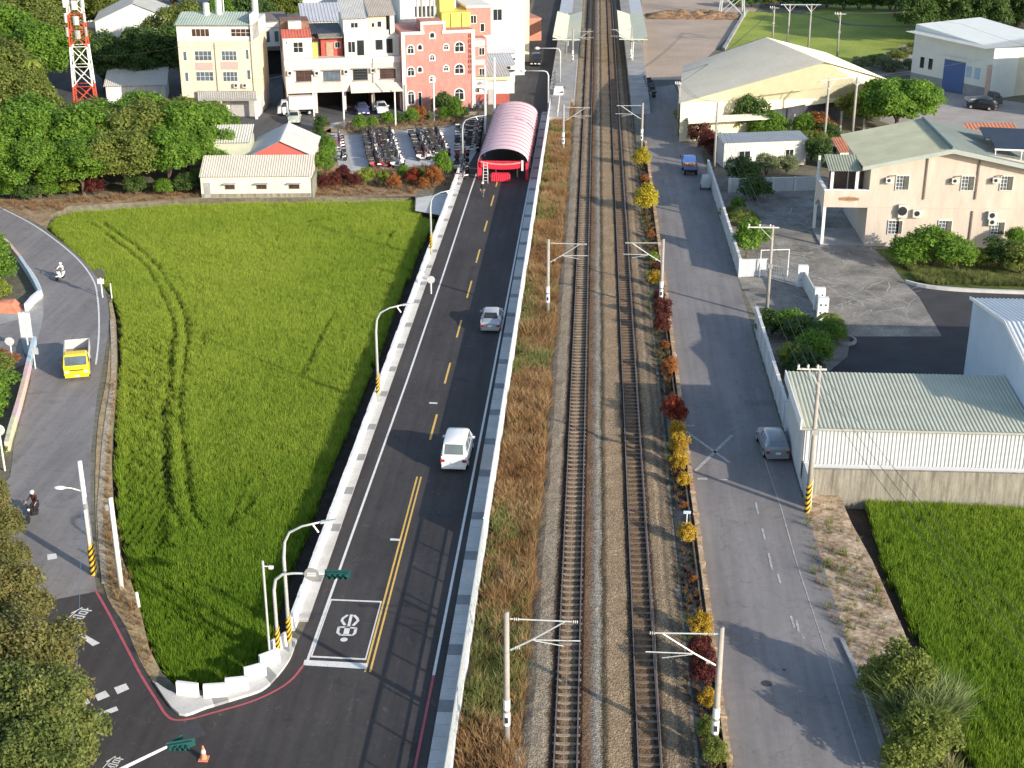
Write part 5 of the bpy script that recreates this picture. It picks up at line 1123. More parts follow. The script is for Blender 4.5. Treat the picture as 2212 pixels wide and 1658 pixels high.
hframe(29.7,189.1-6.5,33.6,191.5-6.5,8.3,'twin concrete poles joined by a beam in front of the cream warehouse gable')
hframe(33.6,254.2,37.3,254.4,8.0,'twin poles joined by a pale beam in the field behind the large warehouse')
for k in range(3): wire('power_line',['left','middle','right'][k]+' power line strand from the striped pole to the villa gate pole',[(13.95-1.3+k*.55,80.3,9.95),(15.3-2.0+k*.9,116.3,8.3),(14.7-.7+k*.4,168.5,8.3),(11.3-.5+k*.3,186.6,7.1)],.9,.013,group='power lines above the back street wall')
for k in range(3): wire('power_line',['left','middle','right'][k]+' strand of the thin power line descending from the striped pole over the lower field',[(13.95-1.3+k*.55,80.3,9.95),(19+k*.8,44,9.5)],.8,.013,group='power lines over the lower field')
for k in range(3): wire('power_line',['left','middle','right'][k]+' strand of the distant power line crossing behind the large warehouse',[(11.3,186.7,6.9),(31.9,261.5,6.4+k*.1),(41.3-1+k*.9,248,7.5),(68.1-1+k*.9,268.7,6.7),(95,262,7)],.8,.016,group='power lines at the top right')
wire('power_line','long power line crossing in front of the white-walled factory',[(33.6,185,8.2),(62,205,9.2),(80,180,9)],.6,.016)
wire('power_line','power line crossing above the villa roof',[(40,262,9),(55,222,9.5),(66,170,11)],.6,.016)
wire('power_line','thin line between the mast trees and the cream block',[(-70,196,8),(-56,193,9.8),(-46,192,11)],.4,.014)
wire('power_line','thin line over the side street to the row houses',[(-46,191,6),(-42.5,196,5.6)],.25,.014)
wire('blue_cable','thin blue cable hanging from the striped white pole across the junction',[(-27.95,70.3,6.0),(-20.2,46,5.5)],.5,.014,10,M('cable_blue',(.12,.20,.35),.5,.1,3))
# white poles left
t=E('utility_pole','white pole with striped foot and a small lamp on the left road verge','utility pole',(-27.99,70.36,0))
b=MB(); b.tube([(0,0,-.1),(0,0,7.2)],[.18,.12],14); b.build('pole',polew,t,smooth=True)
y_,k_=MB(),MB(); stripes(y_,k_,.20,.19,.05,2.0,11); y_.build('warning_stripe',yelstripe,t); k_.build('warning_stripe',black_m,t)
b=MB(); b.tube([(0,0,5.3),(-.6,-.1,5.55),(-.95,-.15,5.6)],.035,6); b.build('lamp_arm',polew,t)
b=MB(); b.sph((-1.25,-.18,5.6),(.36,.17,.1),10,6); b.build('lamp_head',whitep,t,smooth=True)
t=E('utility_pole','plain white pole between the verge weeds and the rice field','utility pole',(-25.91,68.82,0))
b=MB(); b.tube([(0,0,-.1),(0,0,5.75)],[.16,.12],14); b.build('pole',polew,t,smooth=True); b=MB(); b.box(-.32,-.15,-.1,.1,5.0,5.35); b.build('bracket_box',conc_g,t)
b=MB(); b.tube([(0,0,0),(-.05,0,.9)],.09,8); o=b.build('marker_post',whitep); o.location=(-24.36,67.01,0); tag(o,'short white marker post leaning in the weeds by the field corner','post')
# street lamps on the barrier
def slamp(x,y,H,label,striped=True):
    t=E('street_lamp',label,'street lamp',(x,y,0),0,'tall curved street lamps along the rice field side of the road')
    k=H/7.7; b=MB(); b.tube([(0,0,0),(0,0,5.6*k),(.1,0,6.5*k),(.38,0,7.05*k),(1.05,0,7.42*k),(2.1,0,7.7*k)],[.11,.09,.075,.065,.055,.05],10); b.build('curved_pole',galv,t,smooth=True)
    b=MB(); b.hexa([(2.0,-.12,7.62*k),(2.75,-.12,7.78*k),(2.75,.12,7.78*k),(2.0,.12,7.62*k)],[(2.0,-.1,7.72*k),(2.75,-.08,7.86*k),(2.75,.08,7.86*k),(2.0,.1,7.72*k)]); b.build('lamp_head',galv,t)
    b=MB(); b.tube([(1.6,0,7.5*k),(1.85,0,7.1*k)],.05,6); b.build('sensor_stub',galv,t)
    if striped:
        y_,k_=MB(),MB(); stripes(y_,k_,.15,.145,.9,2.2,9); y_.build('warning_stripe',yelstripe,t); k_.build('warning_stripe',black_m,t)
    return t
slamp(-15.1,62.9,7.8,'curved street lamp with striped foot beside the white barrier corner')
slamp(-15.2,96.1,7.7,'curved street lamp half way along the rice field side')
slamp(-15.2,132.2,6.6,'curved street lamp near the far end of the white barrier')
slamp(-15.2,167,6.4,'curved street lamp beside the scooter park and the pink tent',False)
def signal_head(t,x,y,z,n,rz=0,s=1.0):
    g=M('signal_green',(.015,.075,.07),.5,.15,4)
    b=MB()
    b.cbox((x,y,z),(n*.34*s,.22*s,.36*s),0,rz); b.cbox((x,y+.12*s,z),(n*.36*s+.16,.03,.55*s),0,rz); b.build('signal_head',g,t)
    for i in range(n):
        q=MB(); dx=(i-(n-1)/2)*.34*s; c=Vector((x+dx*math.cos(rz),y-.14*s,z)); q.tube([c,c+Vector((0,-.22*s,-.02))],.15*s,10,caps=False); q.build('hood',g,t)
t=E('traffic_signal','traffic signal on a curved arm with a round grey sign at the rice field corner','traffic signal',(-15.55,62.2,0))
b=MB(); b.tube([(0,0,0),(0,0,4.2),(.12,0,4.8),(.5,0,5.12),(1.1,0,5.2),(3.1,0,5.22)],[.1,.09,.08,.07,.06,.05],10); b.build('mast',galv,t,smooth=True)
signal_head(t,3.3,-.05,5.22,4,0,.8)
b=MB(); b.disc((2.0,-.1,5.22),(0,1,0),.38,.03,20); b.build('round_sign',conc_d,t); b=MB(); b.box(1.78,2.22,-.14,-.118,5.14,5.2); b.box(1.78,2.22,-.14,-.118,5.26,5.32); b.build('sign_bar',whitep,t)
y_,k_=MB(),MB(); stripes(y_,k_,.14,.135,.6,1.9,9); y_.build('warning_stripe',yelstripe,t); k_.build('warning_stripe',black_m,t)
t=E('camera_pole','slim grey camera pole just left of the traffic signal','pole',(-15.95,61.95,0)); b=MB(); b.tube([(0,0,0),(0,0,6.0)],.06,8); b.build('pole',galv,t); b=MB(); b.tube([(0,0,5.7),(.35,0,5.7)],.03,6); b.cbox((.4,0,5.65),(.22,.14,.14)); b.build('camera_box',whitep,t)
t=E('traffic_signal','dark green traffic signal head on a long white arm at the bottom of the picture','traffic signal',(-19.4,45.7,0))
b=MB(); b.tube([(0,0,0),(0,0,4.7),(.2,.1,5.0),(2.45,2.4,5.05)],[.12,.1,.08,.06],10); b.build('mast',whitep,t,smooth=True)
signal_head(t,2.95,2.5,5.05,4,R(20),.7); signal_head(t,2.7,2.8,4.95,2,R(60),.65)
t=E('traffic_cone','orange traffic cone with a white top standing under the lower traffic signal','traffic cone',(-17.35,53.9,.01)); b=MB(); b.box(-.22,.22,-.22,.22,0,.05); b.tube([(0,0,.05),(0,0,.75)],[.16,.04],12); b.build('cone_body',M('cone_orange',(.62,.24,.14),.6,.1,3),t); b=MB(); b.tube([(0,0,.38),(0,0,.55)],[.118,.082],12); b.build('white_collar',whitep,t)
# round-headed lamps on the right of the road beyond the tent
for x,y,H,l in((-6.05,197.9,6.2,'white hooked street lamp just beyond the pink tent'),(-4.9,218,6.0,'white hooked street lamp further up the shaded street')):
    t=E('street_lamp',l,'street lamp',(x,y,0),0,'white hooked street lamps on the railway side'); b=MB(); b.tube([(0,0,0),(0,0,H-.6),(-.2,0,H-.15),(-.6,0,H),(-3.2,0,H)],[.12,.11,.1,.09,.07],8); b.build('hooked_pole',galv,t,smooth=True); b=MB(); b.sph((-3.5,0,H),(.38,.3,.22),10,6); b.build('lamp_head',whitep,t,smooth=True)
for x,y,H,l in((-12.9,189,9.5,'tall white pole between the salmon building and the tent'),(-13.9,186,9.0,'tall white pole just left of its taller neighbour by the tent')):
    t=E('pole',l,'pole',(x,y,0)); b=MB(); b.tube([(0,0,0),(0,0,H)],[.16,.12],8); b.build('pole_shaft',polew,t)
for x,y,H,l in((-33.0,188.5,6.0,'pale pole in front of the two garages with cars'),(-37.6,191.5,6.5,'thin pale pole behind the white box truck'),(-25.6,196,9.5,'white pole in front of the left arched windows'),(-26.3,190,5.5,'short white pole left of the salmon building door'),(-21.5,194,6.0,'thin white pole before the round bush at the salmon building')):
    t=E('pole',l,'pole',(x,y,0)); b=MB(); b.tube([(0,0,0),(0,0,H)],[.12,.09],8); b.build('pole_shaft',polew,t)
# signs and mirrors on the left road
def mirror(x,y,H,r,label,m,cat='traffic mirror'):
    t=E('traffic_mirror',label,cat,(x,y,0)); b=MB(); b.tube([(0,0,0),(0,0,H)],.06,8); b.build('post',polew,t); b=MB(); b.disc((0,-.08,H),(0,1,.15),r,.08,18); b.build('mirror_disc',m,t)
    return t
t=mirror(-43.1,118.4,2.3,.48,'convex traffic mirror seen from behind at the bend beside the rice field',M('mirror_dark',(.10,.10,.08),.4,.2,3)); b=MB(); b.box(-.28,.28,-.12,.0,1.3,1.75); b.build('warning_board',whitep,t); b=MB(); b.tube([(.9,-.2,0),(.9,-.2,1.4)],.05,6); b.build('side_post',polew,t)
mirror(-45.3,102.9,1.65,.36,'round pale sign on a short post at the left road bridge',M('sign_pale',(.60,.60,.62),.5,.05,3),'sign')
mirror(-38.3,83.4,3.0,.42,'round mirror on a leaning white post at the left edge',M('mirror_pale',(.55,.58,.56),.3,.08,3))
t=E('direction_sign','tall pale double sign board standing at the left road junction','sign',(-44.7,104.8,0)); b=MB(); b.tube([(0,0,0),(0,0,3.4)],.06,8); b.build('post',polew,t)
for dx in(-.42,.1): b=MB(); b.box(dx,dx+.42,-.1,-.05,1.3,3.4); b.build('sign_board',M('board_pale',(.62,.63,.62),.5,.06,2),t)
t=E('road_sign','small blue-grey sign on a thin white post beside the yellow truck','sign',(-42.9,101.4,0)); b=MB(); b.tube([(0,0,0),(0,0,1.5)],.05,6); b.build('post',polew,t); b=MB(); b.box(-.1,.42,-.06,-.03,1.2,1.75); b.build('sign_board',M('board_grey',(.40,.45,.48),.5,.06,2),t)
t=E('track_sign','small pale blue plate on a thin post among the shrubs by the rusty wall','sign',(*P2(1482,1150),0)); b=MB(); b.tube([(0,0,0),(0,0,1.4)],.03,6); b.build('post',polew,t); b=MB(); b.box(-.22,.22,-.05,-.03,1.3,1.5); b.build('sign_plate',M('plate_blue',(.40,.52,.66),.5,.06,2),t)
def muralwall(label,pts,h,cols,th=.3):
    t=E('parapet_wall',label,'wall',(pts[0][0],pts[0][1],0)); o0=Vector((pts[0][0],pts[0][1])); n=len(pts)-1
    for i in range(n):
        a,b_=Vector(pts[i])-o0,Vector(pts[i+1])-o0; L=(b_-a).length; k=max(1,round(L/1.1)); c=cols[min(len(cols)-1,int(i*len(cols)/n))]
        for j in range(k):
            p,q=a.lerp(b_,j/k),a.lerp(b_,(j+1)/k); m_=MB(); d=q-p; m_.cbox(((p.x+q.x)/2,(p.y+q.y)/2,h/2-.3),(d.length+.02,th,h+.6),0,math.atan2(d.y,d.x)); m_.build('wall_block',c,t)
pk=M('mural_pink',(.66,.46,.50),.8,.15,2); bl=M('mural_blue',(.50,.60,.68),.8,.1,1.5); ylw=M('mural_cream',(.62,.58,.40),.8,.2,2); pe=M('mural_peach',(.66,.50,.42),.8,.15,2)
muralwall('painted parapet in pink, blue and cream along the left road bridge',[P2(*p) for p in [(76,745),(70,770),(63,800),(56,830),(49,858),(41,888),(33,915),(24,945),(17,975)]],.75,[bl,bl,pk,pe,pe,pk,ylw,ylw])
muralwall('peach and pale blue parapet round the bend at the left edge',[P2(*p) for p in [(-40,478),(-8,508),(22,540),(45,568),(66,600),(80,625),(88,642),(72,655),(58,672)]],.7,[pe,pe,pe,bl,bl,bl,whitep,whitep])
# ---- communication tower
tw=P2(190,262); t=E('lattice_tower','red and white lattice mast rising out of the trees at the top left','tower',(tw[0],tw[1],0),R(12))
rr=M('tower_red',(.55,.09,.05),.5,.12,2); ww=M('tower_white',(.80,.78,.74),.5,.06,2)
def hw(z): return 1.45-(z*.034)
def tz(y):
    lo,hi=0,60
    for _ in range(40):
        m=(lo+hi)/2
        if proj((tw[0],tw[1],m))[1]>y: lo=m
        else: hi=m
    return lo
bands=[(0,tz(183),rr),(tz(183),tz(98),ww),(tz(98),tz(28),rr),(tz(28),tz(-40),ww),(tz(-40),tz(-90),rr)]
for z0,z1,m_ in bands:
    b=MB()
    for sx in(-1,1):
        for sy in(-1,1): b.tube([(sx*hw(z0),sy*hw(z0),z0),(sx*hw(z1),sy*hw(z1),z1)],.11,6)
    b.build('leg_section',m_,t)
    b=MB(); n=2
    for k in range(n):
        a,c=z0+(z1-z0)*k/n,z0+(z1-z0)*(k+1)/n
        for s in(-1,1):
            for ax in(0,1):
                p=lambda u,w,z: (u*hw(z),w*hw(z),z) if ax==0 else (w*hw(z),u*hw(z),z)
                b.tube([p(-1,s,a),p(1,s,c)],.06,5); b.tube([p(1,s,a),p(-1,s,c)],.06,5); b.tube([p(-1,s,c),p(1,s,c)],.05,5)
    b.build('bracing',m_,t)
for z in(tz(75),tz(45),tz(12)): b=MB(); b.tube([(-1.2,-1.2,z),(-1.2,-1.2,z+1.2)],.18,8); b.tube([(1.2,-1.2,z),(1.2,-1.2,z+1.2)],.18,8); b.tube([(.1,-1.3,z-.3),(.1,-1.3,z+.8)],.4,10); b.build('antenna',[whitep,galv,conc_g][int(z)%3],t)
# ---- striped tent over the road
t=E('striped_tent','pink and white striped barrel tent spanning the road with a red front','tent',(-10.15,162.6,0))
tp=M('tent_pink',(.66,.36,.40),.7,.05,1,coords='obj',stretch=(1,1,1)); n_=15; ln=27.2; W=2.9
stm=MAT.get('tent_stripe')
if not stm:
    stm,nn,bb=_new('tent_stripe'); tc=nn.nodes.new('ShaderNodeTexCoord'); wv=nn.nodes.new('ShaderNodeTexWave'); wv.wave_type='BANDS'; wv.bands_direction='Y'; wv.inputs['Scale'].default_value=.62; wv.inputs['Distortion'].default_value=0
    nn.links.new(tc.outputs['Object'],wv.inputs['Vector']); rp=_ramp(nn,(.70,.47,.51),(.80,.66,.68),.35,.65); nn.links.new(wv.outputs['Fac'],rp.inputs[0]); nn.links.new(rp.outputs[0],bb.inputs['Base Color']); bb.inputs['Roughness'].default_value=.7
def arch(k,N=14,dz=0): a=math.pi*k/N; return (-W*math.cos(a),1.95+1.6*math.sin(a)+dz)
for i in range(n_):
    y0,y1=ln*i/n_+.03,ln*(i+1)/n_-.03; b=MB(); N=14; vs=[]
    for y,dz in((y0,0),((y0+y1)/2,-.05),(y1,0)):
        for k in range(N+1): x,z=arch(k); vs.append((x,y,z+dz))
    b.add(vs,[(r_*(N+1)+k,r_*(N+1)+k+1,(r_+1)*(N+1)+k+1,(r_+1)*(N+1)+k) for r_ in range(2) for k in range(N)]); b.build('canopy_panel',stm,t,smooth=True)
    q=MB(); q.tube([(arch(k)[0],y1+.03,arch(k)[1]+.0) for k in range(15)],.085,5); q.build('hoop',M('hoop_red',(.34,.17,.20),.6,.1,2),t)
red=M('festive_red',(.62,.03,.06),.6,.12,2)
for s in(-1,1):
    b=MB(); b.box(s*W-.04,s*W+.04,0.3 if s<0 else 0,ln,1.25,2.0) ; b.build('side_valance',M('dark_red_cloth',(.22,.03,.05),.8,.15,2),t)
    for i in range(0,n_+1,3): q=MB(); q.tube([(s*W,ln*i/n_,0),(s*W,ln*i/n_,1.95)],.05,6); q.build('tent_leg',galv,t)
b=MB(); b.box(W-.25,W+.05,-.35,.6,0,1.95); b.build('red_curtain',red,t)
b=MB(); vs=[]
for k in range(11): x=-W+.35+k*(2*W-.9)/10; sg=.28*(1-((k-5)/5)**2); vs+= [(x,-.35,2.0-sg),(x,-.30,1.45-sg)]
b.add(vs,[(2*k,2*k+2,2*k+3,2*k+1) for k in range(10)]); b.build('banner_lower',red,t)
b=MB(); b.add([(x,y-.03,z+.0) for (x,y,z) in [(p[0],p[1],p[2]+(.18 if i%2==0 else .45)) for i,p in enumerate(vs)]],[(2*k,2*k+2,2*k+3,2*k+1) for k in range(10)]); b.build('banner_upper',M('banner_pink',(.72,.28,.27),.7,.1,2),t)
b=MB(); b.box(W-.75,W-.5,-.45,-.3,1.1,2.3); b.build('banner_upright',M('banner_white',(.74,.62,.62),.7,.1,2),t)
for z_,d_ in((1.35,.9),(1.75,.6)): b=MB(); b.box(-W+.3,W-.3,d_,d_+.06,z_,z_+.22); b.build('front_swag',red,t)
b=MB(); b.box(-W-.02,-W+.45,-.1,.3,0,2.0); b.build('red_curtain',red,t)
t=E('ribbed_box','bright red ribbed box standing on the road in front of the tent','box',(*P2(1081,393),.0)); b=MB()
for k in range(9): b.tube([(-.98+k*.245,0,.12),(-.98+k*.245,.0,.95)],.16,8)
b.box(-1.0,1.0,.0,.5,0.05,1.02); b.build('body',red,t)
t=E('stage_frame','small tan frame with an opening behind the red ribbed box','frame',(-9.9,163.6,0)); b=MB(); b.box(-1.2,-1.05,0,.1,0,1.4); b.box(1.3,1.45,0,.1,0,1.6); b.box(-1.2,1.45,0,.1,1.4,1.6); b.build('frame_bar',M('frame_tan',(.45,.35,.24),.7,.1,2),t)
t=E('step_ladder','pale step ladder at the left front corner of the striped tent','ladder',(*P2(1049,393),0)); b=MB()
for s in(-1,1): b.tube([(s*.3,-.5,0),(s*.2,0,2.3)],.04,5); b.tube([(s*.3,.5,0),(s*.2,0,2.3)],.04,5)
for k in range(6): z=.3+k*.34; b.tube([(-.28,-.5+z*.21,z),(.28,-.5+z*.21,z)],.04,5)
b.build('ladder_frame',conc,t)
# ================================================================== VEHICLES
def vehicle(name,label,cat,x,y,rz,st,paint,W,glassmat=glassd,group=None,wheels=None,rear=None,plate=True,trunk=None):
    """st: stations (y, zlow, zbelt, ztop, halfwidth, halfwidth at top) from rear to front"""
    t=E(name,label,cat,(x,y,.01),rz,group); mb=MB(); gl=MB(); n=12; rings=[]
    for (yy,zl,zb,zt,w,wt) in st:
        rings.append([(-w*.90,yy,zl),(-w,yy,zl+.18),(-w,yy,zb-.14),(-w*.965,yy,zb),(-wt,yy,zt-.07),(-wt*.82,yy,zt),(wt*.82,yy,zt),(wt,yy,zt-.07),(w*.965,yy,zb),(w,yy,zb-.14),(w,yy,zl+.18),(w*.90,yy,zl)])
    vs=[p for r_ in rings for p in r_]; fs=[]
    for i in range(len(st)-1):
        for k in range(n): fs.append((i*n+k,i*n+(k+1)%n,(i+1)*n+(k+1)%n,(i+1)*n+k))
    fs.append(tuple(range(n-1,-1,-1))); fs.append(tuple((len(st)-1)*n+k for k in range(n)))
    mb.add(vs,fs); body=mb.build('body',paint,t); 
    for p in body.data.polygons: p.use_smooth=True
    body.data.set_sharp_from_angle(angle=R(35)) if hasattr(body.data,'set_sharp_from_angle') else None
    def lerp(a,b,f): return tuple(a[i]+(b[i]-a[i])*f for i in range(3))
    for i in range(len(st)-1):
        hi=(st[i][3]-st[i][2]>.32,st[i+1][3]-st[i+1][2]>.32)
        if all(hi):
            for (lo,up,s) in((3,4,-1),(8,7,1)):
                a,b,c,d=rings[i][lo],rings[i+1][lo],rings[i+1][up],rings[i][up]
                A_=lerp(lerp(a,b,.08),lerp(d,c,.08),.12);B_=lerp(lerp(a,b,.92),lerp(d,c,.92),.12);C_=lerp(lerp(a,b,.92),lerp(d,c,.92),.9);D_=lerp(lerp(a,b,.08),lerp(d,c,.08),.9)
                g=MB(); g.add([(p[0]+s*.012,p[1],p[2]+.004) for p in(A_,B_,C_,D_)],[(0,1,2,3)] if s<0 else [(3,2,1,0)]); g.build('side_window',glassmat,t)
        elif any(hi): # windscreen / rear screen
            q=[rings[i][5],rings[i][6],rings[i+1][6],rings[i+1][5]]; c=[sum(p[j] for p in q)/4 for j in range(3)]
            g=MB(); g.add([(c[0]+(p[0]-c[0])*1.02,c[1]+(p[1]-c[1])*.86,c[2]+(p[2]-c[2])*.86+.02) for p in q],[(0,1,2,3)]); g.build('windscreen' if i>len(st)/2 else 'rear_window',glassmat,t)
    yr,yf=st[0][0],st[-1][0]
    for wy in (wheels or (yr+.75,yf-.75)):
        for s in(-1,1):
            w=MB(); w.tube([(s*(W/2-.19),wy,.31),(s*(W/2+.005),wy,.31)],.31,16); wh=w.build('wheel',rubber,t); r2=MB(); r2.tube([(s*(W/2),wy,.31),(s*(W/2+.015),wy,.31)],.18,12); r2.build('rim',galv,wh)
    tl=M('tail_light_red',(.35,.03,.03),.3,.1,3); hl=M('head_light',(.7,.72,.72),.2,.05,3)
    zb0=st[1][2]
    for s in(-1,1):
        g=MB(); g.cbox((s*(W/2-.17),yr-.005,st[0][2]-.16),(.26,.05,.17)); g.build('tail_light',tl,t)
        g=MB(); g.cbox((s*(W/2-.24),yf+.005,st[-1][2]-.2),(.34,.05,.16)); g.build('headlight',hl,t)
        ym=[q for q in st if q[3]-q[2]>.32][-1][0]
        g=MB(); g.cbox((s*(W/2+.09),ym+.12,zb0+.06),(.18,.09,.13)); g.build('wing_mirror',paint,t)
    if plate:
        g=MB(); g.cbox((0,yr-.03,.62),(.34,.02,.16)); g.build('number_plate',whitep,t); g=MB(); g.cbox((0,yf+.03,.5),(.34,.02,.14)); g.build('number_plate',whitep,t)
    g=MB(); g.box(-W*.44,W*.44,yr-.05,yr+.1,.24,.42); g.build('rear_bumper',M('bumper_grey',(.12,.12,.12),.6,.1,2) if rear is None else rear,t)
    return t
pw_=M('car_white',(.80,.80,.79),.25,.02,1,spec=.5); ps=M('car_silver',(.50,.51,.53),.28,.03,1,metal=.4,spec=.5); ph=M('car_grey_silver',(.36,.38,.40),.28,.03,1,metal=.4,spec=.5); pb=M('car_dark_blue',(.05,.06,.14),.25,.05,1,spec=.5); pk_=M('car_black',(.02,.02,.025),.25,.05,1,spec=.5); pg=M('car_pale_green',(.42,.46,.40),.35,.04,1)
van=[(0,.32,.92,.93,.74,.66),(.12,.27,1.02,1.05,.80,.70),(.42,.25,1.06,1.72,.83,.66),(.6,.24,1.06,1.80,.84,.67),(1.5,.22,1.06,1.84,.84,.68),(2.4,.22,1.04,1.82,.84,.67),(2.75,.22,1.03,1.76,.84,.66),(3.45,.22,.98,1.04,.83,.70),(3.95,.25,.82,.86,.80,.70),(4.1,.3,.68,.72,.72,.62)]
vehicle('estate_car','white people carrier driving away on the shaded right lane','car',-8.6,84.8,R(-1.5),van,pw_,1.68,M('glass_grey',(.12,.15,.15),.15,.2,.8,spec=.6),rear=pw_).scale=(1.08,1.08,1.08)
sed=[(0,.3,.80,.82,.74,.66),(.12,.25,.90,.93,.82,.72),(.75,.24,.94,.98,.85,.72),(1.3,.23,.95,1.38,.86,.60),(1.5,.23,.95,1.42,.86,.60),(2.5,.22,.94,1.42,.86,.60),(2.65,.22,.94,1.38,.86,.60),(3.35,.22,.92,.96,.86,.70),(4.2,.25,.76,.80,.82,.70),(4.4,.3,.6,.64,.74,.62)]
vehicle('saloon_car','silver saloon car driving away close to the road wall','car',-8.05,111.2,0,sed,ps,1.72,rear=ps)
hat=[(0,.3,.85,.88,.74,.64),(.12,.26,.96,1.0,.82,.70),(.5,.24,1.0,1.36,.84,.60),(.8,.24,1.0,1.46,.85,.61),(1.8,.22,.99,1.50,.85,.62),(2.45,.22,.97,1.46,.85,.61),(3.15,.22,.93,.98,.85,.70),(3.9,.25,.78,.82,.81,.70),(4.1,.3,.62,.66,.74,.62)]
h_=vehicle('hatchback','silver-grey hatchback parked against the pale blue wall on the back street','car',12.95,87.6,R(4),hat,ph,1.70,M('glass_blue_pale',(.20,.25,.32),.12,.2,.8,spec=.6),rear=ph)
for (x,y,rz,st_,pt,nm,l) in [(-40.9,194.6,R(190),sed,pg,'saloon_car','pale green saloon car facing out of the left garage of the row houses'),(-32.7,200.6,R(195),sed,pb,'saloon_car','dark blue saloon car parked in the third garage of the row houses'),(-30.1,201.4,R(195),sed,pw_,'saloon_car','white saloon car parked in the fourth garage of the row houses'),
    (-9.4,240.5,R(180),van,pk_,'estate_car','black car parked on the shaded street beyond the shops'),(-12.6,276,R(180),sed,ps,'saloon_car','pale blue-grey car on the shaded street near the orange roof'),(-12.2,283,R(180),van,pk_,'estate_car','dark van at the top of the shaded street'),(57.0,205,R(60),hat,pk_,'hatchback','black car beside the parked truck in the stone yard'),
    (-11.9,196.5,R(182),hat,pw_,'hatchback','white hatchback half hidden between the salmon building and the tent'),(-46.8,232,R(100),sed,ps,'saloon_car','grey saloon parked in the dark side street')]:
    vehicle(nm,l,'car',x,y,rz,st_,pt,1.70)
def boxtruck(name,label,x,y,rz,cabm,bedm,L=4.8,W=1.85,bedh=.55,cabH=2.0,cargo=None,open_=True,boxH=None):
    t=E(name,label,'truck',(x,y,.01),rz); fy=L
    cab=MB(); st=[(L-1.45,.35,1.25,cabH-.12,W/2,W/2-.09),(L-1.3,.35,1.22,cabH,W/2,W/2-.08),(L-.62,.35,1.18,cabH-.02,W/2,W/2-.1),(L-.12,.35,1.08,1.14,W/2,W/2-.04),(L,.38,.95,1.0,W/2-.04,W/2-.1)]
    rings=[[(-w*.95,yy,zl),(-w,yy,zl+.15),(-w,yy,zb-.12),(-w,yy,zb),(-wt,yy,zt-.06),(-wt*.85,yy,zt),(wt*.85,yy,zt),(wt,yy,zt-.06),(w,yy,zb),(w,yy,zb-.12),(w,yy,zl+.15),(w*.95,yy,zl)] for (yy,zl,zb,zt,w,wt) in st]; n=12
    vs=[p for r_ in rings for p in r_]; fs=[(i*n+k,i*n+(k+1)%n,(i+1)*n+(k+1)%n,(i+1)*n+k) for i in range(len(st)-1) for k in range(n)]+[tuple(range(n-1,-1,-1)),tuple((len(st)-1)*n+k for k in range(n))]
    cab.add(vs,fs); c=cab.build('cab',cabm,t); 
    a,b_,c_,d=rings[2][5],rings[2][6],rings[3][6],rings[3][5]
    g=MB(); g.add([(a[0]*1.1,a[1]+.10,a[2]-.13),(b_[0]*1.1,b_[1]+.10,b_[2]-.13),(c_[0]*1.04,c_[1]-.02,c_[2]+.05),(d[0]*1.04,d[1]-.02,d[2]+.05)],[(0,1,2,3)]); g.build('windscreen',glassb,t)
    for s in(-1,1):
        g=MB(); xx=s*(W/2+.004); g.add([(xx,L-1.2,1.25),(xx,L-.5,1.2),(s*(W/2-.09),L-.72,cabH-.14),(s*(W/2-.075),L-1.2,cabH-.12)],[(0,1,2,3)]); g.build('side_window',glassd,t)
        g=MB(); g.cbox((s*(W/2-.25),L+.01,.72),(.32,.05,.18)); g.build('headlight',M('head_light',(.7,.7,.7)),t)
        g=MB(); g.cbox((s*(W/2+.14),L-.35,1.45),(.12,.06,.24)); g.build('wing_mirror',dark,t)
        for wy in(.85,L-.85): w=MB(); w.tube([(s*(W/2-.24),wy,.33),(s*(W/2-.02),wy,.33)],.33,14); wh=w.build('wheel',rubber,t); r2=MB(); r2.tube([(s*(W/2-.02),wy,.33),(s*(W/2-.005),wy,.33)],.19,10); r2.build('rim',galv,wh)
    g=MB(); g.box(-W*.46,W*.46,L,L+.06,.3,.5); g.build('front_bumper',cabm,t); g=MB(); g.box(-.5,.5,L+.008,L+.03,.82,.9); g.build('grille',dark,t); g=MB(); g.box(-.17,.17,L+.062,L+.075,.35,.48); g.build('number_plate',whitep,t)
    be=L-1.6; g=MB(); g.box(-W/2,W/2,0,be,.7,.8); g.box(-W*.3,W*.3,.2,L-1.0,.4,.69); g.build('chassis',dark,t)
    if boxH:
        g=MB(); g.box(-W/2,W/2,0,be,.81,.81+boxH); g.build('cargo_box',bedm,t)
    else:
        for nm,(x0,x1,y0,y1) in [('side_board',(-W/2,-W/2+.05,0,be)),('side_board',(W/2-.05,W/2,0,be)),('tail_board',(-W/2+.051,W/2-.051,0,.05)),('head_board',(-W/2+.051,W/2-.051,be-.05,be))]:
            g=MB(); g.box(x0,x1,y0,y1,.81,.81+bedh); g.build(nm,bedm,t)
        g=MB(); g.box(-W/2+.051,W/2-.051,.051,be-.051,.801,.86); g.build('bed_floor',M('bed_floor',(.30,.24,.20),.9,.3,3),t)
    return t
ty=M('truck_yellow',(.80,.58,.02),.35,.03,1,spec=.5); tg=M('truck_bed_grey',(.55,.52,.48),.7,.12,3)
q=P2(169,822); boxtruck('tipper_truck','yellow light truck with an empty grey bed coming along the left road',q[0]-.05-4.9*.30,q[1]+4.9*.954,R(197.5),ty,tg,4.9,1.9,.8,1.95)
boxtruck('box_truck','white box truck parked across the front of the row houses',-38.6,197.8,R(103),pw_,M('box_white',(.76,.75,.74),.5,.04,1),5.2,1.9,.5,2.0,boxH=1.7)
q=P2(1485,380); tb=boxtruck('pickup_truck','small blue truck with orange load parked at the shaded end of the back street',q[0]+.4,q[1]-.2,R(2),M('truck_blue',(.06,.14,.38),.35,.05,1),M('bed_blue',(.10,.16,.30),.6,.1,2),4.2,1.6,.35,1.75)
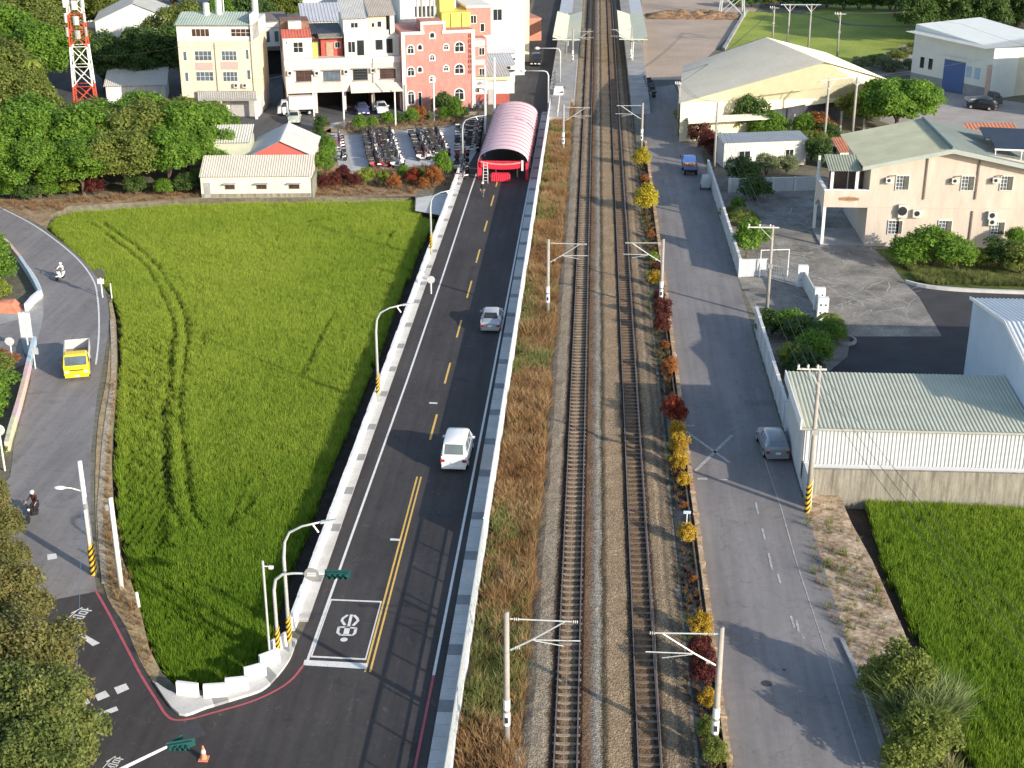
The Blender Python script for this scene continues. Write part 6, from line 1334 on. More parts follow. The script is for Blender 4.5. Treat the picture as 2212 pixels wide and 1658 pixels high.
g=MB(); rg=random.Random(2)
for k in range(6): g.cbox((rg.uniform(-.5,.5),.4+k*.33,1.0+rg.uniform(0,.15)),(rg.uniform(.3,.5),.35,.3),0,rg.uniform(0,1))
o=g.build('load_pile',M('load_orange',(.42,.20,.14),.8,.3,3)); o.parent=tb
boxtruck('pickup_truck','silver truck with an open bed parked beside the factory hall',53.5,207.5,R(-75),M('truck_dark',(.08,.09,.10),.35,.05,1),ps,5.0,1.9,.5,2.0)
boxtruck('pickup_truck','white small truck parked by the ramp end of the left platform',-5.0+.1,208,R(0),pw_,pw_,3.6,1.4,.4,1.7)
# covered scooter trailer by the wall
t=E('covered_cart','grey covered cart leaning beside the yard wall behind the blue truck','cart',(13.0,158.6,0)); g=MB(); g.hexa([(-.5,0,.35),(.5,0,.35),(.5,1.3,.35),(-.5,1.3,.35)],[(-.35,.15,1.45),(.35,.15,1.45),(.35,1.1,1.6),(-.35,1.1,1.6)]); g.build('cover',M('cover_grey',(.40,.45,.45),.6,.1,3),t)
for s in(-1,1): g=MB(); g.tube([(s*.45,.4,.3),(s*.55,.4,.3)],.3,12); g.build('wheel',rubber,t)
# ---- scooters
sm,nn,bb=_new('scooter_paint'); oi=nn.nodes.new('ShaderNodeObjectInfo'); rp=nn.nodes.new('ShaderNodeValToRGB'); rp.color_ramp.interpolation='CONSTANT'; e=rp.color_ramp.elements
cols=[(0,(.03,.03,.035)),(.3,(.20,.20,.21)),(.45,(.68,.68,.67)),(.68,(.28,.26,.30)),(.80,(.34,.05,.06)),(.86,(.08,.12,.25)),(.92,(.5,.46,.40))]
e[0].position=0; e[0].color=(*cols[0][1],1); e[1].position=cols[1][0]; e[1].color=(*cols[1][1],1)
for p_,c_ in cols[2:]: k=e.new(p_); k.color=(*c_,1)
nn.links.new(oi.outputs['Random'],rp.inputs[0]); nn.links.new(rp.outputs[0],bb.inputs['Base Color']); bb.inputs['Roughness'].default_value=.3
def scooter(label,x,y,rz,group,paint=sm):
    t=E('scooter',label,'scooter',(x,y,0),rz,group)
    b=MB()
    b.add([(-.13,.05,.55),(.13,.05,.55),(.16,.45,.35),(-.16,.45,.35),(-.10,0,.78),(.10,0,.78),(.14,.62,.74),(-.14,.62,.74)],[(3,2,1,0),(4,5,6,7),(0,1,5,4),(1,2,6,5),(2,3,7,6),(3,0,4,7)])
    b.hexa([(-.14,.45,.28),(.14,.45,.28),(.14,1.0,.28),(-.14,1.0,.28)],[(-.14,.45,.40),(.14,.45,.40),(.14,1.0,.34),(-.14,1.0,.34)])
    b.hexa([(-.2,.98,.30),(.2,.98,.30),(.12,1.12,.34),(-.12,1.12,.34)],[(-.2,1.10,.98),(.2,1.10,.98),(.14,1.22,.92),(-.14,1.22,.92)])
    b.hexa([(-.09,1.1,.45),(.09,1.1,.45),(.09,1.62,.5),(-.09,1.62,.5)],[(-.07,1.12,.52),(.07,1.12,.52),(.06,1.58,.60),(-.06,1.58,.60)])
    b.build('body',paint,t)
    s_=MB(); s_.hexa([(-.13,.02,.76),(.13,.02,.76),(.12,.68,.74),(-.12,.68,.74)],[(-.11,.0,.86),(.11,.0,.86),(.10,.66,.80),(-.10,.66,.80)]); s_.build('seat',black_m,t)
    for wy in(.32,1.5): w=MB(); w.tube([(-.06,wy,.24),(.06,wy,.24)],.24,12); w.build('wheel',rubber,t)
    h=MB(); h.tube([(-.36,1.0,1.06),(0,1.1,1.02),(.36,1.0,1.06)],.03,5); h.tube([(0,1.1,1.0),(0,1.28,.5)],.04,5); h.build('handlebar',dark,t)
    for s in(-1,1): m_=MB(); m_.tube([(s*.25,1.05,1.06),(s*.34,1.02,1.22)],.012,4); m_.disc((s*.36,1.0,1.27),(0,1,0),.06,.02,8); m_.build('mirror',dark,t)
    w=MB(); w.disc((0,1.235,.8),(0,1,.2),.09,.02,8); w.build('headlight',M('head_light',(.7,.7,.7)),t)
    return t
sc0=scooter('parked scooter in the packed double row nearest the grey-roofed shed',0,0,0,'scooters parked in the double rows of the scooter park')
cnt=0
def bil(q,s,t_): 
    a,b_,c,d=q; return tuple((a[i]*(1-s)+b_[i]*s)*(1-t_)+(d[i]*(1-s)+c[i]*s)*t_ for i in range(2))
rg=random.Random(6)
def lot(quadpx,ncol,n,label0,skip=.06):
    global cnt
    q=[Vector(P2(*p)) for p in quadpx]; dirv=((q[3]+q[2])-(q[0]+q[1])).normalized(); base=math.atan2(dirv.y,dirv.x)
    for c in range(ncol):
        for i in range(n):
            if rg.random()<skip: continue
            s=(c+.5)/ncol if ncol>1 else .5; p=bil([tuple(v) for v in q],s+rg.uniform(-.03,.03),(i+.5)/n)
            rz=base+(0 if c%2==0 else math.pi)+rg.uniform(-.18,.18)+.25
            off=Vector((math.sin(rz),-math.cos(rz)))*.8; label=label0%(ordw(n-i)+([' left',' right',' middle'][c if ncol==2 else (0,2,1)[c]]) if ncol>1 else ordw(n-i))
            if cnt==0: sc0.location=(p[0]+off.x,p[1]+off.y,0); sc0.rotation_euler=(0,0,rz); sc0['label']=label
            else: copyt(sc0,(p[0]+off.x,p[1]+off.y,0),rz,label,1.1)
            cnt+=1
lot([(782,288),(844,290),(870,364),(798,364)],3,28,'%s scooter from the near end of the double row nearest the grey shed')
lot([(884,290),(946,289),(968,338),(904,350)],3,19,'%s scooter from the near end of the middle double row')
lot([(986,278),(1006,276),(1010,395),(978,390)],1,20,'%s scooter from the near end of the shaded row beside the tent')
lot([(1022,262),(1036,260),(1024,330),(1012,332)],1,14,'%s scooter from the near end of the line squeezed against the tent')
lot([(715,298),(735,296),(742,352),(722,352)],1,9,'%s scooter from the near end of the row behind the green shrubs')
lot([(1190,200),(1215,200),(1212,160),(1196,160)],1,5,'%s scooter from the near end by the left platform ramp')
lot([(1395,215),(1420,212),(1402,178),(1388,178)],1,7,'%s scooter from the near end in the shade of the right platform')
lot([(1028,250),(1045,232),(1052,222),(1034,224)],1,5,'%s scooter from the near end before the low white shop')
# white bay lines
mb=MB()
for a,b_ in [((742,300),(765,385)),((850,293),(878,378)),((880,289),(905,350)),((955,288),(985,370))]: strip(mb,PX([a,b_]),.12,0)
S('bay_line',mb,roadwhite_old).location=(0,0,.004)
# ================================================================== PEOPLE
skin=M('skin',(.48,.30,.22),.6,.05,3)
def person(label,x,y,z,rz,pose,cloth,legs,hair=None,helmet=None,group=None,held=None):
    """one continuous body grown over a skeleton; hands with five fingers"""
    t=E('person',label,'person',(x,y,z),rz,group)
    V_=[];E_=[];Rd=[];mt=[]
    def add(p,r,par=None): V_.append(p); Rd.append(r); 
    def j(p,r,par):
        V_.append(Vector(p)); Rd.append(r)
        if par is not None: E_.append((par,len(V_)-1))
        return len(V_)-1
    P_=pose; pel=j(P_['pelvis'],.15,None); be=j(P_['belly'],.14,pel); ch=j(P_['chest'],.17,be); nk=j(P_['neck'],.065,ch); hd=j(P_['head'],.10,nk); hd2=j(Vector(P_['head'])+Vector((0,.01,.10)),.095,hd)
    nose=j(Vector(P_['head'])+Vector((0,.115,.02)),.018,hd)
    for s in(-1,1):
        sh=j((s*.19,P_['chest'][1],P_['chest'][2]+.06),.075,ch); el=P_['elbow']; ha=P_['hand']
        if isinstance(el,dict): el=el[s]; ha=ha[s]
        e_=j((s*el[0],el[1],el[2]),.05,sh); w=j((s*ha[0],ha[1],ha[2]),.033,e_)
        d=(V_[w]-V_[e_]).normalized(); pm=j(V_[w]+d*.06,.034,w)
        sd=Vector((s,0,0)); sd=(sd-d*sd.dot(d)).normalized(); up=d.cross(sd)
        for f,lf in enumerate((.085,.095,.09,.07)):
            k1=j(V_[pm]+d*.035+sd*(.026-.0175*f),.011,pm); k2=j(V_[k1]+d*lf*.5-up*.012,.009,k1); j(V_[k2]+d*lf*.35-up*.03,.008,k2)
        tb=j(V_[w]+d*.03-sd*.035,.012,w); j(V_[tb]+d*.045-sd*.02,.010,tb)
        hp=j((s*.09,P_['pelvis'][1],P_['pelvis'][2]-.06),.10,pel); kn=P_['knee']; an=P_['ankle']
        if isinstance(kn,dict): kn=kn[s]; an=an[s]
        k_=j((s*kn[0],kn[1],kn[2]),.065,hp); a_=j((s*an[0],an[1],an[2]),.045,k_); j((s*an[0],an[1]+.16,an[2]-.05),.04,a_)
    me=bpy.data.meshes.new('body'); me.from_pydata([tuple(v) for v in V_],E_,[]); me.update()
    o=bpy.data.objects.new('body_src',me); COL.objects.link(o)
    md=o.modifiers.new('skin','SKIN'); md.use_smooth_shade=True
    for i,sv_ in enumerate(me.skin_vertices[0].data): sv_.radius=(Rd[i],Rd[i]*.85); sv_.use_root=(i==0)
    sb=o.modifiers.new('sub','SUBSURF'); sb.levels=1; sb.render_levels=1
    dg=bpy.context.evaluated_depsgraph_get(); m2=bpy.data.meshes.new_from_object(o.evaluated_get(dg)); bpy.data.objects.remove(o)
    for m_ in (cloth,legs,skin,hair or dark,black_m): m2.materials.append(m_)
    zw=P_['pelvis'][2]+.02
    hands=[Vector((s*(P_['hand'][s] if isinstance(P_['hand'],dict) else P_['hand'])[0],(P_['hand'][s] if isinstance(P_['hand'],dict) else P_['hand'])[1],(P_['hand'][s] if isinstance(P_['hand'],dict) else P_['hand'])[2])) for s in(-1,1)]
    hc=Vector(P_['head']); anks=[(P_['ankle'][s] if isinstance(P_['ankle'],dict) else P_['ankle'])[2] for s in (-1,1)]
    for p in m2.polygons:
        c=p.center; p.use_smooth=True
        if c.z>P_['neck'][2]+.0: p.material_index=3 if (c.z>hc.z+.08 or c.y<hc.y-.03) and c.z>hc.z-.06 else 2
        elif any((c-h).length<.16 and c.z<P_['chest'][2]+.1 for h in hands) and abs(c.x)>.12: p.material_index=2
        elif c.z<max(anks)-.02: p.material_index=4
        elif c.z<zw: p.material_index=1
        else: p.material_index=0
    b=bpy.data.objects.new('body',m2); COL.objects.link(b); b.parent=t
    for s in(-1,1):
        m_=MB(); m_.sph((hc.x+s*.035,hc.y+.095,hc.z+.03),.012,6,4); m_.build('eye',dark,t)
        m_=MB(); m_.sph((hc.x+s*.1,hc.y,hc.z+.01),(.015,.03,.035),6,4); m_.build('ear',skin,t)
    m_=MB(); m_.box(hc.x-.03,hc.x+.03,hc.y+.09,hc.y+.1,hc.z-.05,hc.z-.04); m_.build('mouth',M('lip',(.35,.12,.1),.6,.1,3),t)
    if helmet:
        m_=MB(); m_.sph((hc.x,hc.y,hc.z+.07),(.15,.165,.14),12,8); m_.build('helmet',helmet,t,smooth=True)
    return t
stand=dict(pelvis=(0,0,.92),belly=(0,0,1.08),chest=(0,0,1.32),neck=(0,0,1.50),head=(0,.02,1.60),elbow=(.25,-.02,1.12),hand=(.24,.06,.88),knee={-1:(.10,.06,.50),1:(.10,-.03,.50)},ankle={-1:(.10,.10,.09),1:(.10,-.14,.09)})
ride=dict(pelvis=(0,.35,.92),belly=(0,.37,1.08),chest=(0,.45,1.32),neck=(0,.50,1.50),head=(0,.54,1.60),elbow=(.30,.68,1.16),hand=(.33,.95,1.09),knee=(.16,.80,.80),ankle=(.15,.78,.44))
whitecl=M('cloth_white',(.78,.78,.76),.8,.05,3); blk=M('cloth_black',(.03,.028,.03),.9,.2,3); darkred=M('cloth_dark_red',(.05,.02,.022),.9,.2,3); grey_=M('cloth_grey',(.16,.17,.19),.9,.2,3)
q=P2(1043,426); person('pedestrian in dark clothes and a white helmet standing on the road before the tent',q[0],q[1],0,R(170),stand,blk,grey_,helmet=whitep)
def rider(label,slabel,px,py,rz,cloth,legs,helmet,paint,sc_=1):
    q=P2(px,py); s=scooter(slabel,q[0],q[1],rz,None,paint); del_=s.get('group')
    p_=person(label,q[0],q[1],0.01,rz,ride,cloth,legs,helmet=helmet)
    if sc_!=1: s.scale=(sc_,)*3; p_.scale=(sc_,)*3
rider('rider in a white jacket on a white scooter on the left road','white scooter ridden along the bend of the left road',140,598,R(168),whitecl,grey_,whitep,pw_,.87)
rider('rider in dark red clothes and pale helmet on the lower left road','dark scooter ridden up the lower left road toward the junction',84,1106,R(176),darkred,blk,M('helmet_grey',(.55,.55,.56),.3,.05,2),pk_)
q=P2(934,634); mirror(q[0]-.1,q[1],1.35,.36,'round convex mirror on a short post on the left footway by the long pole shadow',M('mirror_grey_back',(.5,.52,.52),.35,.1,3))
# ================================================================== TREES AND SHRUBS
lm_a=leafmat('leaf_bright',(.08,.16,.025),(.17,.31,.04),(.30,.43,.07),.5); lm_b=leafmat('leaf_olive',(.10,.14,.03),(.22,.27,.06),(.36,.38,.11),.5); lm_c=leafmat('leaf_dark',(.035,.07,.02),(.08,.145,.035),(.15,.22,.055))
lm_d=leafmat('leaf_brownish',(.08,.10,.028),(.20,.195,.06),(.37,.29,.13),.45); lm_y=leafmat('leaf_yellow',(.22,.19,.02),(.54,.44,.03),(.68,.60,.10)); lm_g=leafmat('leaf_gold',(.20,.10,.015),(.50,.33,.035),(.68,.52,.09))
lm_r=leafmat('leaf_red',(.07,.015,.01),(.27,.05,.025),(.38,.12,.05)); lm_o=leafmat('leaf_orange',(.12,.05,.02),(.38,.14,.04),(.45,.24,.08)); lm_w=leafmat('leaf_wine',(.035,.012,.012),(.13,.03,.025),(.22,.09,.05)); lm_l=leafmat('leaf_lime',(.10,.15,.02),(.25,.32,.04),(.40,.42,.08)); lm_s=leafmat('leaf_silvery',(.10,.12,.05),(.22,.26,.12),(.36,.38,.22))
bark=M('bark',(.12,.09,.07),.95,.3,3,.01)
def leafcloud(name,clumps,n,size,seed,m,up=.35,flat=False,long=1.35):
    """n leaf faces over the shells of ellipsoid clumps [(cx,cy,cz,rx,ry,rz)]"""
    g=np.random.default_rng(seed); C=np.array(clumps,float); w=C[:,3]*C[:,4]+C[:,3]*C[:,5]; idx=g.choice(len(C),n,p=w/w.sum())
    d=g.normal(size=(n,3)); d/=np.linalg.norm(d,axis=1)[:,None]; d[:,2]=np.where(d[:,2]<-.35,-d[:,2]*.6,d[:,2])
    rad=np.clip(g.normal(.93,.13,n),.35,1.2)[:,None]; c=C[idx,:3]+d*C[idx,3:]*rad
    nr=d*.75+g.normal(0,.5,(n,3))+np.array([0,0,up]); nr/=np.linalg.norm(nr,axis=1)[:,None]
    t=np.cross(nr,g.normal(size=(n,3))); t/=np.linalg.norm(t,axis=1)[:,None]; b=np.cross(nr,t)
    s=(size*g.uniform(.55,1.25,n))[:,None]; L=s*long/2; W=s/2*.75
    v=np.empty((n,4,3)); v[:,0]=c-t*L; v[:,1]=c+b*W-nr*s*.10; v[:,2]=c+t*L; v[:,3]=c-b*W-nr*s*.10
    me=bpy.data.meshes.new(name); me.vertices.add(n*4); me.vertices.foreach_set('co',v.astype(np.float32).ravel())
    me.loops.add(n*4); me.loops.foreach_set('vertex_index',np.arange(n*4,dtype=np.int32)); me.polygons.add(n)
    me.polygons.foreach_set('loop_start',np.arange(0,n*4,4,dtype=np.int32)); 
    me.materials.append(m); me.update(calc_edges=True); return me
def clumpset(R_,H,z0,nc,seed,fr=.36,top=1.0,jit=.15):
    """clumps filling a crown of radius R_ between z0 and H"""
    g=random.Random(seed); out=[]; hz=(H-z0)/2; cz=z0+hz
    out.append((0,0,cz,R_*.62,R_*.62,hz*.66))
    for i in range(nc):
        z=1-2*(i+.5)/nc; z=max(-.55,z) if z<0 else z; a=i*2.39996+g.uniform(-.3,.3); r=math.sqrt(max(0,1-z*z)); k=g.uniform(.62,.80)
        f=fr*g.uniform(.75,1.25); out.append((R_*k*r*math.cos(a)*(1+g.uniform(-jit,jit)),R_*k*r*math.sin(a)*(1+g.uniform(-jit,jit)),cz+hz*k*z,R_*f,R_*f,hz*f*1.05))
    return out
PROTO={}
def proto(key,R_,H,z0,nc,n,size,m,seed,fr=.36,trunk=True,up=.35,jit=.2):
    cl=clumpset(R_,H,z0,nc,seed,fr,jit=jit); me=leafcloud('crown',cl,n,size,seed,m,up)
    b=MB(); g=random.Random(seed)
    if trunk:
        b.tube([(0,0,-.2),(g.uniform(-.1,.1),g.uniform(-.1,.1),z0*.7),(0,0,z0+(H-z0)*.35)],[.05*R_+.07,.04*R_+.05,.03*R_],8)
        for c in cl[1:8]: b.tube([(0,0,z0*.6+(H-z0)*.1),(c[0]*.5,c[1]*.5,(z0+c[2])/2),(c[0]*.9,c[1]*.9,c[2])],[.03*R_,.02*R_,.012*R_],5)
    else:
        for k in range(6):
            a=k*1.05; b.tube([(0,0,-.05),(math.cos(a)*R_*.3,math.sin(a)*R_*.3,H*.4),(math.cos(a)*R_*.55,math.sin(a)*R_*.55,H*.7)],[.03,.022,.012],5)
    b2=b.build('trunk' if trunk else 'stems',bark); tm=b2.data; bpy.data.objects.remove(b2)
    PROTO[key]=(me,tm,R_,H,trunk)
def plant(key,name,label,cat,x,y,z=0,sr=1.0,sh=None,rz=0,group=None):
    me,tm,R_,H,tk=PROTO[key]; t=E(name,label,cat,(x,y,z),rz,group)
    for nm,md in (('trunk' if tk else 'stems',tm),('crown',me)):
        o=bpy.data.objects.new(nm,md); COL.objects.link(o); o.parent=t
    t.scale=(sr,sr,sh if sh else sr); return t
for k,(m,sd) in {'A':(lm_a,1),'A2':(lm_a,2),'B':(lm_b,3),'B2':(lm_b,4),'C':(lm_c,5),'C2':(lm_c,6)}.items(): proto(k,4.0,9.5,1.6,30,15000,.32,m,sd,.31,jit=.38)
proto('D',3.2,7.5,1.2,46,52000,.15,lm_d,7,.27,jit=.3); proto('D2',3.2,7.5,1.2,46,52000,.15,leafmat('leaf_mixed',(.07,.11,.028),(.17,.215,.055),(.32,.30,.11),.45),8,.30)
for k,m in {'sg':lm_a,'sb':lm_b,'sc':lm_c,'sy':lm_y,'sgo':lm_g,'sr':lm_r,'so':lm_o,'sw':lm_w,'sl':lm_l,'ss':lm_s}.items(): proto(k,1.0,1.9,.1,16,4800,.105,m,sum(map(ord,k)),.38,False,jit=.3)
proto('A3',6.2,7.0,1.3,44,26000,.34,lm_a,41,.24,jit=.15); proto('round',1.0,1.7,.05,18,2600,.13,lm_c,31,.38,False,jit=.02); proto('cone',1.0,3.2,.2,22,2400,.2,lm_a,32,.34,True)
# --- the grove on the left
def Gp(u,v): return (u,v)
rows=[('front row',[(-66,151,7,3.6,'A'),(-61,151.6,6.4,3.2,'A2'),(-56.3,152.6,6.8,3.2,'A'),(-51.6,153.8,7.6,3.3,'B'),(-47.4,155.6,7.2,3.2,'A2')]),
('second row',[(-70,157.5,9,4,'B'),(-64,159,9.4,4.2,'A2'),(-58,160,9.0,4.0,'A'),(-52.4,161,9.4,4.1,'B2'),(-47.2,162.0,9.0,3.7,'A'),(-44.2,160.0,6.8,2.6,'A2')]),
('third row',[(-74,167,9,4.6,'B2'),(-67.5,168,8.6,4.2,'A'),(-61,169,7.4,4.0,'B'),(-55,170,7.8,4.1,'A2'),(-49.5,171,8.0,4.0,'B2'),(-45.6,167,7.6,3.4,'A')]),
('fourth row',[(-88,180,10,4.8,'A'),(-82,178,10,4.8,'B'),(-76.5,180,9.6,4.2,'B2'),(-72,181,8.8,3.0,'B')]),
('fifth row',[(-94,191,11,5,'A2'),(-87,191,10.5,5,'B2'),(-80.5,192,9.5,4.4,'B')]),
('sixth row, above the low shed',[(-95,204,11,5,'B'),(-88,206,10,5,'B2'),(-81.5,209,10,4.6,'A'),(-73.5,213,9.0,4.2,'C'),(-67.5,213,9.6,4.2,'C2'),(-62.0,215,9,4.0,'C')]),
('seventh row, behind the mast',[(-101,222,11,5,'B2'),(-94,226,11,5,'A'),(-87,232,10,4.6,'B'),(-66,231,11,4.4,'B2'),(-60.5,233,11.5,4.2,'A2'),(-56,236,12,4.0,'C')]),
('back row',[(-112,242,11,5.2,'B'),(-105,248,11,5.2,'B2'),(-97,254,11,5,'B'),(-90,262,10,4.6,'B2'),(-64,262,11,4.6,'A'),(-57,264,11,4.4,'B'),(-122,256,11,5,'B'),(-118,272,11,5,'B2'),(-100,284,10,5,'B'),(-84,290,10,5,'B2'),(-70,292,10,5,'B')])]
ordn=['first','second','third','fourth','fifth','sixth','seventh','eighth','ninth','tenth','eleventh','twelfth']
kn={'A':'bright green','A2':'bright green','B':'olive green','B2':'olive green','C':'dark green','C2':'dark green'}
rg=random.Random(12)
for rn,l in rows:
    for i,(u,v,h,r_,k) in enumerate(sorted(l)):
        nm,_,tail=rn.partition(','); plant(k,'broadleaf_tree','%s tree, %s from the left in the %s of the left grove'%(kn[k],ordn[i],nm),'tree',u,v,0,r_/4.0*1.12,h/9.5*rg.uniform(.92,1.06),rg.uniform(0,6),'broadleaf trees of the left grove')
# low bushes at the foot of the grove
for i,(px,py,r_,k) in enumerate([(20,432,1.6,'sg'),(60,436,1.5,'sc'),(100,430,1.3,'sg'),(145,425,1.1,'sl'),(200,424,1.2,'sw'),(290,422,1.4,'sc'),(350,424,1.2,'sg'),(400,420,1.5,'sc'),(425,410,1.4,'sg')]):
    q=P2(px,py); plant(k,'bush','%s bush, %s from the left along the foot of the grove'%({'sg':'green','sc':'dark green','sl':'pale lime','sw':'reddish'}[k],ordn[i]),'bush',q[0],q[1]+.8,0,r_,r_*.8,i,'bushes at the foot of the grove')
# left edge hillside
for i,(px,py,r_,k,l) in enumerate([(8,560,2.3,'sg','green bush at the left edge inside the road bend'),(14,610,2.4,'sg','large green bush beside the peach parapet at the left edge'),(30,640,1.3,'sl','small pale bush next to the orange tarpaulin'),(-10,650,2.0,'sb','olive bush cut off by the left edge above the lane'),
    (15,820,2.0,'sb','reddish olive bush below the round pale sign'),(18,870,2.2,'sg','green bush beside the painted parapet'),(0,905,2.2,'sg','green bush at the left edge above the leaning mirror'),(38,800,1.4,'so','brownish bush at the head of the painted parapet'),(5,1000,1.6,'sb','olive bush at the foot of the leaning mirror')]):
    q=P2(px,py); plant(k,'bush',l,'bush',q[0]-1.6,q[1],-.3,r_,r_*.7,i)
q=P2(20,668); mb=MB(); mb.hexa([(-1.4,-1,0),(1.2,-1.1,0),(1.0,.8,0),(-1.3,.9,0)],[(-.8,-.5,.8),(.6,-.6,.7),(.5,.3,.9),(-.7,.4,.8)]); o=mb.build('tarpaulin',M('tarp_orange',(.50,.20,.12),.7,.2,2)); o.location=(q[0],q[1],0); tag(o,'orange-red tarpaulin heap on the bank beside the left lane','tarpaulin')
# big trees bottom left
for i,(u,v,h,r_,k,l) in enumerate([(-35.2,70.6,6.4,2.7,'D','brownish tree at the left edge nearest the dark scooter'),(-33.9,66.8,6.2,2.7,'D','small brownish tree at the top of the lower left clump'),(-31.8,63.0,6.8,2.8,'D','brown-green tree overhanging the road beside the dark scooter'),(-29.1,58.6,7.6,2.9,'D','brown-tipped tree left of the stop line'),(-25.5,53.4,7.8,2.9,'D','reddish brown tree reaching furthest over the junction'),(-23.4,49.2,7.6,2.9,'D2','green tree above the lower junction marking'),
    (-33,57,7.4,3.2,'D2','green tree behind the brown-tipped one at the left edge'),(-28.5,51.5,7.8,3.3,'D2','darker green tree at the left edge below the stop line'),(-26.6,46.5,7.6,3.2,'D2','green tree at the bottom left corner'),(-22.4,45.6,7.2,2.7,'D2','green tree at the bottom edge left of the signal arm'),(-35,61.5,7,3.2,'D','brownish tree cut off by the left edge'),(-31.5,47,7.5,3.2,'D','brown tree beyond the bottom left corner')]):
    plant(k,'fine_leaved_tree',l,'tree',u,v,0,r_/3.2*1.08,h/7.5,i*1.3,'fine-leaved trees in the lower left corner')
# right side trees
def sh_(k,px,py,r_,l,h=1.0,cat='shrub',name='shrub',z=0,grp=None):
    q=P2(px,py); return plant(k,name,l,cat,q[0],q[1],z,r_,r_*h,px*.37,grp)
q=P2(1938,285); plant('A3','broadleaf_tree','big round green tree between the cream warehouse and the villa roof','tree',q[0],q[1]+1.0,0,1.0,1.0,1)
q=P2(1885,282); plant('B','broadleaf_tree','smaller reddish olive tree against the warehouse at the left of the big round tree','tree',q[0]-1,q[1]+.5,0,.85,.55,2)
for (k,px,py,r_,h,l) in [('sc',1622,292,2.5,1.15,'dark round tree in front of the cream warehouse lean-to'),('sg',1665,298,2.0,.9,'green shrub between the white shed and the lean-to'),('sb',1590,292,1.7,1.0,'olive shrub at the left corner of the warehouse'),('sg',1640,300,1.6,.8,'low green shrub behind the white shed, left end'),('sg',1735,300,1.9,.9,'green shrub left of the twin poles'),('so',1765,300,1.8,1.0,'orange-flecked shrub between the twin poles'),('sc',1790,306,1.5,.9,'dark shrub at the foot of the right twin pole'),('sb',1497,288,2.3,.9,'olive bush at the left front corner of the cream warehouse'),('sg',1520,280,2.2,1.0,'green bush hiding the foot of the warehouse wall, left'),('sb',1550,278,2.4,1.0,'olive bush hiding the foot of the warehouse wall, middle'),('sc',1580,275,2.2,1.1,'dark bush hiding the foot of the warehouse wall, right'),('sw',1512,312,1.7,.8,'wine-dark bush along the back street below the warehouse corner'),('sw',1540,330,1.8,.7,'wine-dark hedge plant beside the blue truck'),('sw',1556,345,1.5,.7,'purple-brown bush by the striped flower bed'),
    ('ss',1655,376,1.6,.8,'pale flowering shrub before the white shed, left of centre'),('ss',1700,374,1.4,.8,'pale flowering shrub before the white shed, right of centre'),('sb',1752,345,1.8,1.1,'red-leaved shrub at the right end of the white shed'),('sc',1772,360,1.7,1.1,'dark shrub behind the porch canopy'),('sc',1603,402,1.7,1.1,'dark shrub against the yard wall below the white shed'),('sc',1620,390,1.3,.9,'dark bush beside the garden wall corner'),
    ('sg',1594,458,.9,1.0,'small bright green shrub in the shaded yard'),('sb',1575,470,1.1,.6,'low olive plant inside the yard wall'),('sb',1605,490,1.5,.7,'feathery olive shrub behind the villa gate pole'),('sg',1640,530,1.3,.8,'green shrub right of the pole-side cypress'),
    ('sg',1965,573,2.3,.65,'wide green bush on the villa lawn, left part'),('sg',2012,572,2.6,.75,'tall bright bush in the middle of the villa lawn'),('sg',2060,580,2.2,.7,'green bush on the villa lawn under the second window'),('sl',2110,575,1.3,.7,'pale leafy shrub at the right of the lawn bushes'),('sc',2160,575,2.0,.7,'dark round bush near the right edge of the lawn'),('sb',2205,590,2.2,.7,'olive bush at the right edge of the lawn'),('sg',2190,548,1.1,1.3,'small upright shrub against the villa wall at the right'),
    ('sc',1668,720,1.5,.7,'dark shrub at the start of the pale blue wall'),('sg',1700,725,1.7,.7,'green shrub inside the pale blue wall'),('sc',1740,745,1.8,.7,'dark spreading shrub right of the wall shrub'),('sg',1785,740,1.6,.65,'green shrub beside the round stone ring'),('sl',1715,800,1.3,.9,'bright lime shrub above the low warehouse roof'),('sg',1755,790,1.7,.9,'green shrub right of the lime one'),('sc',1735,815,1.5,.8,'dark shrub just above the low warehouse roof'),
    ('sb',1893,1515,1.1,1.1,'dark olive bush by the kerb at the lower right'),('sb',1945,1525,1.4,1.35,'tall olive bush behind the kerb bush, left of the grass clump'),('sb',1990,1640,1.5,1.0,'yellow-green bush at the bottom right between kerb and field'),('sd' if False else 'sb',1950,1660,1.2,.7,'brownish green bush at the bottom edge right of the kerb')]:
    sh_(k,px,py,r_,l,h)
q=P2(1612,555); plant('cone','conifer','green conical tree inside the villa gate beside the utility pole','tree',q[0],q[1],0,1.35,1.25,1)
sh_('round',1630,432,1.9,'dark clipped round bush in the shaded villa yard',.9); sh_('round',958,248,1.7,'brown-green clipped round bush before the salmon building',1.15)
PROTO['round']=PROTO['round']
# palm
def palm(label,x,y,H,L,n,m):
    t=E('palm',label,'palm',(x,y,0)); b=MB(); b.tube([(0,0,0),(.1,0,H*.5),(.05,.1,H)],[.14,.11,.09],8); b.build('trunk',bark,t)
    b=MB(); g=random.Random(int(x*10))
    for k in range(n):
        a=k*2.4; ml=L*g.uniform(.8,1.1); pts=[(math.cos(a)*ml*s,math.sin(a)*ml*s,H+ml*(.55*s-.95*s*s)) for s in(0,.25,.5,.75,1)]
        for i in range(4):
            p,q=Vector(pts[i]),Vector(pts[i+1]); side=Vector((-math.sin(a),math.cos(a),0)); w=[.05,.28,.34,.26,.04]
            for s in(-1,1): b.add([tuple(p),tuple(q),tuple(q+side*s*w[i+1]-Vector((0,0,.14))),tuple(p+side*s*w[i]-Vector((0,0,.12)))],[(0,1,2,3)])
    b.build('frond_crown',m,t)
q=P2(1790,720); palm('small palm with drooping fronds over the dark shrubs by the yard',q[0],q[1],1.6,1.5,9,lm_b)
q=P2(1655,185); palm('small palm in the grove near the mast',-72.5,183,9.5,1.6,8,lm_l) 
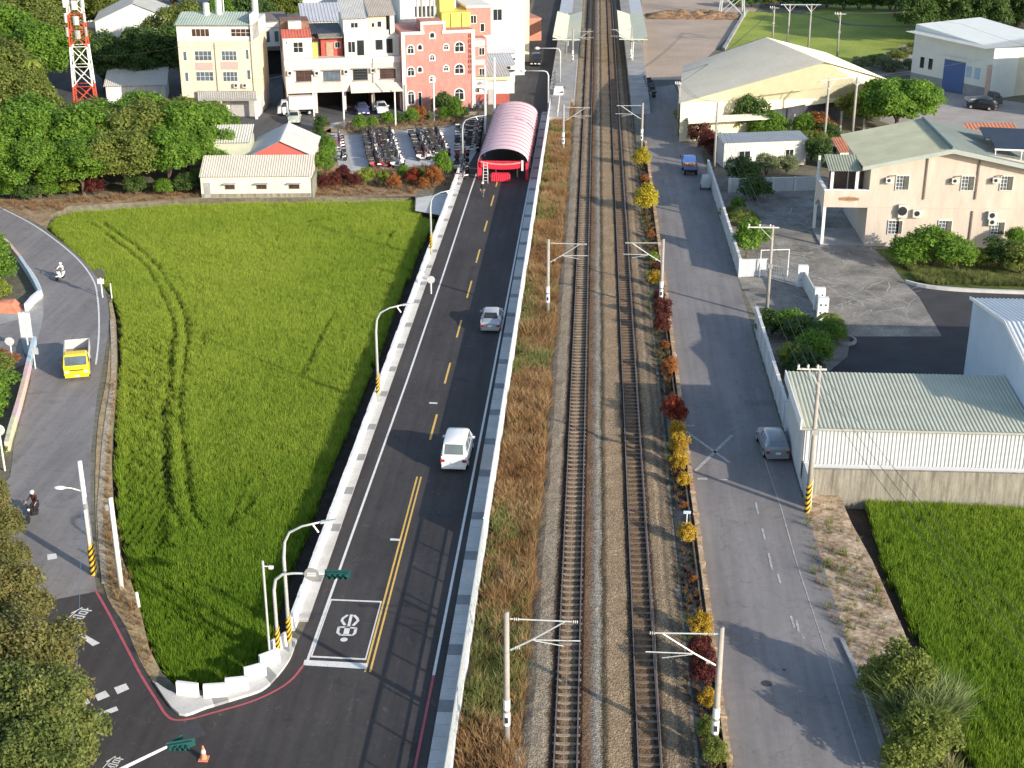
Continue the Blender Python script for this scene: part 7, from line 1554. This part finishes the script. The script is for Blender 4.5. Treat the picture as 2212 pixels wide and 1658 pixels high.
q=P2(1790,745); mb=MB(); 
for k in range(16): a=k*.3927; mb.cbox((.95*math.cos(a),.95*math.sin(a),.12),(.42,.2,.24),0,a+math.pi/2)
o=mb.build('stone_ring',conc_g); o.location=(P2(1832,737)[0]-.4,P2(1832,737)[1],0); tag(o,'pale round stone ring at the edge of the dark yard','planter')
# crotons along the rusty wall
cro={'sy':'yellow','sgo':'golden yellow','sr':'bright red','sw':'wine red','so':'orange','sl':'yellow-green','sb':'olive brown'}
lst=[(1386,345,17,'sy','opposite the blue truck'),(1397,435,24,'sy','largest of the yellow ones'),(1410,553,12,'sl','just left of the second right mast'),(1412,605,15,'sgo','touching the second right mast'),(1424,640,14,'sw','behind the base of the second right mast'),(1432,675,20,'sw','at the foot of the second right mast'),(1430,705,17,'sw','just below the second right mast'),(1446,795,17,'so','alone on the wall beside the wide sunlit patch'),(1458,893,25,'sr','above the golden clump'),
 (1466,935,18,'sgo','topmost of the golden clump'),(1472,965,22,'sgo','second of the golden clump'),(1466,1000,20,'sgo','third of the golden clump'),(1474,1040,15,'sgo','lowest of the golden clump'),(1482,1158,20,'sgo','under the pale blue plate'),(1518,1360,26,'sgo','above the nearest wine-red clump'),(1512,1415,26,'sw','upper part of the dark clump at nearest mast'),(1525,1455,30,'sw','lower part of the dark clump at nearest mast'),(1545,1515,20,'sgo','right behind the nearest right mast'),(1530,1580,24,'sb','at the base of the nearest right mast'),(1545,1630,26,'sb','at the bottom edge beside the rusty wall'),(1402,385,9,'so','small, between the two upper yellow ones'),(1406,505,10,'so','small, below the largest yellow one'),(1437,745,11,'so','small, below the wine-red ones'),(1478,1090,9,'so','small, below the golden clump'),(1500,1250,9,'so','small, half way down to the nearest mast'),(1420,575,9,'sw','small, between two yellow ones')]
for i,(px,py,rp_,k,l) in enumerate(lst):
    g=P(px,py); r_=rp_*math.sqrt(g[0]**2+g[1]**2+CAMH**2)/3091; c=P(px,py,r_*1.0)
    plant(k,'croton_shrub','%s shrub at the rusty wall, %s'%(cro[k],l),'shrub',min(c[0],6.35),c[1],0,r_,r_*(1.0+.35*(rp_>14)),i*.7,'coloured shrubs along the rusty trackside wall')
# scooter park planting
lst=[(794,398,15,'sl','yellow-green','fourth bay'),(828,398,12,'sl','yellow-green','second of the pair in front of the double row'),(853,408,13,'so','orange','right of the yellow-green pair'),(892,398,14,'sr','red','in front of the middle double row'),(905,388,11,'sg','green','behind the red one'),(872,385,12,'sg','green','left of the red one'),(935,402,18,'so','bright orange','large one near the footway'),(955,385,16,'sg','tall green','near the footway'),(965,372,12,'sg','green','behind the tall one'),
 (702,382,17,'sg','tall green','right of the grey-roofed shed'),(712,350,15,'sg','tall bright green','middle of the left column'),(700,322,13,'sc','dark green','top of the left column'),(690,300,12,'sc','dark green','left top by the parking entrance'),(742,395,15,'sw','wine red','right of the tall green one'),(725,405,13,'sw','reddish brown','by the field edge'),(765,405,12,'sw','wine brown','left of the yellow-green pair'),(700,408,12,'sw','brown','at the corner of the cream low building'),(915,408,10,'so','small orange','between red and orange'),(680,395,12,'sc','dark green','behind the cream low building'),
 (695,282,14,'sc','dark green','first of the upper hedge'),(778,282,14,'sg','green','second of the upper hedge'),(805,278,11,'sg','green','third of the upper hedge'),(838,272,13,'sg','green','fourth of the upper hedge'),(862,270,11,'sc','dark green','fifth of the upper hedge'),(890,268,14,'sg','green','sixth of the upper hedge'),(905,262,14,'so','red-tipped','over the upper hedge'),(962,262,13,'sg','green','seventh of the upper hedge'),(985,262,14,'sg','tall green','right end of the upper hedge'),(1000,255,10,'sc','dark green','before the red brick shop base'),(925,262,9,'ss','pale','between hedge plants')]
for i,(px,py,rp_,k,c_,l) in enumerate(lst):
    g=P(px,py); r_=rp_*math.sqrt(g[0]**2+g[1]**2+CAMH**2)/3091; plant(k,'shrub','%s shrub at the scooter park, %s'%(c_,l),'shrub',g[0],g[1],0,r_*1.22,r_*(2.0 if 'tall' in c_ else 1.3),i*.9,'shrubs around the scooter park')
# trees top right
rg=random.Random(20); i=0
for (u,v,h,r_,k) in [(58,262,11,4.6,'C'),(63.5,264,12,4.8,'C2'),(69,262,12,4.8,'C'),(75,264,12,5,'C2'),(81,262,12,5,'C'),(87,265,12,5,'C2'),(61,273,12,5,'C2'),(68,274,13,5,'C'),(75,275,13,5,'C2'),(83,276,13,5,'C'),(91,277,13,5,'C2'),(64,285,13,5,'C'),(73,287,13,5,'C2'),(82,288,13,5,'C'),(92,290,13,5,'C2'),(60,296,12,5,'C'),(71,300,12,5,'C2'),(84,302,12,5,'C'),(96,303,12,5,'C')]:
    plant(k,'broadleaf_tree','dark tree, number %s from the factory side, in the dense wood at top right'%('one two three four five six seven eight nine ten eleven twelve thirteen fourteen fifteen sixteen seventeen eighteen nineteen'.split()[i]),'tree',u,v,0,r_/4,h/9.5,rg.uniform(0,6),'trees of the dark wood at the top right'); i+=1
for i in range(14):
    u=30+i*3.1; v=309+rg.uniform(-2,3)-(i>9)*4; plant(['sg','sc','sb','sc'][i%4],'hedge_tree','%s tree of the hedge line behind the bright field at the top'%(['first','second','third','fourth','fifth','sixth','seventh','eighth','ninth','tenth','eleventh','twelfth','thirteenth','fourteenth'][i]),'tree',u,v,0,2.4,1.7,i,'trees of the far hedge line')
for i,(px,py,r_,k) in enumerate([(1860,150,1.8,'ss'),(1885,142,1.6,'sb'),(1910,150,1.8,'ss'),(1935,132,1.7,'sb'),(1955,125,1.6,'ss'),(1975,112,1.6,'sb'),(1930,155,1.6,'ss'),(1900,135,1.3,'sg'),(1985,140,1.3,'ss'),(1965,150,1.5,'ss')]):
    q=P2(px,py); plant(k,'scrub_bush','%s scrub bush, %s from the left between the bright field and the white factory'%({'ss':'grey-green','sb':'olive','sg':'green'}[k],ordn[i]),'bush',q[0],q[1],0,r_,r_*.6,i,'scrub bushes beside the white factory')
sheet('weedy_patch',[(1840,140),(1900,118),(1995,80),(1990,160),(1850,168)],M('weedy_grey',(.20,.20,.15),.95,.4,.6,.03,col2=(.42,.38,.33),fine=(3,.3)),-.002)
# spoil heap and pylon foot on the sandy lot
mb=MB(); g=random.Random(9); nx,ny=40,14; vs=[]
for j in range(ny+1):
    for i in range(nx+1):
        x=i/nx; y=j/ny; e=max(0,math.sin(math.pi*x))**.5*max(0,math.sin(math.pi*y)); vs.append((-1+x*19+8,y*9,e*(1.2+noise.noise(Vector((x*9,y*4,1)))*1.2)-.03))
mb.add(vs,[(j*(nx+1)+i,j*(nx+1)+i+1,(j+1)*(nx+1)+i+1,(j+1)*(nx+1)+i) for j in range(ny) for i in range(nx)])
q=P2(1400,38); o=mb.build('spoil_heap',M('spoil_brown',(.16,.09,.05),.95,.4,.8,.05,col2=(.38,.24,.14),fine=(2.5,.35)),smooth=True); o.location=(q[0]-7.5,q[1]-2,0); tag(o,'long brown heap of brushwood and soil across the sandy lot','heap')
q=P2(1580,32); t=E('pylon','grey lattice pylon foot at the far edge of the sandy lot','pylon',(q[0],q[1],0)); 
for sx in(-1,1):
    for sy in(-1,1): b=MB(); b.tube([(sx*2.4,sy*2.4,0),(sx*1.1,sy*1.1,16)],.13,6); b.build('leg',galv,t)
b=MB()
for z0,z1 in((0,4),(4,8),(8,12),(12,16)):
    h_=lambda z:2.4-z*.081
    for s in(-1,1):
        b.tube([(-h_(z0),s*h_(z0),z0),(h_(z1),s*h_(z1),z1)],.07,5); b.tube([(h_(z0),s*h_(z0),z0),(-h_(z1),s*h_(z1),z1)],.07,5); b.tube([(s*h_(z0),-h_(z0),z0),(s*h_(z1),h_(z1),z1)],.07,5)
b.build('bracing',galv,t)
# pampas clump
pam_src=tuft('pampas_tuft',blademat('pampas_blade',(.06,.09,.03),(.17,.24,.08),(.36,.42,.18),1.0,.35),60,1.0,.16,.03,9,.95)
q=P2(1985,1560); pts=[];ro=[];sc=[];tn=[]
for k in range(90):
    a=rg.uniform(0,6.28); d=rg.uniform(0,1)**.5*1.35; pts.append((q[0]+d*math.cos(a),q[1]+d*math.sin(a)*1.3,0)); ro.append((rg.gauss(0,.2),rg.gauss(0,.2),rg.uniform(0,6))); s=rg.uniform(1.4,2.7); sc.append((s,s,s)); tn.append(rg.random())
gn_scatter('pampas_grass',pts,ro,sc,tn,pam_src)['label']='tall arching pale green grass clump at the lower right corner of the field'
strip_scatter('red_undergrowth',5.7,6.75,44,170,8,tuft('red_tuft',blademat('red_stem_blade',(.06,.035,.02),(.15,.075,.035),(.32,.20,.09),1.0,.3),12,1.0,.2,.07,12,.5),.25,.6,'wine-brown undergrowth between the shrubs and the rusty wall',lambda x,y:vnoise(x,y,.14,41)+nrng.normal(0,.1,len(x))>.42)

strip_scatter('lawn_hedge',30,50,126,137,16,gr_src,.35,.8,'thick green hedge strip behind the villa kerb',poly=[P2(*p) for p in [(1900,545),(1935,560),(2000,590),(2240,600),(2240,630),(2080,622),(2000,614),(1965,604),(1935,575)]])

strip_scatter('dark_weeds',13,30,52,84,1.6,gr_src,.25,.6,'dark weed tufts dotted over the bare soil patch',poly=[P2(*p) for p in [(1735,1100),(1790,1070),(1840,1140),(1884,1215),(1952,1365),(1975,1430),(1860,1430),(1815,1375),(1765,1280)]])
strip_scatter('pale_scrub',-34,-15,178,205,5,dry_src,.25,.6,'pale dry scrub along the top of the scooter park',poly=[P2(*p) for p in [(740,266),(1020,244),(1016,262),(960,274),(750,290)]])
strip_scatter('brown_scrub',-34,-15,150,176,6,dry_src,.25,.6,'brown scrub under the coloured shrubs of the scooter park',poly=[P2(*p) for p in [(676,424),(690,360),(735,372),(870,362),(1000,350),(990,400),(900,412),(897,422)]])
